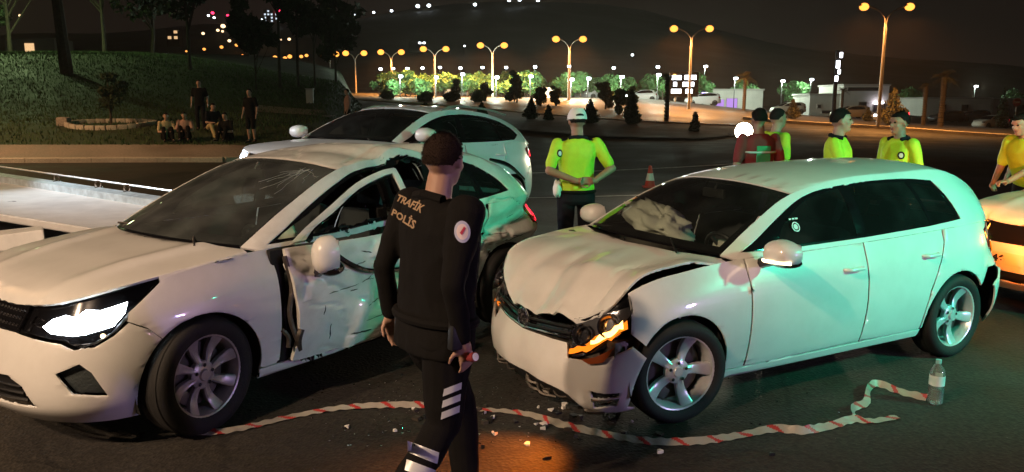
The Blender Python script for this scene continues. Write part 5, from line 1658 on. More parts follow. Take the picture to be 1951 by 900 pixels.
proc_ground('soil', (.020, .016, .012), (.045, .035, .024), .8, .95, .6, s3=12)
proc_ground('paving', (.20, .165, .14), (.30, .25, .215), .7, .85, .3, s3=25)
proc_ground('kerb_stone', (.34, .30, .25), (.48, .43, .37), 1.5, .8, .3, s3=40)
proc_ground('grass_soil', (.018, .030, .010), (.035, .055, .018), .9, .95, .7, s3=18)
pmat('road_paint', (.55, .54, .50), .7, col2=(.22, .21, .20), vscale=6)

def rough_asphalt():
    m = M['asphalt']; nt = m.node_tree; b = nt.nodes['Principled BSDF']; b.inputs['Specular IOR Level'].default_value = .28
    tc = nt.nodes.new('ShaderNodeTexCoord')
    src = b.inputs['Base Color'].links[0].from_socket
    v = nt.nodes.new('ShaderNodeTexVoronoi'); v.inputs['Scale'].default_value = 55.0; nt.links.new(tc.outputs['Object'], v.inputs['Vector'])
    r = nt.nodes.new('ShaderNodeValToRGB'); r.color_ramp.elements[0].position = .0; r.color_ramp.elements[0].color = (.35, .35, .35, 1); r.color_ramp.elements[1].position = .8; r.color_ramp.elements[1].color = (1.9, 1.85, 1.75, 1)
    sp_ = nt.nodes.new('ShaderNodeSeparateColor'); nt.links.new(v.outputs['Color'], sp_.inputs[0]); nt.links.new(sp_.outputs[0], r.inputs[0])
    m1 = nt.nodes.new('ShaderNodeMix'); m1.data_type = 'RGBA'; m1.blend_type = 'MULTIPLY'; m1.inputs[0].default_value = .32
    nt.links.new(src, m1.inputs[6]); nt.links.new(r.outputs[0], m1.inputs[7])
    nz_ = nt.nodes.new('ShaderNodeTexNoise'); nz_.inputs['Scale'].default_value = 1.6; nz_.inputs['Detail'].default_value = 6; nt.links.new(tc.outputs['Object'], nz_.inputs['Vector'])
    ad = nt.nodes.new('ShaderNodeMix'); ad.data_type = 'RGBA'; ad.inputs[0].default_value = .22; nt.links.new(tc.outputs['Object'], ad.inputs[6]); nt.links.new(nz_.outputs['Color'], ad.inputs[7])
    c = nt.nodes.new('ShaderNodeTexVoronoi'); c.feature = 'DISTANCE_TO_EDGE'; c.inputs['Scale'].default_value = .55; nt.links.new(ad.outputs[2], c.inputs['Vector'])
    cr = nt.nodes.new('ShaderNodeMapRange'); cr.inputs[1].default_value = .003; cr.inputs[2].default_value = .010; cr.inputs[3].default_value = .35; cr.inputs[4].default_value = 1.0; nt.links.new(c.outputs['Distance'], cr.inputs[0])
    m2 = nt.nodes.new('ShaderNodeMix'); m2.data_type = 'RGBA'; m2.blend_type = 'MULTIPLY'; m2.inputs[0].default_value = .45
    nt.links.new(m1.outputs[2], m2.inputs[6]); nt.links.new(cr.outputs[0], m2.inputs[7]); nt.links.new(m2.outputs[2], b.inputs['Base Color'])
    bp = nt.nodes.new('ShaderNodeBump'); bp.inputs['Strength'].default_value = .3; bp.inputs['Distance'].default_value = .012
    nt.links.new(v.outputs['Distance'], bp.inputs['Height']); nt.links.new(bp.outputs[0], b.inputs['Normal'])
rough_asphalt()
def drape(name, poly, off, mat, cell=2.0, step=None, parent=None, kind='structure', zf=None):
    V, F = grid_poly([dens(poly, step or cell, True)], cell, cell)
    z = (zf or TZ)(V[:, 0], V[:, 1])+off
    o = mobj(name, np.column_stack([V, z]), F, M[mat] if isinstance(mat, str) else mat, parent, True)
    if kind and parent is None: tag(o, kind=kind)
    return o
def kerb_run(name, line, h=.13, w=.28, mat='kerb_stone', step=1.0, zf=None, seg=None):
    """kerb of separate stones along a ground line"""
    pts = dens(line, step)
    root = empty(name, (pts[0][0], pts[0][1], 0)); tag(root, kind='structure'); root.location = (0, 0, 0)
    zf = zf or TZ
    n = len(pts)
    for i in range(n-1):
        a = np.array(pts[i]); b = np.array(pts[i+1]); d = b-a; L = np.linalg.norm(d); d /= L; nn = np.array([-d[1], d[0]])
        a2 = a+d*.006; b2 = b-d*.006
        vs = []
        for q in (a2, b2):
            zb = float(zf(np.array([q[0]]), np.array([q[1]]))[0])
            for (o_, hh) in ((-w/2, -.15), (-w/2, h-.02), (-w/2+.02, h), (w/2-.02, h), (w/2, h-.02), (w/2, -.15)):
                vs.append((q[0]+nn[0]*o_, q[1]+nn[1]*o_, zb+hh+random.uniform(-.002, .002)))
        fs = [(k, k+1, 7+k, 6+k) for k in range(5)]+[(0, 1, 2, 3, 4, 5)[::-1], (6, 7, 8, 9, 10, 11)]
        mobj('kerb_stone', vs, fs, M[mat], root, False)
    return root

# the ground: one asphalt sheet out past the far car park
gx = np.concatenate([np.linspace(-420, -60, 16)[:-1], np.linspace(-60, 70, 66), np.linspace(70, 420, 16)[1:]])
gy = np.concatenate([np.linspace(-40, 40, 50), np.linspace(40, 160, 50)[1:], np.linspace(160, 420, 14)[1:]])
XX, YY = np.meshgrid(gx, gy, indexing='ij'); ZZ = TZ(XX, YY)
nx_, ny_ = XX.shape
mobj('road', np.stack([XX.ravel(), YY.ravel(), ZZ.ravel()], 1), [(i*ny_+k, (i+1)*ny_+k, (i+1)*ny_+k+1, i*ny_+k+1) for i in range(nx_-1) for k in range(ny_-1)], M['asphalt'])
tag(bpy.data.objects['road'], kind='structure')

# left bank: kerb, pavement, rising lawn
KERB_L = [(-60, 20.6), (-30, 22.2), (-16, 22.9), (-8.5, 23.3), (-5.6, 25.5), (-5.0, 30), (-6.5, 40), (-9.5, 56), (-14, 75)]
def zbank(x, y):
    x = np.asarray(x, float); y = np.asarray(y, float)
    lx = np.array([p[0] for p in KERB_L[:4]]); ly = np.array([p[1] for p in KERB_L[:4]])
    ky = np.interp(x, lx, ly)
    d = np.maximum(y-ky, 0)
    left = sst(-5, -9, x)
    # distance to the far leg of the kerb line
    fx_ = np.interp(y, [p[1] for p in KERB_L[3:]], [p[0] for p in KERB_L[3:]]); e = np.maximum(fx_-x, 0)
    h = np.interp(d, [0, 2.6, 3.2, 6, 14, 28, 60], [.13, .42, .46, .92, 1.35, 2.1, 3.6])
    hill = 2.1*sst(-9, -28, x)*sst(8, 30, d)
    k = np.clip(e/2.5, 0, 1)
    return TZ(x, y)*.35*sst(0, 30, d)+TZ(x, np.minimum(y, 24))*.5+(h+hill)*k+.02*(1-k)
pav = [(-60, 20.75), (-30, 22.35), (-16, 23.05), (-8.6, 23.45), (-6.9, 25.2), (-9.4, 25.9), (-16, 25.6), (-30, 24.95), (-60, 23.3)]
drape('pavement', pav, 0.0, 'paving', .7, zf=zbank)
kerb_run('kerb', [(x, y) for x, y in KERB_L[1:8]], .14, .30, step=1.0)
lawn = [(-60, 23.3), (-30, 24.95), (-16, 25.6), (-9.4, 25.9), (-6.9, 25.2), (-5.9, 26), (-5.3, 30), (-6.8, 40), (-9.8, 56), (-14.3, 75), (-30, 90), (-90, 95), (-90, 23)]
drape('lawn', lawn, -.012, 'grass_soil', 1.2, zf=zbank)
def zb1(x, y): return float(zbank(np.array([x]), np.array([y]))[0])
def on_bank(px, d):
    z = 1.0; x = 0
    for _ in range(5):
        dep = d*math.cos(CAM_PITCH)-(z-CAM_H)*math.sin(CAM_PITCH); x = (px-975.5)/CAM_F*dep; z = zb1(x, d)
    return Vector((x, d, z))
# grass blades on the bank, one mass
pmat('grass_blade', (.040, .085, .018), .8, col2=(.020, .045, .010), vscale=2.0)
rs = np.random.RandomState(3)
NB = 42000
gxr = rs.uniform(-34, -5.6, NB); gyr = 25.6+rs.uniform(0, 1, NB)*34
ok_ = gxr < np.interp(gyr, [25.6, 30, 40, 56], [-6.2, -5.8, -7.2, -10.5]); gxr = gxr[ok_]; gyr = gyr[ok_]; n_b = len(gxr)
zz = zbank(gxr, gyr); s_ = 1+np.maximum(0, gyr-32)*.012; an_ = rs.uniform(0, 6.28, n_b); w_ = rs.uniform(.012, .03, n_b)*s_; h_ = rs.uniform(.05, .13, n_b)*s_
ca, sa = np.cos(an_)*w_, np.sin(an_)*w_
V_ = np.stack([np.stack([gxr-ca, gyr-sa, zz-.02], 1), np.stack([gxr+ca, gyr+sa, zz-.02], 1), np.stack([gxr+rs.uniform(-.04, .04, n_b), gyr+rs.uniform(-.04, .04, n_b), zz+h_], 1)], 1).reshape(-1, 3)
F_ = np.arange(n_b*3).reshape(-1, 3).tolist()
o = mobj('grass', V_, F_, M['grass_blade'], None, False); tag(o, 'short lawn grass growing on the bank', 'grass', kind='stuff')

# dark planted strip between the crash road and the lit road, its kerb, the lit road itself
strip_near = [on(560, 60), on(760, 47), on(900, 40), on(1150, 34), on(1330, 33), on(1440, 40)]
strip_far = [on(1400, 46), on(1250, 45), on(1180, 46), on(950, 56.5), on(735, 62), on(560, 72)]
drape('planted_strip', [(p.x, p.y) for p in strip_near+strip_far], .10, 'soil', 1.5)
kerb_run('median_kerb', [(p.x, p.y) for p in [on(1420, 45.6), on(1250, 45.4), on(1180, 46.4), on(950, 57), on(735, 62.5), on(600, 70)]], .16, .5, step=2.0)
kerb_run('roadside_kerb', [(p.x, p.y) for p in [on(2050, 50.5), on(1951, 52), on(1700, 58), on(1480, 60), on(1420, 62)]], .22, .75, step=2.0)
isl = [on(2050, 51.2), on(1951, 52.6), on(1700, 58.6), on(1480, 60.6), on(1420, 62.6), on(1430, 74), on(1700, 76), on(2050, 72)]
drape('verge', [(p.x, p.y) for p in isl], .12, 'soil', 2.5)
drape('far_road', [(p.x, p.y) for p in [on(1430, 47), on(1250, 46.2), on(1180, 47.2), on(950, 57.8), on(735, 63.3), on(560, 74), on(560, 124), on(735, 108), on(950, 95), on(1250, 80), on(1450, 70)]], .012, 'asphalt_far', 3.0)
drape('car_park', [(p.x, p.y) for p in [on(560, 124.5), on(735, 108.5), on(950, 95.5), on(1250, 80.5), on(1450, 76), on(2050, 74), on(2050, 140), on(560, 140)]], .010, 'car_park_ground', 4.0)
# lane line beyond the crash
for (a, b) in (((1060, 8.0), (1700, 26.0)),):
    pass
ln = [(.2, 13.2), (2.6, 15.6), (2.72, 15.5), (.32, 13.1)]
drape('lane_line', [(-.5, 14.62), (3.6, 16.1), (3.6, 16.22), (-.5, 14.74)], .008, 'road_paint', .8)
drape('lane_line', [(-4, 19.5), (9, 22.0), (9, 22.15), (-4, 19.65)], .008, 'road_paint', .8)
# low wall behind the left road edge of the lawn path
drape('footpath', [(p.x, p.y) for p in [on_bank(470, 36), on_bank(620, 34), on_bank(640, 36.5), on_bank(470, 39.5)]], .02, 'paving', 1.0, zf=zbank)

# ------------------------------------------------------------------ far hill
def zhill(x, y):
    x = np.asarray(x, float); y = np.asarray(y, float)
    top = np.interp(x/np.maximum(y, 1), [-.9, -.55, -.38, -.25, -.12, 0, .15, .35, .7], [60, 78, 96, 100, 112, 120, 108, 70, 30])
    r = sst(230, 960, y)
    n = 6*np.sin(x*.011+1)*np.sin(y*.009)+3*np.sin(x*.03+y*.02)
    return 3+(top+n)*r*.9+np.maximum(y-960, 0)*-.02
hx = np.linspace(-1150, 1150, 60); hy = np.linspace(215, 1300, 50)
XX, YY = np.meshgrid(hx, hy, indexing='ij'); ZZ = zhill(XX, YY)
proc_ground('hill_soil', (.010, .009, .007), (.022, .018, .012), .02, .95, .1, s3=.3)
mobj('hill', np.stack([XX.ravel(), YY.ravel(), ZZ.ravel()], 1), [(i*50+k, (i+1)*50+k, (i+1)*50+k+1, i*50+k+1) for i in range(59) for k in range(49)], M['hill_soil']); tag(bpy.data.objects['hill'], kind='structure')

def hill_hit(px, py, lift=5.0):
    r = ray(px, py)
    for d in np.linspace(240, 1290, 420):
        p = Vector((0, 0, CAM_H))+r*(d/r.y)
        if p.z <= float(zhill(np.array([p.x]), np.array([p.y]))[0])+lift: return p
    return None
emat('far_sodium', (1.0, .36, .07), 2.2); emat('far_white', (.82, .92, 1.0), 8.0); emat('far_red', (1.0, .03, .10), 6.0); emat('far_cream', (1.0, .66, .34), 3.0)
def far_lamp(px, py, kind, size, label, group):
    p = hill_hit(px, py)
    if p is None:
        d = 940.0; p = at(px, py, d)
    d = p.y; r = size/CAM_F*d  # head swollen to take in the glare, larger than the bare lamp
    g0 = float(zhill(np.array([p.x]), np.array([p.y]))[0])
    e = empty('hillside_lamp', (p.x, p.y, min(g0, p.z-1)))
    tag(e, label, 'lamp', group)
    h = p.z-e.location.z
    m = MB(); m.tube([(0, 0, -1), (0, 0, h)], [.12, .08], 5); m.build('post', M['black_plastic'], e)
    m = MB(); m.ball((0, 0, h), (r, r, r*.8), 10, 7); m.build('lamp_head', M[kind], e)
    return e
A_ = 'small orange street lamp among the city lights on the dark hillside'
W_ = 'small white lamp on the dark hillside skyline'
for px, py, s in ((38, 30, 2.6), (340, 111, 3.4), (355, 98, 2), (425, 50, 4.5), (415, 58, 3), (424, 60, 2.4), (387, 64, 3), (437, 78, 3.2), (456, 64, 2.8), (479, 68, 2.8), (451, 86, 3.6), (422, 90, 3.4), (389, 94, 3), (441, 113, 3.4), (462, 107, 3.8), (400, 112, 2.8), (495, 78, 2.8), (501, 71, 2.6), (509, 78, 2.6), (521, 75, 2.6), (534, 76, 2.6), (551, 75, 3), (511, 112, 3.6), (524, 110, 4.4), (543, 111, 3.8), (552, 108, 4.4), (574, 108, 3.6), (584, 106, 3.4), (333, 66, 3.0)):
    far_lamp(px, py, 'far_sodium' if py > 85 else 'far_cream', s, A_, 'orange lamps of the hillside city')
for px, py, s in ((350, 28, 2.4), (397, 30, 2.2), (408, 34, 2.2), (480, 34, 2.2), (461, 44, 1.8), (441, 50, 1.8), (531, 41, 2.0), (555, 36, 2.2), (567, 35, 2.4), (606, 33, 2.4), (641, 30, 2.4), (674, 28, 2.4), (712, 24, 2.4), (746, 21, 2.6), (796, 12, 3.6), (817, 11, 3.6), (905, 9, 3.2), (970, 1, 3), (990, 0, 3), (1025, 1, 3), (1205, 105, 2.6), (885, 88, 1.8), (313, 111, 1.6), (318, 103, 1.4), (437, 41, 2), (499, 38, 2)):
    far_lamp(px, py, 'far_white', s, W_, 'white lamps on the hillside')
for px, py, s in ((405, 25, 3.0), (434, 30, 2.6)):
    far_lamp(px, py, 'far_red', s, 'small red beacon among the hillside city lights', 'red beacons on the hill')
# tower with a red lit crown, lit strip on the slope, lit house at far left
def far_building(label, px, py, d, w, h, mat_wall, rows, cols, lit, name='building', crown=None):
    p = at(px, py, d); b = empty(name, (p.x, p.y, p.z)); tag(b, label, 'building')
    m = MB(); m.box((0, 0, h/2-2), (w, w*.7, h+4)); m.build('wall', M[mat_wall], b, smooth=False)
    rs_ = random.Random(int(px))
    for i in range(rows):
        for k in range(cols):
            if rs_.random() > .62: continue
            ww = w/cols*.55; hh = h/rows*.5
            m = MB(); m.box((-w/2+w*(k+.5)/cols, -w*.35-.05, h*(i+.5)/rows), (ww, .2, hh)); m.build('window', M[lit], b, smooth=False)
    if crown:
        m = MB(); m.box((0, -w*.2, h+1.2), (w*.95, w*.35, 2.4)); m.build('lit_crown', M[crown], b, smooth=False)
    return b
pmat('far_wall', (.12, .10, .085), .9)
emat('win_white', (.75, .88, 1.0), 1.2); emat('win_warm', (1.0, .62, .30), .9)
far_building('hilltop tower block with white windows and a red lit crown', 514, 44, 900, 11, 14, 'far_wall', 4, 3, 'win_white')
far_building('small hilltop block carrying a bright red sign', 532, 40, 910, 9, 9, 'far_wall', 2, 2, 'win_white', crown='far_red')
far_building('lit house glimpsed between the trees at far left', 78, 112, 150, 9, 3.4, 'far_wall', 1, 3, 'win_warm')
far_building('orange lit block low on the hillside left of the lamps', 333, 78, 520, 8, 7, 'far_wall', 2, 2, 'win_warm')
far_building('pale low roof lit in white on the slope above the car park', 797, 86, 420, 9, 1.6, 'far_wall', 1, 4, 'far_white')

# ------------------------------------------------------------------ sodium street lamps with two arms
pmat('lamp_steel', (.30, .27, .24), .5, metal=.6)
emat('sodium', (1.0, .33, .05), 2.6)
def street_lamp(loc, h, label, group='double-armed sodium street lamps', yaw=0.0, span=1.6, energy=900.0, head=.34, light=True, col=(1.0, .40, .09), matl='sodium'):
    e = empty('street_lamp', loc, yaw); tag(e, label, 'street lamp', group)
    m = MB(); m.tube([(0, 0, -.2), (0, 0, .6), (0, 0, h*.55), (0, 0, h-1.2)], [.15, .14, .11, .085], 10); m.box((0, 0, .0), (.4, .4, .08)); m.build('post', M['lamp_steel'], e)
    for s in (1, -1):
        m = MB(); m.tube(spl([(0, 0, h-1.25), (s*.12, 0, h-.75), (s*span*.45, 0, h-.28), (s*span, 0, h)], 5), .055, 8); m.build('arm', M['lamp_steel'], e)
        m = MB(); m.ball((s*(span+.30), 0, h+.05), (.45, .20, .10), 14, 8); hd = m.build('lamp_head', M['lamp_steel'], e)
        m = MB(); m.ball((s*(span+.30), 0, h-.05), (head*.62, head*.55, head*.5), 14, 8); m.build('lit_glass', M[matl], hd)
        if light:
            ld = bpy.data.lights.new('lamp_light', 'SPOT'); ld.color = col; ld.energy = energy; ld.shadow_soft_size = .25; ld.spot_size = R(165); ld.spot_blend = .6
            lo = put(bpy.data.objects.new('lamp_light', ld), e); lo.location = (s*(span+.30), 0, h-.42)
    return e
LP = [((1690, 12), 58, 'tallest double street lamp with orange lamps, right of the totem sign'), ((1318, 54), 74, 'double orange street lamp rising behind the lit message board'), ((1085, 74), 83, 'double orange street lamp straight above the officer in the white cap'),
      ((938, 86), 92, 'double orange street lamp, second to the left of the one above the white cap'), ((828, 93), 99, 'double orange street lamp above the bright green car park trees'), ((745, 99), 106, 'double orange street lamp left of the car park trees'),
      ((676, 101), 110, 'double orange street lamp standing over the crossover car roof'), ((628, 103), 117, 'farthest double street lamp of the row, small and dim')]
for i, ((px, py), d, lab) in enumerate(LP):
    p = at(px, py, d); z0 = tz(p.x, p.y)
    sp_ = 1.55 if i else 1.65
    ax = {0: 42, 1: 33, 2: 25, 3: 22, 4: 21, 5: 19, 6: 17, 7: 12}[i]/CAM_F*d-.30
    street_lamp((p.x, p.y, z0), p.z-z0, lab, span=max(ax, .6), energy=(13000 if i else 6000) if i < 6 else 0, head=.34+.0034*d, light=i < 6)  # lit glass swollen with distance to take in the lamp glare

# white car-park lamps, a few nearer posts added to light the tree fronts
emat('led_white', (.80, .92, 1.0), 22.0)
for i, (px, py, d) in enumerate(((724, 132, 118), (748, 131, 125), (775, 131, 116), (804, 130, 124), (837, 129, 115), (876, 130, 112), (918, 129, 118), (963, 129, 112), (1018, 128, 110), (1083, 127, 114), (1168, 130, 122), (1252, 128, 112), (1343, 127, 108), (1545, 152, 118), (1858, 165, 130), (1010, 146, 90), (1088, 152, 88), (880, 142, 90), (1253, 143, 90), (762, 146, 92), (830, 148, 90), (945, 148, 88), (1183, 147, 88), (1120, 150, 92), (1400, 150, 100), (1490, 155, 108))):
    p = at(px, py, d); z0 = tz(p.x, p.y)
    e = empty('car_park_lamp', (p.x, p.y, z0)); tag(e, 'slim white LED lamp post in the far car park', 'lamp post', 'white car park lamps')
    h = p.z-z0
    m = MB(); m.tube([(0, 0, 0), (0, 0, h+.1)], [.06, .04], 6); m.build('post', M['black_plastic'], e)
    m = MB(); m.box((.10, -.1, h), (.42, .4, .26), bev=.05); m.build('lit_head', M['led_white'], e)
    if i in (9, 12, 13, 14) or i > 14:
        ld = bpy.data.lights.new('led_light', 'POINT'); ld.color = (.80, 1.0, .82); ld.energy = 1900; ld.shadow_soft_size = .2
        lo = put(bpy.data.objects.new('led_light', ld), e); lo.location = (0, -.4, h-.4)

# thin haze added over the whole place for lamp glow and a browner sky
HAZE = 0.0003
def haze_box():
    m = bpy.data.materials.new('haze'); m.use_nodes = True; nt = m.node_tree; nt.nodes.clear()
    o = nt.nodes.new('ShaderNodeOutputMaterial'); v = nt.nodes.new('ShaderNodeVolumePrincipled')
    v.inputs['Color'].default_value = (.95, .78, .66, 1); v.inputs['Density'].default_value = HAZE; v.inputs['Anisotropy'].default_value = .55
    nt.links.new(v.outputs[0], o.inputs['Volume'])
    b = MB(); b.box((0, 620, 72), (2500, 1420, 170)); h = b.build('haze', m, None, smooth=False)
    tag(h, 'thin warm haze added over the whole place for lamp glow', 'haze', kind='stuff')
haze_box()
# ================================================================== vegetation
pmat('bark', (.060, .045, .032), .9, var=.4, vscale=6, bump=.6, bscale=20)
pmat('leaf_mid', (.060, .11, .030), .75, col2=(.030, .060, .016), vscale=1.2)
pmat('leaf_lit', (.075, .20, .055), .7, col2=(.045, .12, .035), vscale=1.2)  # brighter copy: lamp light on these crowns is put into the green
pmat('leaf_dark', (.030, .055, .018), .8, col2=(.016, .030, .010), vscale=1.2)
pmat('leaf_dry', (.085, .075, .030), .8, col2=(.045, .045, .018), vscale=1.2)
def leaves(n, shape, size, seed):
    rs = np.random.RandomState(seed); C = shape(rs, n); n = len(C)
    s = (size*rs.uniform(.6, 1.4, n))[:, None]; a = rs.normal(size=(n, 3)); a /= np.linalg.norm(a, axis=1)[:, None]
    b = np.cross(a, rs.normal(size=(n, 3))); b /= np.linalg.norm(b, axis=1)[:, None]
    V = np.stack([C-a*s, C+b*s*.45, C+a*s, C-b*s*.45], 1).reshape(-1, 3)
    return V, np.arange(n*4).reshape(-1, 4).tolist()
def crown_round(h, r, z0, clumps=14):
    def f(rs, n):
        d = rs.normal(size=(clumps, 3)); d /= np.linalg.norm(d, axis=1)[:, None]; q = rs.uniform(.25, .95, clumps)[:, None]
        c = d*q*np.array([r, r, (h-z0)*.5])+np.array([0, 0, z0+(h-z0)*.5]); cr = r*rs.uniform(.25, .5, clumps)
        i = rs.randint(clumps, size=n); e = rs.normal(size=(n, 3)); e *= (np.sqrt(rs.uniform(.3, 1, n))/np.linalg.norm(e, axis=1)*cr[i])[:, None]
        return c[i]+e*np.array([1, 1, .8])
    return f
def crown_cone(h, r, z0):
    def f(rs, n):
        ph = rs.uniform(0, 6.28, 6); t = 1-rs.uniform(0, 1, n)**.6; a = rs.uniform(0, 6.28, n)
        pr = np.minimum(1.0, .35+t*4)*(1-t**1.25)
        lump = 1+.20*np.sin(a*3+t*7+ph[0])+.16*np.sin(a*5-t*13+ph[1])+.10*np.sin(t*31+ph[2])
        q = rs.uniform(.35, 1.08, n)*pr*r*lump
        return np.stack([q*np.cos(a), q*np.sin(a), z0+(h-z0)*t*(1+.02*np.sin(a*2+ph[3]))], 1)
    return f
TREE_SEED = [11]
def tree(label, loc, h, r, mat, n, kind='round', trunk=.35, name='tree', size=.16, group=None, tr=.10, lean=0.0, cat='tree'):
    e = empty(name, loc); tag(e, label, cat, group)
    TREE_SEED[0] += 1; sd = TREE_SEED[0]; rr = random.Random(sd)
    z0 = h*trunk
    m = MB(); m.tube([(0, 0, -.3), (lean*.3, 0, z0*.5), (lean*.6, .03, z0), (lean, 0, h*.8)], [tr*1.25, tr, tr*.85, tr*.3], 8)
    if kind == 'round':
        for k in range(6):
            a = rr.uniform(0, 6.28); zz = z0+(h-z0)*rr.uniform(.0, .35)
            m.tube([(lean*.6, 0, zz), (lean*.6+r*.4*math.cos(a), r*.4*math.sin(a), zz+(h-z0)*.2), (lean*.6+r*.75*math.cos(a), r*.75*math.sin(a), zz+(h-z0)*.38)], [tr*.5, tr*.32, tr*.1], 5)
    m.build('trunk', M['bark'], e)
    f = crown_round(h, r, z0) if kind == 'round' else crown_cone(h, r, z0)
    V, F = leaves(n, f, size, sd)
    if lean: V = V+np.array([lean*.8, 0, 0])
    mobj('crown', V, F, M[mat], e, False)
    return e
def palm(label, loc, h, r, n=26, name='palm_tree', group=None, mat='leaf_dry'):
    e = empty(name, loc); tag(e, label, 'palm tree', group)
    m = MB(); m.tube([(0, 0, -.2), (.03, 0, h*.5), (0, 0, h)], [h*.055, h*.045, h*.05], 9)
    for k in range(int(h*5)): m.lathe([(h*.05, -.05), (h*.062, .02), (h*.048, .05)], 9, Matrix.Translation((0, 0, k*.2+.1)))
    m.build('trunk', M['bark'], e)
    rr = random.Random(int(h*100)); V = []; F = []
    for k in range(n):
        a = rr.uniform(0, 6.28); el = rr.uniform(-.25, 1.15); ps = []
        for i in range(9):
            t = i/8; ps.append(Vector((r*t*math.cos(el)*math.cos(a), r*t*math.cos(el)*math.sin(a), h+r*(t*math.sin(el)-.55*t*t))))
        sd_ = Vector((-math.sin(a), math.cos(a), 0))
        for i in range(1, 9):
            for s in (1, -1):
                for q in (0, .5):
                    p = ps[i-1].lerp(ps[i], q); L = r*.26*math.sin(math.pi*min(1, (i+q)/9+.12)); b0 = len(V)
                    d = (ps[i]-ps[i-1]).normalized()
                    tip = p+sd_*s*L+d*L*.5-Vector((0, 0, L*.25)); V += [p-d*.03*r*.4, p+d*.05*r*.4, tip]; F.append((b0, b0+1, b0+2))
        b0 = len(V)
    mobj('fronds', V, F, M[mat], e, False)
    return e
gt = 'trees of the lit car park'
for i, (px, py, d, w) in enumerate(((745, 134, 104, 20), (772, 138, 100, 17), (797, 139, 108, 18), (820, 137, 104, 19), (850, 140, 100, 17), (884, 142, 108, 16), (907, 138, 98, 21), (950, 138, 104, 20), (1000, 134, 96, 22), (1022, 142, 100, 17), (1083, 138, 98, 26), (1118, 146, 104, 17), (1160, 148, 98, 20), (1190, 150, 104, 18), (1245, 146, 100, 22), (1340, 146, 104, 16), (1425, 152, 112, 20), (1520, 156, 120, 22), (1735, 168, 122, 20), (1935, 168, 126, 22))):
    p = at(px, py, d); z0 = tz(p.x, p.y)
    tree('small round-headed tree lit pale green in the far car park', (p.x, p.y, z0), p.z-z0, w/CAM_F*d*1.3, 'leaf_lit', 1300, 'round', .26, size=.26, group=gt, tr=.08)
for i, (px, pt, d, w, lab, mt) in enumerate(((925, 152, 74, 14, 'slim dark tree left of the officer in the white cap, under the street lamp', 'leaf_dark'), (985, 128, 72, 17, 'tall dark tree with rusty top just left of the white cap', 'leaf_dry'), (1060, 158, 68, 10, 'narrow rust coloured tree beside the white cap', 'leaf_dry'), (1155, 148, 66, 17, 'bushy brown tree between the white cap and the lit board', 'leaf_dry'), (870, 150, 78, 12, 'dark slender tree over the crossover tail', 'leaf_dark'), (1030, 165, 66, 10, 'small dark tree directly left of the white cap', 'leaf_dark'), (1180, 160, 58, 13, 'drooping green tree beside the dark cypress', 'leaf_mid'))):
    p = at(px, pt, d); z0 = tz(p.x, p.y)
    tree(lab, (p.x, p.y, z0), p.z-z0, w/CAM_F*d, mt, 1900, 'round', .05, size=.17, tr=.09)
for i in range(22):
    px = 732+i*25+random.uniform(-8, 8); d = random.uniform(95, 103); p = at(px, random.uniform(140, 156), d); z0 = tz(p.x, p.y)
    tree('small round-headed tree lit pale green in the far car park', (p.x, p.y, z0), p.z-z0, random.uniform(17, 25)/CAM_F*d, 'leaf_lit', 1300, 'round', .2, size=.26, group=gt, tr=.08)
gm = 'trees along the lit road'
for i in range(9):
    px = 745+i*58+random.uniform(-9, 9); d = random.uniform(63, 79); p = at(px, random.uniform(160, 178), d); z0 = tz(p.x, p.y)
    if 1064 < px < 1112: continue
    tree('leafy roadside tree standing in the row before the car park', (p.x, p.y, z0), p.z-z0, random.uniform(11, 17)/CAM_F*d, random.choice(['leaf_mid', 'leaf_dry', 'leaf_dark', 'leaf_mid']), 1300, 'round', .06, size=.19, group=gm, tr=.08)
for (px, pt, d, w, lab, mt) in ((1012, 186, 46, 13, 'squat dark conifer on the planted strip left of the white cap', 'leaf_dark'), (1125, 190, 43, 17, 'dark cone shaped shrub right beside the white cap', 'leaf_dark'), (1205, 172, 43, 18, 'tall dark cypress between the cone shrub and the palm', 'leaf_dark'), (918, 196, 50, 9, 'low dark shrub on the strip behind the crossover', 'leaf_dark'), (810, 196, 53, 12, 'round low shrub on the strip above the crossover roof', 'leaf_dark'), (1045, 202, 45, 8, 'tiny cone shrub at the strip edge', 'leaf_dark'), (1325, 214, 39, 9, 'small dark shrub under the message board', 'leaf_dark'),
                             (1705, 166, 63, 29, 'large rust lit conifer behind the two talking officers', 'leaf_dry'), (1512, 188, 66, 15, 'round bush left of the white building', 'leaf_dry'), (1915, 166, 78, 13, 'dark conifer at the far right beside the road sign', 'leaf_dark'), (1655, 205, 70, 9, 'low bush in front of the white building', 'leaf_dry')):
    p = at(px, pt, d); z0 = tz(p.x, p.y)
    tree(lab, (p.x, p.y, z0), p.z-z0, w/CAM_F*d, mt, 1100, 'cone', .06, name='shrub', size=.11, tr=.06, cat='shrub')
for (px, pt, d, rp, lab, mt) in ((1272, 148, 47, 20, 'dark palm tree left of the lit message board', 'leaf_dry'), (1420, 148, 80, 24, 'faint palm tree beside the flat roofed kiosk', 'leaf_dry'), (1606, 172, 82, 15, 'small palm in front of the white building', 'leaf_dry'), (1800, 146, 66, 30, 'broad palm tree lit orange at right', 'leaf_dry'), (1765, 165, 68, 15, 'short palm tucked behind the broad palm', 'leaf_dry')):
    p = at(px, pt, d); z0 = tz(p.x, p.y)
    palm(lab, (p.x, p.y, z0), p.z-z0, rp/CAM_F*d*1.25, mat=mt)
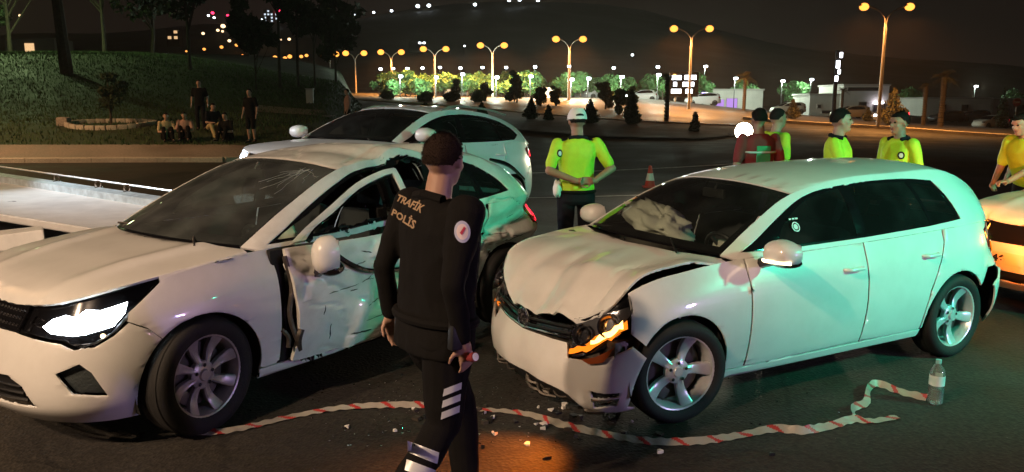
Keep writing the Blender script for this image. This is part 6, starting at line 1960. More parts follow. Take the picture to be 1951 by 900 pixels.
# dark trees of the park at left
for (px, d, h, r, lab, tr, ln) in ((128, 44, 11, 3.4, 'bare leaning trunk of a tall tree on the lawn at left', .28, -.5), (200, 60, 13, 4.5, 'dark spreading tree behind the leaning trunk', .25, 0), (290, 64, 13, 4.4, 'dark spreading tree left of the hillside lights', .25, .3), (362, 50, 11, 1.7, 'dark narrow tree dividing the hillside lights', .2, 0), (20, 60, 12, 3.6, 'dark tree at the far left edge', .25, 0), (600, 52, 9, 1.5, 'dark slim tree over the crossover car bonnet', .12, 0), (640, 58, 9, 1.9, 'dark tree over the crossover car windscreen', .14, 0), (533, 48, 7.5, 1.1, 'thin young tree with pale trunk among the lamps', .09, .15), (568, 50, 7, 1.0, 'thin young tree just right of the lamps', .08, .1), (488, 46, 5.5, 1.3, 'small greenish tree over the standing bystander', .09, 0)):
    p = on_bank(px, d)
    tree(lab, p, h, r, 'leaf_dark', int(600+r*900), 'round', .52 if px in (128, 533, 568) else .10, size=.26, tr=tr*(1 if px in (128, 533, 568) else .6), lean=ln)
# shrub in a ring of stones on the bank
p = on_bank(212, 29.5)
tree('dark shrub growing inside the stone ring on the lawn', p, 1.95, .62, 'leaf_dark', 1500, 'round', .18, name='shrub', size=.07, tr=.05, cat='shrub')
rg = empty('flower_bed_ring', p); tag(rg, 'low ring of pale stones round the dark shrub', 'flower bed')
for k in range(26):
    a = 2*math.pi*k/26; m = MB(); x, y = 1.55*math.cos(a), 1.15*math.sin(a)
    m.box((x, y, zb1(p.x+x, p.y+y)-p.z+.04), (.34, .16, .20), rz=math.atan2(1.15*math.cos(a), -1.55*math.sin(a)), bev=.03); m.build('edging_stone', M['kerb_stone'], rg)
m = MB(); m.box((-1.5, -.45, .12), (.42, .36, .34), bev=.08); m.build('boulder', M['paving'], rg)

# ================================================================== buildings and signs on the far side
pmat('render_white', (.62, .58, .53), .85, var=.15, vscale=.5)
pmat('roof_trim', (.40, .36, .33), .8)
pmat('dark_glass', (.02, .02, .025), .15)
emat('sign_white', (.90, .93, 1.0), 7.0); emat('lamp_small', (.9, .85, 1.0), 18.0); emat('violet_glow', (.62, .35, 1.0), .8)
def house(label, px0, px1, py_top, py_base, d, wins=(), depth=7.0, sign=False, lamps=(), name='building'):
    a = at(px0, py_base, d); b = at(px1, py_base, d); t = at(px0, py_top, d)
    w = b.x-a.x; z0 = min(a.z, tz(a.x, d)); h = t.z-z0
    e = empty(name, ((a.x+b.x)/2, d, z0)); tag(e, label, 'building')
    m = MB(); m.box((0, depth/2, h/2), (w, depth, h)); m.build('wall', M['render_white'], e, smooth=False)
    m = MB(); m.box((0, depth/2, h+.06), (w+.3, depth+.3, .22), bev=.03); m.build('roof', M['roof_trim'], e, smooth=False)
    k = w/(px1-px0)
    for (x0, x1, y0, y1, kind) in wins:
        zt_ = at(x0, y0, d).z-z0; zb_ = at(x0, y1, d).z-z0
        cx = ((x0+x1)/2-(px0+px1)/2)*k
        m = MB(); m.box((cx, -.02, (zt_+zb_)/2), ((x1-x0)*k+.16, .10, zt_-zb_+.16)); f = m.build('window_frame' if kind != 'door' else 'door', M['roof_trim'], e, smooth=False)
        m = MB(); m.box((cx, -.09, (zt_+zb_)/2), ((x1-x0)*k, .06, zt_-zb_)); m.build('pane', M['dark_glass'] if kind != 'violet' else M['violet_glow'], f, smooth=False)
    if sign:
        m = MB(); m.box((-w*.05, -.08, h-.45), (w*.72, .12, .42)); s_ = m.build('sign_board', M['cloth_navy'], e, smooth=False)
    for (x, y) in lamps:
        q = at(x, y, d); m = MB(); m.box((q.x-e.location.x, -.35, q.z-z0), (.34, .3, .22), bev=.05); m.build('wall_lamp', M['lamp_small'], e)
    return e
house('low white kiosk with violet light on its wall, near the police van', 1343, 1452, 172, 218, 106, ((1362, 1378, 190, 214, 'violet'), (1383, 1403, 188, 214, 'violet')), 6)  # violet light on the wall is put into two glowing panes
house('low pale annexe left of the white building', 1541, 1603, 181, 224, 100, ((1556, 1562, 200, 206, 'w'), (1565, 1585, 211, 216, 'w')), 6)
house('two storey white building with dark sign board and two door lamps', 1604, 1690, 163, 226, 99, ((1634, 1648, 195, 210, 'w'), (1662, 1684, 199, 218, 'door')), 8, True, ((1667, 197), (1678, 196)))
house('long low white building at the far right behind parked cars', 1763, 1885, 188, 226, 112, ((1790, 1800, 200, 212, 'w'), (1830, 1842, 200, 212, 'w')), 8)
house('second low white building at the right edge', 1890, 1990, 190, 228, 116, ((1930, 1951, 200, 222, 'w'),), 8)
house('grey switch cabinet shed among the car park trees', 1030, 1053, 170, 193, 90, (), 2)
# lit message board
p = at(1303, 161, 88); z0 = tz(p.x, p.y)
e = empty('message_board', (p.x, p.y, z0)); tag(e, 'lit electronic message board with white rows on a post', 'sign')
h = p.z-z0
m = MB(); m.tube([(.9, 0, 0), (.9, 0, h-1)], .12, 8); m.tube([(-.9, 0, 0), (-.9, 0, h-1)], .12, 8); m.build('post', M['lamp_steel'], e)
m = MB(); m.box((0, 0, h), (3.2, .3, 2.7), bev=.04); m.build('board', M['gloss_black'], e)
for (x, z, w) in ((-.85, .72, 1.05), (.65, .74, 1.3), (-1.0, 0, .38), (.45, .0, 1.25), (-.85, -.75, 1.1), (.55, -.75, .75)):
    n = max(2, int(w/.26))
    for k in range(n):
        m = MB(); m.box((x-w/2+(k+.5)*w/n, -.17, h+z), (w/n*.93, .04, .46)); m.build('lit_character', M['sign_white'], e, smooth=False)
# totem sign
p = at(1588, 218, 84); z0 = tz(p.x, p.y); top = at(1592, 96, 84).z-z0
e = empty('totem_sign', (p.x, p.y, z0)); tag(e, 'tall dark totem post with glowing white letters near the top', 'sign')
m = MB(); m.box((0, 0, top/2), (.34, .3, top), bev=.03); m.build('post', M['cloth_navy'], e)
for k, (z, s, dx) in enumerate(((top-.5, .7, .32), (top-1.45, 1.0, .05), (top-2.2, .6, .22), (top-2.9, .75, -.02))):
    m = MB(); m.box((dx, -.2, z), (.30*s+.08, .10, .78*s), bev=.03, M=Matrix.Rotation(R(0), 4, 'Y')); m.build('lit_letter', M['sign_white'], e)
# red and white road sign
p = at(1937, 195, 76); z0 = tz(p.x, p.y)
e = empty('road_sign', (p.x, p.y, z0)); tag(e, 'round red road sign on a post at the right edge', 'sign')
m = MB(); m.tube([(0, 0, 0), (0, 0, p.z-z0+.4)], .04, 8); m.build('post', M['lamp_steel'], e)
m = MB(); m.lathe([(.001, .02), (.38, .02), (.40, 0), (.38, -.02)], 24, Matrix.Translation((0, -.06, p.z-z0)) @ Matrix.Rotation(R(90), 4, 'X')); d_ = m.build('disc', M['cloth_red'], e)
m = MB(); m.box((0, -.09, p.z-z0), (.5, .02, .12)); m.build('white_bar', M['plate_white'], d_)
# small white utility box on the lawn
p = on_bank(591, 41); e = empty('utility_box', p); tag(e, 'small white utility box on the dark lawn', 'utility box')
m = MB(); m.box((0, 0, .35), (.35, .25, .7), bev=.02); m.build('cabinet', M['render_white'], e); m = MB(); m.box((0, 0, .73), (.42, .32, .05), bev=.01); m.build('lid', M['roof_trim'], e)

# ================================================================== far traffic and parked cars
def car_on(px, d, yaw, label, col, **k):
    q = on(px, d); return far_car(label, (q.x, q.y, q.z+.02), R(yaw), col, **k)
car_on(1886, 86, 200, 'small white hatchback with glowing tail lamps at right, lit yellow by the street lamp', (.7, .68, .6), lit='tail')  # yellow of the lamp light is put into its white paint
car_on(1802, 96, 185, 'long black car parked in front of the long low building', (.015, .015, .017))
car_on(1852, 100, 185, 'dark grey car parked half hidden behind the white hatchback', (.05, .05, .055))
car_on(1618, 88, 180, 'yellow lit white car parked before the two storey building', (.65, .6, .45))  # white paint coloured yellow for the lamp light on it
car_on(1690, 80, 190, 'pale car with red tail lamps passing behind the rust lit conifer', (.5, .48, .45), lit='both')
car_on(1338, 96, 175, 'police van with violet and blue beacons near the kiosk', (.6, .6, .62), suvish=True, bar=True, cat='van', name='police_van')
car_on(1222, 100, 170, 'white car gleaming in the car park left of the message board', (.7, .7, .72), lit='head')
car_on(770, 104, 175, 'white car parked far off over the crossover roof', (.7, .7, .72))
car_on(878, 100, 185, 'car with pink tail lamps parked among the car park trees', (.4, .38, .4), lit='tail')
car_on(1110, 102, 175, 'grey car parked in the far car park right of the white cap', (.35, .35, .37))
car_on(1500, 96, 180, 'pale car half hidden behind the round bush', (.5, .48, .42))

# motorbike with a blinding headlamp
emat('bike_lamp', (1.0, .86, .62), 60.0)
q = on(1416, 19); bk = empty('motorcycle', q, R(250)); tag(bk, 'motorcycle with a blinding headlamp behind the crashed hatchback', 'motorcycle')
for x in (.68, -.68):
    m = MB(); rot = Matrix.Translation((x, 0, .31)) @ Matrix.Rotation(-math.pi/2, 4, 'X')
    n = 28; m.tube([rot @ Vector((.26*math.cos(2*math.pi*k/n), .26*math.sin(2*math.pi*k/n), 0)) for k in range(n+1)], .05, 8, cap=False)
    for k in range(6): m.tube([(x, 0, .31), rot @ Vector((.24*math.cos(k*1.047), .24*math.sin(k*1.047), 0))], .012, 5)
    m.build('wheel', M['rubber'], bk)
m = MB(); m.tube([(.68, .08, .31), (.45, .08, .95)], .025, 6); m.tube([(.68, -.08, .31), (.45, -.08, .95)], .025, 6); m.build('fork', M['alloy_grey'], bk)
m = MB(); m.tube(spl([(.38, -.36, 1.06), (.46, -.15, 1.02), (.46, .15, 1.02), (.38, .36, 1.06)], 4), .016, 6); m.build('handlebar', M['black_plastic'], bk)
m = MB(); m.ball((.12, 0, .80), (.30, .16, .14), 14, 10); m.build('fuel_tank', M['paint_pearl'], bk)
m = MB(); m.box((-.40, 0, .80), (.62, .26, .10), bev=.04); m.build('seat', M['seat_cloth'], bk)
m = MB(); m.box((.0, 0, .48), (.42, .26, .34), bev=.05); m.tube([(-.68, .06, .31), (-.1, .06, .42)], .03, 6); m.build('engine', M['disc_steel'], bk)
zl = at(1416, 249, 19).z-q.z
m = MB(); m.lathe([(.001, .05), (.10, .04), (.16, .025), (.20, 0)], 20, Matrix.Translation((.58, 0, zl)) @ Matrix.Rotation(R(90), 4, 'Y')); hd = m.build('headlamp', M['bike_lamp'], bk)  # lens made oversize so that its disc includes the glare
m = MB(); m.lathe([(.175, .0), (.15, -.12), (.05, -.18)], 18, Matrix.Translation((.58, 0, zl)) @ Matrix.Rotation(R(90), 4, 'Y')); m.tube([(.50, 0, zl), (.44, 0, .98)], .03, 6); m.build('headlamp_shell', M['black_plastic'], bk)
ld = bpy.data.lights.new('headlamp_light', 'SPOT'); ld.color = (1, .85, .6); ld.energy = 900; ld.spot_size = R(80); ld.spot_blend = .8; ld.shadow_soft_size = .1
lo = put(bpy.data.objects.new('headlamp_light', ld), bk); lo.location = (.68, 0, zl); lo.rotation_euler = (0, R(-82), 0)

# ================================================================== recovery truck bed at the left edge
pmat('truck_white', (.80, .78, .75), .45, coat=.2, var=.2, vscale=3)
pmat('galv', (.58, .68, .72), .35, metal=.25, var=.35, vscale=9)
A0, A1 = Vector((-7.6, 11.2, .80)), Vector((-3.55, 8.05, .78))       # far (rail) edge
B0, B1 = Vector((-5.6, 7.85, .80)), Vector((-3.3, 6.5, .76))         # near edge
tk = empty('flatbed_truck', (-5.5, 8.6, 0)); tag(tk, 'white tilting bed of a recovery truck reaching in at the left edge', 'truck')
o_ = Vector((-5.5, 8.6, 0))
def slab(name, q, t, mat, parent, bev=.01):
    vs = [p-o_ for p in q]+[p-o_-Vector((0, 0, t)) for p in q]
    bm = bmesh.new(); bv = [bm.verts.new(v) for v in vs]
    for f in ((0, 1, 2, 3), (7, 6, 5, 4), (0, 4, 5, 1), (1, 5, 6, 2), (2, 6, 7, 3), (3, 7, 4, 0)): bm.faces.new([bv[i] for i in f])
    bmesh.ops.recalc_face_normals(bm, faces=bm.faces); bmesh.ops.bevel(bm, geom=bm.edges[:], offset=bev, segments=2, affect='EDGES')
    bm.verts.index_update(); r = mobj(name, [v.co[:] for v in bm.verts], [[v.index for v in f.verts] for f in bm.faces], M[mat], parent, True, 35); bm.free(); return r
dk = slab('bed_deck', [A0, A1, B1, B0], .07, 'truck_white', tk)
dr = (A1-A0).normalized(); pr = Vector((-dr.y, dr.x, 0))
slab('side_rail', [A0-dr*.2+Vector((0, 0, .10)), A1+Vector((0, 0, .10)), A1-pr*.12+Vector((0, 0, .075)), A0-dr*.2-pr*.12+Vector((0, 0, .075))], .09, 'galv', tk, .006)
m = MB(); m.tube([A0-o_+pr*.12+Vector((0, 0, .16)), A1-o_+pr*.12+Vector((0, 0, .14))], .012, 6); m.build('lashing_cable', M['galv'], tk)
for t in (.50, .71, .84):
    p = A0.lerp(A1, t)-o_+Vector((0, 0, .13))
    m = MB(); n = 12; m.tube([p+Vector((.035*math.cos(2*math.pi*k/n), 0, .035*math.sin(2*math.pi*k/n))) for k in range(n+1)], .010, 6, cap=False); m.box(p-Vector((0, 0, .045)), (.07, .05, .03), bev=.005); m.build('tie_ring', M['chrome'], tk)
slab('stabiliser_beam', [at(-120, 452, 6.7), at(82, 430, 6.2), at(83, 438, 5.9), at(-120, 464, 6.4)], .13, 'truck_white', tk, .008)
m = MB(); p = at(40, 470, 6.2)-o_; m.tube([p, Vector((p.x, p.y, .02))], .05, 10); m.lathe([(.001, .04), (.14, .03), (.15, 0)], 16, Matrix.Translation((p.x, p.y, 0))); m.build('stabiliser_leg', M['lamp_steel'], tk)
m = MB(); c0 = (A0+A1+B0+B1)/4-o_; m.box((c0.x-1.2, c0.y+.6, .56), (3.4, .9, .22), rz=math.atan2(dr.y, dr.x), bev=.03); m.build('chassis', M['black_plastic'], tk)
for t in (-.3, 1.0):
    w = bpy.data.objects.new('wheel', None); put(w, tk); p = A0.lerp(A1, .12+t*.25)*.5+B0.lerp(B1, .12+t*.25)*.5-o_
    w.location = (p.x, p.y-.3, .38); w.rotation_euler = (0, 0, math.atan2(dr.y, dr.x)+math.pi); w.scale = (1.2,)*3
    for me in WH_SUV: put(bpy.data.objects.new(me.name, me), w)

emat('work_white', (.85, .93, 1.0), 20.0)  # work lamp on a mast added, unseen, to light the crossover bonnet
m = MB(); m.tube([(-2.6, .6, .5), (-2.6, .6, 2.7)], .03, 8); m.build('added_lamp_mast', M['black_plastic'], tk)
m = MB(); m.box((-2.55, .55, 2.75), (.14, .26, .18), bev=.02, rz=R(10)); wl = m.build('added_work_lamp', M['black_plastic'], tk)
m = MB(); m.box((-2.475, .56, 2.75), (.02, .22, .14), rz=R(10)); m.build('lamp_glass', M['work_white'], wl)
ld = bpy.data.lights.new('added_work_light', 'SPOT'); ld.color = (.80, .90, 1.0); ld.energy = WORK_W; ld.spot_size = R(70); ld.spot_blend = .9; ld.shadow_soft_size = .08
lo = put(bpy.data.objects.new('added_work_light', ld), wl); lo.location = (-2.40, .57, 2.75)
lo.rotation_euler = (Vector((-2.3, 9.1, 1.0))-(o_+Vector(lo.location))).to_track_quat('-Z', 'Y').to_euler()

# ================================================================== cone, bottle, tape
pmat('cone_red', (.55, .035, .025), .5, var=.15)
pmat('cone_white', (.75, .75, .75), .4)
q = on(1238, 17.3); cn = empty('traffic_cone', q); tag(cn, 'red traffic cone with a white band on the road', 'traffic cone')
m = MB(); m.box((0, 0, .015), (.30, .30, .03), bev=.008); m.build('base', M['cone_red'], cn)
m = MB(); m.lathe([(.115, .03), (.093, .157), (.060, .313), (.035, .47), (.028, .48), (.001, .48)], 20); m.build('shell', M['cone_red'], cn)
m = MB(); m.lathe([(.096, .155), (.063, .315)], 20); m.build('reflective_band', M['cone_white'], cn)
bo = empty('water_bottle', (2.61, 4.62, 0), R(20)); tag(bo, 'clear plastic water bottle with pale label standing on the road', 'bottle')
glass_mat('pet', (.90, .97, .95), 1.4, .05, dirt=.30)  # pale film put into the clear plastic for its bright highlights
m = MB(); m.lathe([(.001, .008), (.03, .0), (.042, .012), (.044, .05), (.041, .06), (.044, .07), (.044, .10), (.041, .11), (.044, .12), (.044, .19), (.040, .215), (.022, .25), (.014, .262), (.014, .275)], 24); m.build('shell', M['pet'], bo)
pmat('water', (.70, .85, .82), .05, trans=1.0)
m = MB(); m.lathe([(.001, .010), (.038, .014), (.040, .05), (.038, .06), (.040, .07), (.040, .098), (.001, .10)], 24); m.build('water', M['pet'], bo)
pmat('label_teal', (.45, .66, .62), .5, col2=(.70, .76, .74), vscale=20)
m = MB(); m.lathe([(.0446, .125), (.0448, .155), (.0446, .188)], 24); m.build('paper_label', M['label_teal'], bo)
pmat('lid_teal', (.25, .50, .48), .4)
m = MB(); m.lathe([(.0165, .262), (.0165, .285), (.001, .287)], 18); m.build('lid', M['lid_teal'], bo)
pmat('tape_white', (.38, .35, .29), .45, spec=.6, var=.15, vscale=10); pmat('tape_red', (.42, .035, .03), .45, spec=.6)
def tape(name, path, label, width=.047, n=7, twist=None, parent=None, every=.20, red=.036):
    P = [Vector((p[0], p[1], 0)) for p in spl([tuple(ray_g(*q)) for q in path], n)]
    rt = random.Random(len(path)); twist = [t+rt.uniform(-.25, .35) for t in twist]
    tw = spl([(t,) for t in twist], n)
    V = []; F = []; mi = []; s = 0.0; S = [0.0]
    for i in range(1, len(P)): s += (P[i]-P[i-1]).length; S.append(s)
    # resample finely so that the printed bars have clean ends
    N = int(s/.006); pts = []
    sx = np.interp(np.linspace(0, s, N), S, [p.x for p in P]); sy = np.interp(np.linspace(0, s, N), S, [p.y for p in P]); st = np.interp(np.linspace(0, s, N), S, [t[0] for t in tw])
    for i in range(N):
        a = Vector((sx[max(i-1, 0)], sy[max(i-1, 0)], 0)); b = Vector((sx[min(i+1, N-1)], sy[min(i+1, N-1)], 0)); d = (b-a).normalized(); nn = Vector((-d.y, d.x, 0))
        al = st[i]; h = width/2; up_ = Vector((0, 0, 1))
        v = nn*math.cos(al)*h+up_*math.sin(al)*h; c = Vector((sx[i], sy[i], .006+abs(math.sin(al))*h*1.0+.004*math.sin(i*.21)**2))
        for q in range(7): V.append(c+v*(q/3-1)+Vector((0, 0, .0015*math.sin(i*.5+q*1.7))))
    for i in range(N-1):
        for k in range(6):
            F.append((i*7+k, (i+1)*7+k, (i+1)*7+k+1, i*7+k+1)); L = i*.006+(k/5-.5)*.05
            mi.append(1 if (L % every) < red else 0)
    o = mobj(name, V, F, [M['tape_white'], M['tape_red']], parent, True, None, mi)
    return o
def ray_g(px, py):
    r = ray(px, py); t = -CAM_H/r.z; return (r.x*t, r.y*t)
t1 = tape('barrier_tape', [(340, 826), (400, 829), (470, 818), (560, 796), (660, 780), (790, 777), (905, 782), (1000, 792), (1080, 818), (1170, 836), (1250, 848), (1340, 846), (1420, 832), (1475, 824), (1530, 829), (1580, 818), (1625, 806), (1660, 806), (1710, 797)], None, twist=[.1, .15, .2, .1, .3, .2, .15, .4, .7, .5, .6, .7, .5, .8, 1.2, .5, .9, .4, .2])
tag(t1, 'red and white barrier tape trailing across the road in front of the cars', 'tape')
tape('loose_end', [(1632, 804), (1625, 786), (1650, 772), (1655, 748), (1672, 738), (1715, 752), (1765, 766)], None, twist=[.5, 1.2, .4, 1.3, .9, .6, 1.2], parent=t1)
# glass crumbs and broken plastic on the road
gs = MB(); rs = np.random.RandomState(9)
for k in range(420):
    a = rs.uniform(-.2, 1.6); b = rs.normal(0, .35)
    x, y = -.15+rs.normal(0, .9), 4.7+rs.normal(0, .35)
    s = rs.uniform(.003, .011); an = rs.uniform(0, 6.28)
    gs.add([(x+s*math.cos(an), y+s*math.sin(an), .003), (x+s*math.cos(an+2), y+s*math.sin(an+2), .003), (x+s*math.cos(an+4.1), y+s*math.sin(an+4.1), .003), (x, y, .003+s*.9)], [(0, 1, 3), (1, 2, 3), (2, 0, 3), (2, 1, 0)])
o = gs.build('broken_glass', M['clear_lens'], None, smooth=False); tag(o, 'crumbs of broken glass scattered on the road', 'glass', kind='stuff')

pf = MB(); rs = np.random.RandomState(21)
for k in range(70):
    x, y = .05+rs.normal(0, .55), 4.35+rs.normal(0, .22); s = rs.uniform(.008, .032); an = rs.uniform(0, 6.28); n = rs.randint(3, 6); hh = rs.uniform(.002, .010)
    ring = [(x+s*rs.uniform(.5, 1.2)*math.cos(an+6.28*q/n), y+s*rs.uniform(.5, 1.2)*math.sin(an+6.28*q/n)) for q in range(n)]
    pf.add([(a, b, .002) for a, b in ring]+[(a, b, .002+hh+rs.uniform(0, .012)) for a, b in ring], [tuple(range(n, 2*n)), tuple(range(n))[::-1]]+[(q, (q+1) % n, n+(q+1) % n, n+q) for q in range(n)], int(rs.randint(3)))
o = pf.build('plastic_fragments', [M['black_plastic'], M['paint_white'], M['torn_metal']], None, smooth=False); tag(o, 'broken plastic and trim fragments strewn on the road before the crumpled car', 'debris', kind='stuff')
# ================================================================== people in the scene
from mathutils.bvhtree import BVHTree
def bv_world(o):
    bpy.context.view_layer.update(); mw = o.matrix_world
    return BVHTree.FromPolygons([mw @ v.co for v in o.data.vertices], [tuple(p.vertices) for p in o.data.polygons])
def on_cloth(name, me2d, quad, garment, mat, off=.003):
    """a flat print laid on a garment: unit-square mesh -> points of the garment seen in the four directions of quad"""
    bv = bv_world(garment); inv = garment.matrix_world.inverted(); C0 = Vector((0, 0, CAM_H))
    V, F = me2d; q = [Vector(p) for p in quad]; out = []; last = None
    for (u, v) in V:
        p = q[0]*(1-u)*(1-v)+q[1]*u*(1-v)+q[2]*u*v+q[3]*(1-u)*v
        d = ray(p.x, p.y).normalized(); h = bv.ray_cast(C0, d)
        w = h[0]+h[1]*off if h[0] is not None else (last or C0+d*3)
        last = w; out.append(inv @ w)
    return mobj(name, out, F, mat, garment, True)
def grid2d(n, m): return [(i/n, k/m) for i in range(n+1) for k in range(m+1)], [(i*(m+1)+k, (i+1)*(m+1)+k, (i+1)*(m+1)+k+1, i*(m+1)+k+1) for i in range(n) for k in range(m)]
def disc2d(r0, r1, n=24): return [(.5+r*math.cos(2*math.pi*k/n), .5+r*math.sin(2*math.pi*k/n)) for r in (r0, (r0+r1)/2, r1) for k in range(n)], [(a*n+k, a*n+(k+1) % n, (a+1)*n+(k+1) % n, (a+1)*n+k) for a in range(2) for k in range(n)]
def text2d(body, bold=.03):
    c = bpy.data.curves.new('t', 'FONT'); c.body = body; c.size = 1; c.offset = bold; c.resolution_u = 2
    o = bpy.data.objects.new('t', c); COL.objects.link(o); dg = bpy.context.evaluated_depsgraph_get(); dg.update()
    me = bpy.data.meshes.new_from_object(o.evaluated_get(dg)); bpy.data.objects.remove(o)
    bm = bmesh.new(); bm.from_mesh(me); bmesh.ops.remove_doubles(bm, verts=bm.verts, dist=1e-4); bmesh.ops.triangulate(bm, faces=bm.faces)
    bmesh.ops.subdivide_edges(bm, edges=[e for e in bm.edges if e.calc_length() > .15], cuts=2, use_grid_fill=True)
    bm.verts.index_update(); xs = [v.co.x for v in bm.verts]; ys = [v.co.y for v in bm.verts]
    V = [((v.co.x-min(xs))/(max(xs)-min(xs)), 1-(v.co.y-min(ys))/(max(ys)-min(ys))) for v in bm.verts]; F = [[v.index for v in f.verts][::-1] for f in bm.faces]; bm.free()
    return V, F
pmat('print_tan', (.34, .23, .14), .8); pmat('badge_blue', (.40, .42, .62), .6); pmat('badge_pale', (.70, .58, .62), .6); pmat('badge_red', (.45, .03, .08), .6)

# 1 officer walking past in the foreground, seen from behind on his right side
off1, i1 = person('officer in black uniform walking past in the foreground, back to the camera', (-.325, 3.20, 0), R(40),
    J=dict(kneeR=(-.03, -.10, .53), ankleR=(-.30, -.10, .22), toeR=(-.20, -.13, .08), kneeL=(.20, .10, .52), ankleL=(.24, .10, .10), elR=(-.09, -.245, 1.17), wrR=(-.02, -.235, .93), elL=(-.10, .265, 1.17), wrL=(-.04, .30, .94), palmR=(0, 1, 0), palmL=(0, -1, 0), shL=(-.01, .205, 1.45), shR=(-.01, -.205, 1.45)),
    outfit=dict(shirt='cloth_black', trousers='cloth_black', sleeve='long', hem=.835), voxel=.0085, lean=R(4), head_yaw=R(24), hair='hair_brown', skin='skin', curl=.7, build=1.24, scale=.968)
s1 = i1['shirt']
on_cloth('back_print', text2d('TRAFİK'), [(763, 367), (815, 388), (803, 407), (754, 382)], s1, M['print_tan'])
on_cloth('back_print', text2d('POLİS'), [(752, 394), (797, 417), (789, 438), (746, 410)], s1, M['print_tan'])
qd_ = [(866, 420), (896, 422), (896, 464), (866, 462)]
on_cloth('sleeve_badge', disc2d(.36, .5), qd_, s1, M['badge_blue'], .003); on_cloth('sleeve_badge_field', disc2d(.02, .36), qd_, s1, M['badge_pale'], .003)
on_cloth('sleeve_badge_mark', grid2d(4, 2), [(876, 444), (884, 432), (887, 435), (880, 448)], s1, M['badge_red'], .005)
for k in range(3):
    y0 = 731+22*k; on_cloth('reflective_stripe', grid2d(8, 3), [(846-2*k, y0+10), (879-2*k, y0-3), (878-2*k, y0+10), (844-2*k, y0+24)], i1['trousers'], M['reflective'], .004)
for k in range(2):
    on_cloth('reflective_band', grid2d(10, 3), [(776, 840+36*k), (836, 862+36*k), (832, 884+36*k), (772, 860+36*k)], i1['trousers'], M['reflective'], .004)
m = MB(); UM = i1['UM']
loft = []
for k in range(41):
    a = 2*math.pi*k/40; loft.append(UM @ Vector((.140*math.cos(a), .222*math.sin(a), .985)))
m.tube(loft, .021, 8, cap=False); m.build('belt', M['cloth_black'], off1)
m = MB(); m.box((0, 0, 0), (.055, .04, .13), bev=.012, M=UM @ Matrix.Translation((-.06, -.235, .96))); m.tube([UM @ Vector((-.06, -.235, 1.02)), UM @ Vector((-.06, -.24, 1.10))], .006, 6); m.build('radio', M['black_plastic'], off1)
m = MB(); m.box((0, 0, 0), (.10, .05, .17), bev=.02, M=UM @ Matrix.Translation((-.02, .20, .92))); m.build('holster', M['black_plastic'], off1)
m = MB(); m.tube([UM @ Vector((-.055, .10, 1.495)), UM @ Vector((-.085, 0, 1.51)), UM @ Vector((-.055, -.10, 1.495))], .022, 8); m.build('collar', M['cloth_black'], off1)
hr = Vector(i1['j']['wrR'])
tl = empty('torch'); tag(tl, 'small red torch held in the walking officer right hand', 'torch')
bpy.context.view_layer.update(); hw = off1.matrix_world @ (hr+Vector((.02, .012, -.085)))
tl.location = hw; tl.rotation_euler = (R(70), R(10), R(40))
m = MB(); m.lathe([(.001, -.06), (.013, -.06), (.014, .03), (.019, .045), (.019, .065), (.001, .066)], 14); m.build('barrel', M['cloth_red'], tl); m = MB(); m.lathe([(.001, .068), (.016, .067)], 14); m.build('lens', M['plate_white'], tl)

# 2 officer with the white cap, hands clasped behind his back
HV = dict(shirt='hivis', trousers='cloth_navy', sleeve='short', tucked=True)
off2, i2 = person('traffic officer in white cap and yellow shirt, hands clasped behind his back', (.635, 7.75, 0), R(96),
    J=dict(elL=(-.13, .29, 1.185), wrL=(-.20, .03, 1.09), handL=(0, -1, .05), palmL=(-1, 0, 0), elR=(-.10, -.33, 1.20), wrR=(-.19, -.14, 1.09), handR=(-.05, 1, .05), palmR=(-1, 0, 0)), outfit=HV, voxel=.010, head_yaw=R(4), head_pitch=R(4), cap='cap_white', hair='hair_dark', skin='skin_dark', curl=.8, group='traffic officers in yellow shirts')
def disc_on(inf, quad, nm='sleeve_badge'):
    on_cloth(nm, disc2d(.30, .5, 16), quad, inf['shirt'], M['cloth_navy'], .004); on_cloth(nm, disc2d(.02, .30, 16), quad, inf['shirt'], M['plate_white'], .004)
disc_on(i2, [(1061, 285), (1072, 285), (1072, 300), (1061, 300)])
m = MB(); m.tube([i2['UM'] @ Vector((-.055, .09, 1.495)), i2['UM'] @ Vector((-.085, 0, 1.505)), i2['UM'] @ Vector((-.055, -.09, 1.495))], .022, 8); m.build('collar', M['cloth_navy'], off2)
for s in (1, -1):
    m = MB(); m.box((0, 0, 0), (.05, .11, .012), bev=.004, M=i2['UM'] @ Matrix.Translation((-.02, s*.15, 1.475)) @ Matrix.Rotation(R(-14*s), 4, 'X')); m.build('epaulette', M['cloth_navy'], off2)
m = MB(); m.tube([i2['UM'] @ Vector((.132*math.cos(2*math.pi*k/32), .183*math.sin(2*math.pi*k/32), .972)) for k in range(33)], .018, 8, cap=False); m.build('belt', M['cloth_black'], off2)
blob('pouch', i2['UM'] @ Vector((-.06, .20, 1.0)), (.05, .045, .085), M['cap_white'], off2, .25, 3.0, 18, 12)
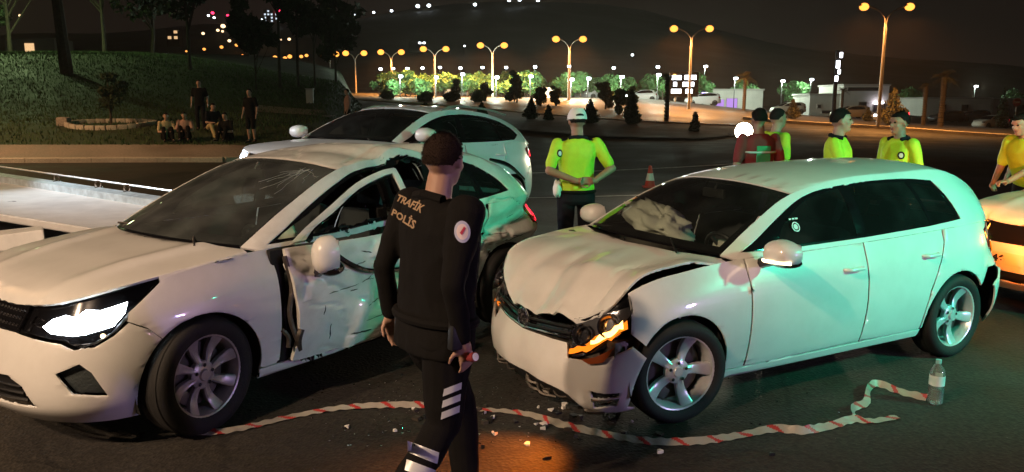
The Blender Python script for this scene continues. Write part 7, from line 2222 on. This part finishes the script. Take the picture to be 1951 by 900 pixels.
# 3/4 two officers talking
off3, i3 = person('dark haired officer in yellow shirt turned right, left one of the talking pair', (3.28, 7.95, 0), R(-32), outfit=HV, voxel=.010, head_yaw=R(14), skin='skin', curl=.5, group='traffic officers in yellow shirts', J=dict(elR=(.10, -.26, 1.19), wrR=(.26, -.12, 1.14), elL=(.06, .27, 1.18), wrL=(.24, .14, 1.12)))
off4, i4 = person('dark haired officer in yellow shirt turned left, right one of the talking pair', (3.98, 8.15, 0), R(198), outfit=HV, voxel=.010, head_yaw=R(-4), head_pitch=R(6), skin='skin_dark', hair='hair_dark', group='traffic officers in yellow shirts', build=1.03, scale=.985)
for of, inf in ((off3, i3), (off4, i4)):
    m = MB(); m.tube([inf['UM'] @ Vector((.055, .085, 1.485)), inf['UM'] @ Vector((-.03, .095, 1.50)), inf['UM'] @ Vector((-.085, 0, 1.512)), inf['UM'] @ Vector((-.03, -.095, 1.50)), inf['UM'] @ Vector((.055, -.085, 1.485))], .022, 8); m.build('collar', M['cloth_navy'], of)
    for s in (1, -1):
        m = MB(); m.box((0, 0, 0), (.05, .11, .012), bev=.004, M=inf['UM'] @ Matrix.Translation((-.02, s*.15, 1.475)) @ Matrix.Rotation(R(-14*s), 4, 'X')); m.build('epaulette', M['cloth_navy'], of)
disc_on(i4, [(1710, 289), (1724, 289), (1724, 304), (1710, 304)])
# 5 person in a red and green vest, 6 officer half hidden behind
person('person in dark top with red and green vest in front of the blinding lamp', (2.72, 8.75, 0), R(100), outfit=dict(shirt='cloth_red', trousers='cloth_black', sleeve='short'), voxel=.012, hair='hair_dark', skin='skin_dark')
v5 = bpy.data.objects[[o.name for o in bpy.data.objects if o.name.startswith('person') and 'red and green' in str(o.get('label'))][0]]
m = MB(); m.box((-.135, 0, 1.20), (.02, .16, .34), bev=.008); m.build('green_panel', M['cloth_green'], v5)
for z in (1.10, 1.30):
    m = MB(); m.tube([(.150*math.cos(2*math.pi*k/32), .196*math.sin(2*math.pi*k/32), z) for k in range(33)], .012, 6, cap=False); m.build('reflective_band', M['reflective'], v5)
person('officer in yellow shirt half hidden behind the person in the red vest', (3.12, 9.35, 0), R(15), outfit=HV, voxel=.014, skin='skin', group='traffic officers in yellow shirts', fingers=False)
# 7 officer leaning on the pale car at the right edge, 8 man in black behind
person('officer in yellow shirt at the right edge reaching an arm over the pale car', (5.72, 8.62, 0), R(196), outfit=HV, voxel=.011, build=1.25, lean=R(20), skin='skin', group='traffic officers in yellow shirts',
    J=dict(elL=(.26, .24, 1.25), wrL=(.52, .20, 1.21), handL=(1, -.1, .0), palmL=(0, 0, -1), elR=(.10, -.27, 1.18), wrR=(.30, -.20, 1.08)), curl=1.5)
person('man in black shirt behind the pale car at the right edge', (6.55, 9.9, 0), R(205), outfit=dict(shirt='cloth_black', trousers='cloth_navy', sleeve='short'), voxel=.014, skin='skin', fingers=False)
# driver of the crossover
bpy.context.view_layer.update(); dw = suv.matrix_world @ Vector((.10, .36, .40))
# bystanders on the bank
SIT = dict(pelvis=(0, 0, .14), kneeL=(.36, .12, .42), ankleL=(.52, .12, .07), kneeR=(.36, -.12, .42), ankleR=(.52, -.12, .07), elL=(.20, .26, 1.16), wrL=(.34, .14, 1.20), elR=(.20, -.26, 1.16), wrR=(.34, -.14, 1.20))
person('driver sitting at the wheel of the pale crossover, seen through its windscreen', tuple(dw), R(236.5), J=dict(SIT, kneeL=(.42, .12, .30), ankleL=(.66, .12, .0), kneeR=(.42, -.12, .30), ankleR=(.66, -.12, .0), wrL=(.42, .14, 1.18), wrR=(.42, -.14, 1.18)), outfit=dict(shirt='cloth_cream', trousers='cloth_navy'), voxel=.016, fingers=False, lean=R(-12), scale=.95)
def bystander(label, px, d, yaw, J=None, outfit=None, **k):
    q = on_bank(px, d); return person(label, q, R(yaw), J=J, outfit=outfit, voxel=.022, fingers=False, group='bystanders on the bank', **k)
bystander('bystander in cream shirt sitting on the lawn, leftmost of the seated row', 318, 26.6, -60, SIT, dict(shirt='cloth_cream', trousers='cloth_black'), lean=R(12))
bystander('bystander in pinkish top sitting on the lawn, second from left', 355, 26.8, -75, SIT, dict(shirt='cloth_pink', trousers='cloth_black'), lean=R(14))
bystander('bystander with light khaki trousers half sitting on the lawn', 405, 27.0, -50, dict(SIT, pelvis=(0, 0, .42), kneeL=(.34, .14, .50), ankleL=(.50, .16, .08), kneeR=(.34, -.14, .50), ankleR=(.62, -.12, .08)), dict(shirt='cloth_navy', trousers='cloth_khaki'), lean=R(18))
bystander('dark clothed bystander sitting beside the khaki trousers', 436, 26.8, -100, SIT, dict(shirt='cloth_black', trousers='cloth_black'), lean=R(14))
bystander('man in black printed t-shirt standing behind the seated bystanders', 384, 28.4, -80, None, dict(shirt='cloth_black', trousers='cloth_navy'))
bystander('man in black shirt and shorts standing right of the seated row', 480, 26.4, -110, None, dict(shirt='cloth_black', trousers='cloth_black', tlen=.2))
bystander('person in pink shirt and black trousers standing beyond the crossover', 664, 31.5, 200, None, dict(shirt='cloth_pink', trousers='cloth_black'))

# ================================================================== unseen lamps assumed or added to light the crash (outside the picture)
street_lamp((-9.4, -4.6, 0), 9.5, 'assumed double street lamp standing behind the camera', span=1.5, energy=KEY_W, light=True, col=(1.0, .69, .45), head=.30)  # assumed source of the warm light on the cars, unseen
for k_, (x_, y_) in enumerate(((45, 44), (50, 20))): street_lamp((x_, y_, tz(x_, y_)), 10.0, ('added double orange street lamp next in the row beyond the right edge', 'added double orange street lamp far out to the right of the crash')[k_], span=1.6, energy=3500, head=.4)  # two unseen lamps added to light the middle ground orange
street_lamp((-23, 18.5, 0), 9.0, 'added double street lamp by the left pavement, out of the picture', span=1.5, energy=4200, light=True, col=(1.0, .55, .25), head=.30)  # unseen lamp added to brighten the pavement and bank
street_lamp((-35.5, 52, 4.0), 9.0, 'assumed double lamp lighting the upper lawn, out of the picture', span=1.5, energy=2600, light=True, col=(.70, 1.0, .42), head=.30)  # assumed source of the green light on the lawn, unseen
# assumed green traffic signal to the right of the cars, unseen
emat('signal_green', (.05, 1.0, .50), 40.0); pmat('signal_off', (.05, .01, .01), .3)
ts = empty('assumed_traffic_light', (6.6, 2.7, 0), R(125)); tag(ts, 'assumed traffic light post showing green, out of view right of the crash', 'traffic light')  # post and head added only to carry the green light
m = MB(); m.tube([(0, 0, 0), (0, 0, 3.6)], .07, 10); m.build('post', M['lamp_steel'], ts)
m = MB(); m.box((.14, 0, 3.2), (.20, .32, .95), bev=.03); m.build('signal_head', M['black_plastic'], ts)
for k, mt in enumerate(('signal_green', 'signal_off', 'signal_off')):
    m = MB(); m.ball((.25, 0, 2.90+.30*k), (.04, .11, .11), 16, 10); m.build('signal_lens', M[mt], ts)
ld = bpy.data.lights.new('assumed_signal_light', 'SPOT'); ld.spot_size = R(92); ld.spot_blend = .7; ld.color = (.04, 1.0, .56); ld.energy = GREEN_W; ld.shadow_soft_size = .11
lo = put(bpy.data.objects.new('assumed_signal_light', ld), ts); lo.location = (.42, 0, 2.90); lo.rotation_euler = (0, R(-72), 0)
# assumed police car, unseen to the right, its beacons for the lavender light
pc_ = far_car('assumed police car parked out of view to the right with violet beacons', (8.8, .2, 0), R(100), (.6, .6, .62), bar=True, group=None, name='assumed_police_car')
for sd, c_, w_ in ((1, (.45, .40, 1.0), BLUE_W), (-1, (1.0, .50, .85), PINK_W)):
    ld = bpy.data.lights.new('assumed_beacon_light', 'POINT'); ld.color = c_; ld.energy = w_; ld.shadow_soft_size = .12
    lo = put(bpy.data.objects.new('assumed_beacon_light', ld), pc_); lo.location = (-.1, sd*.32, 1.72)
bpy.data.scenes.remove(WORK)
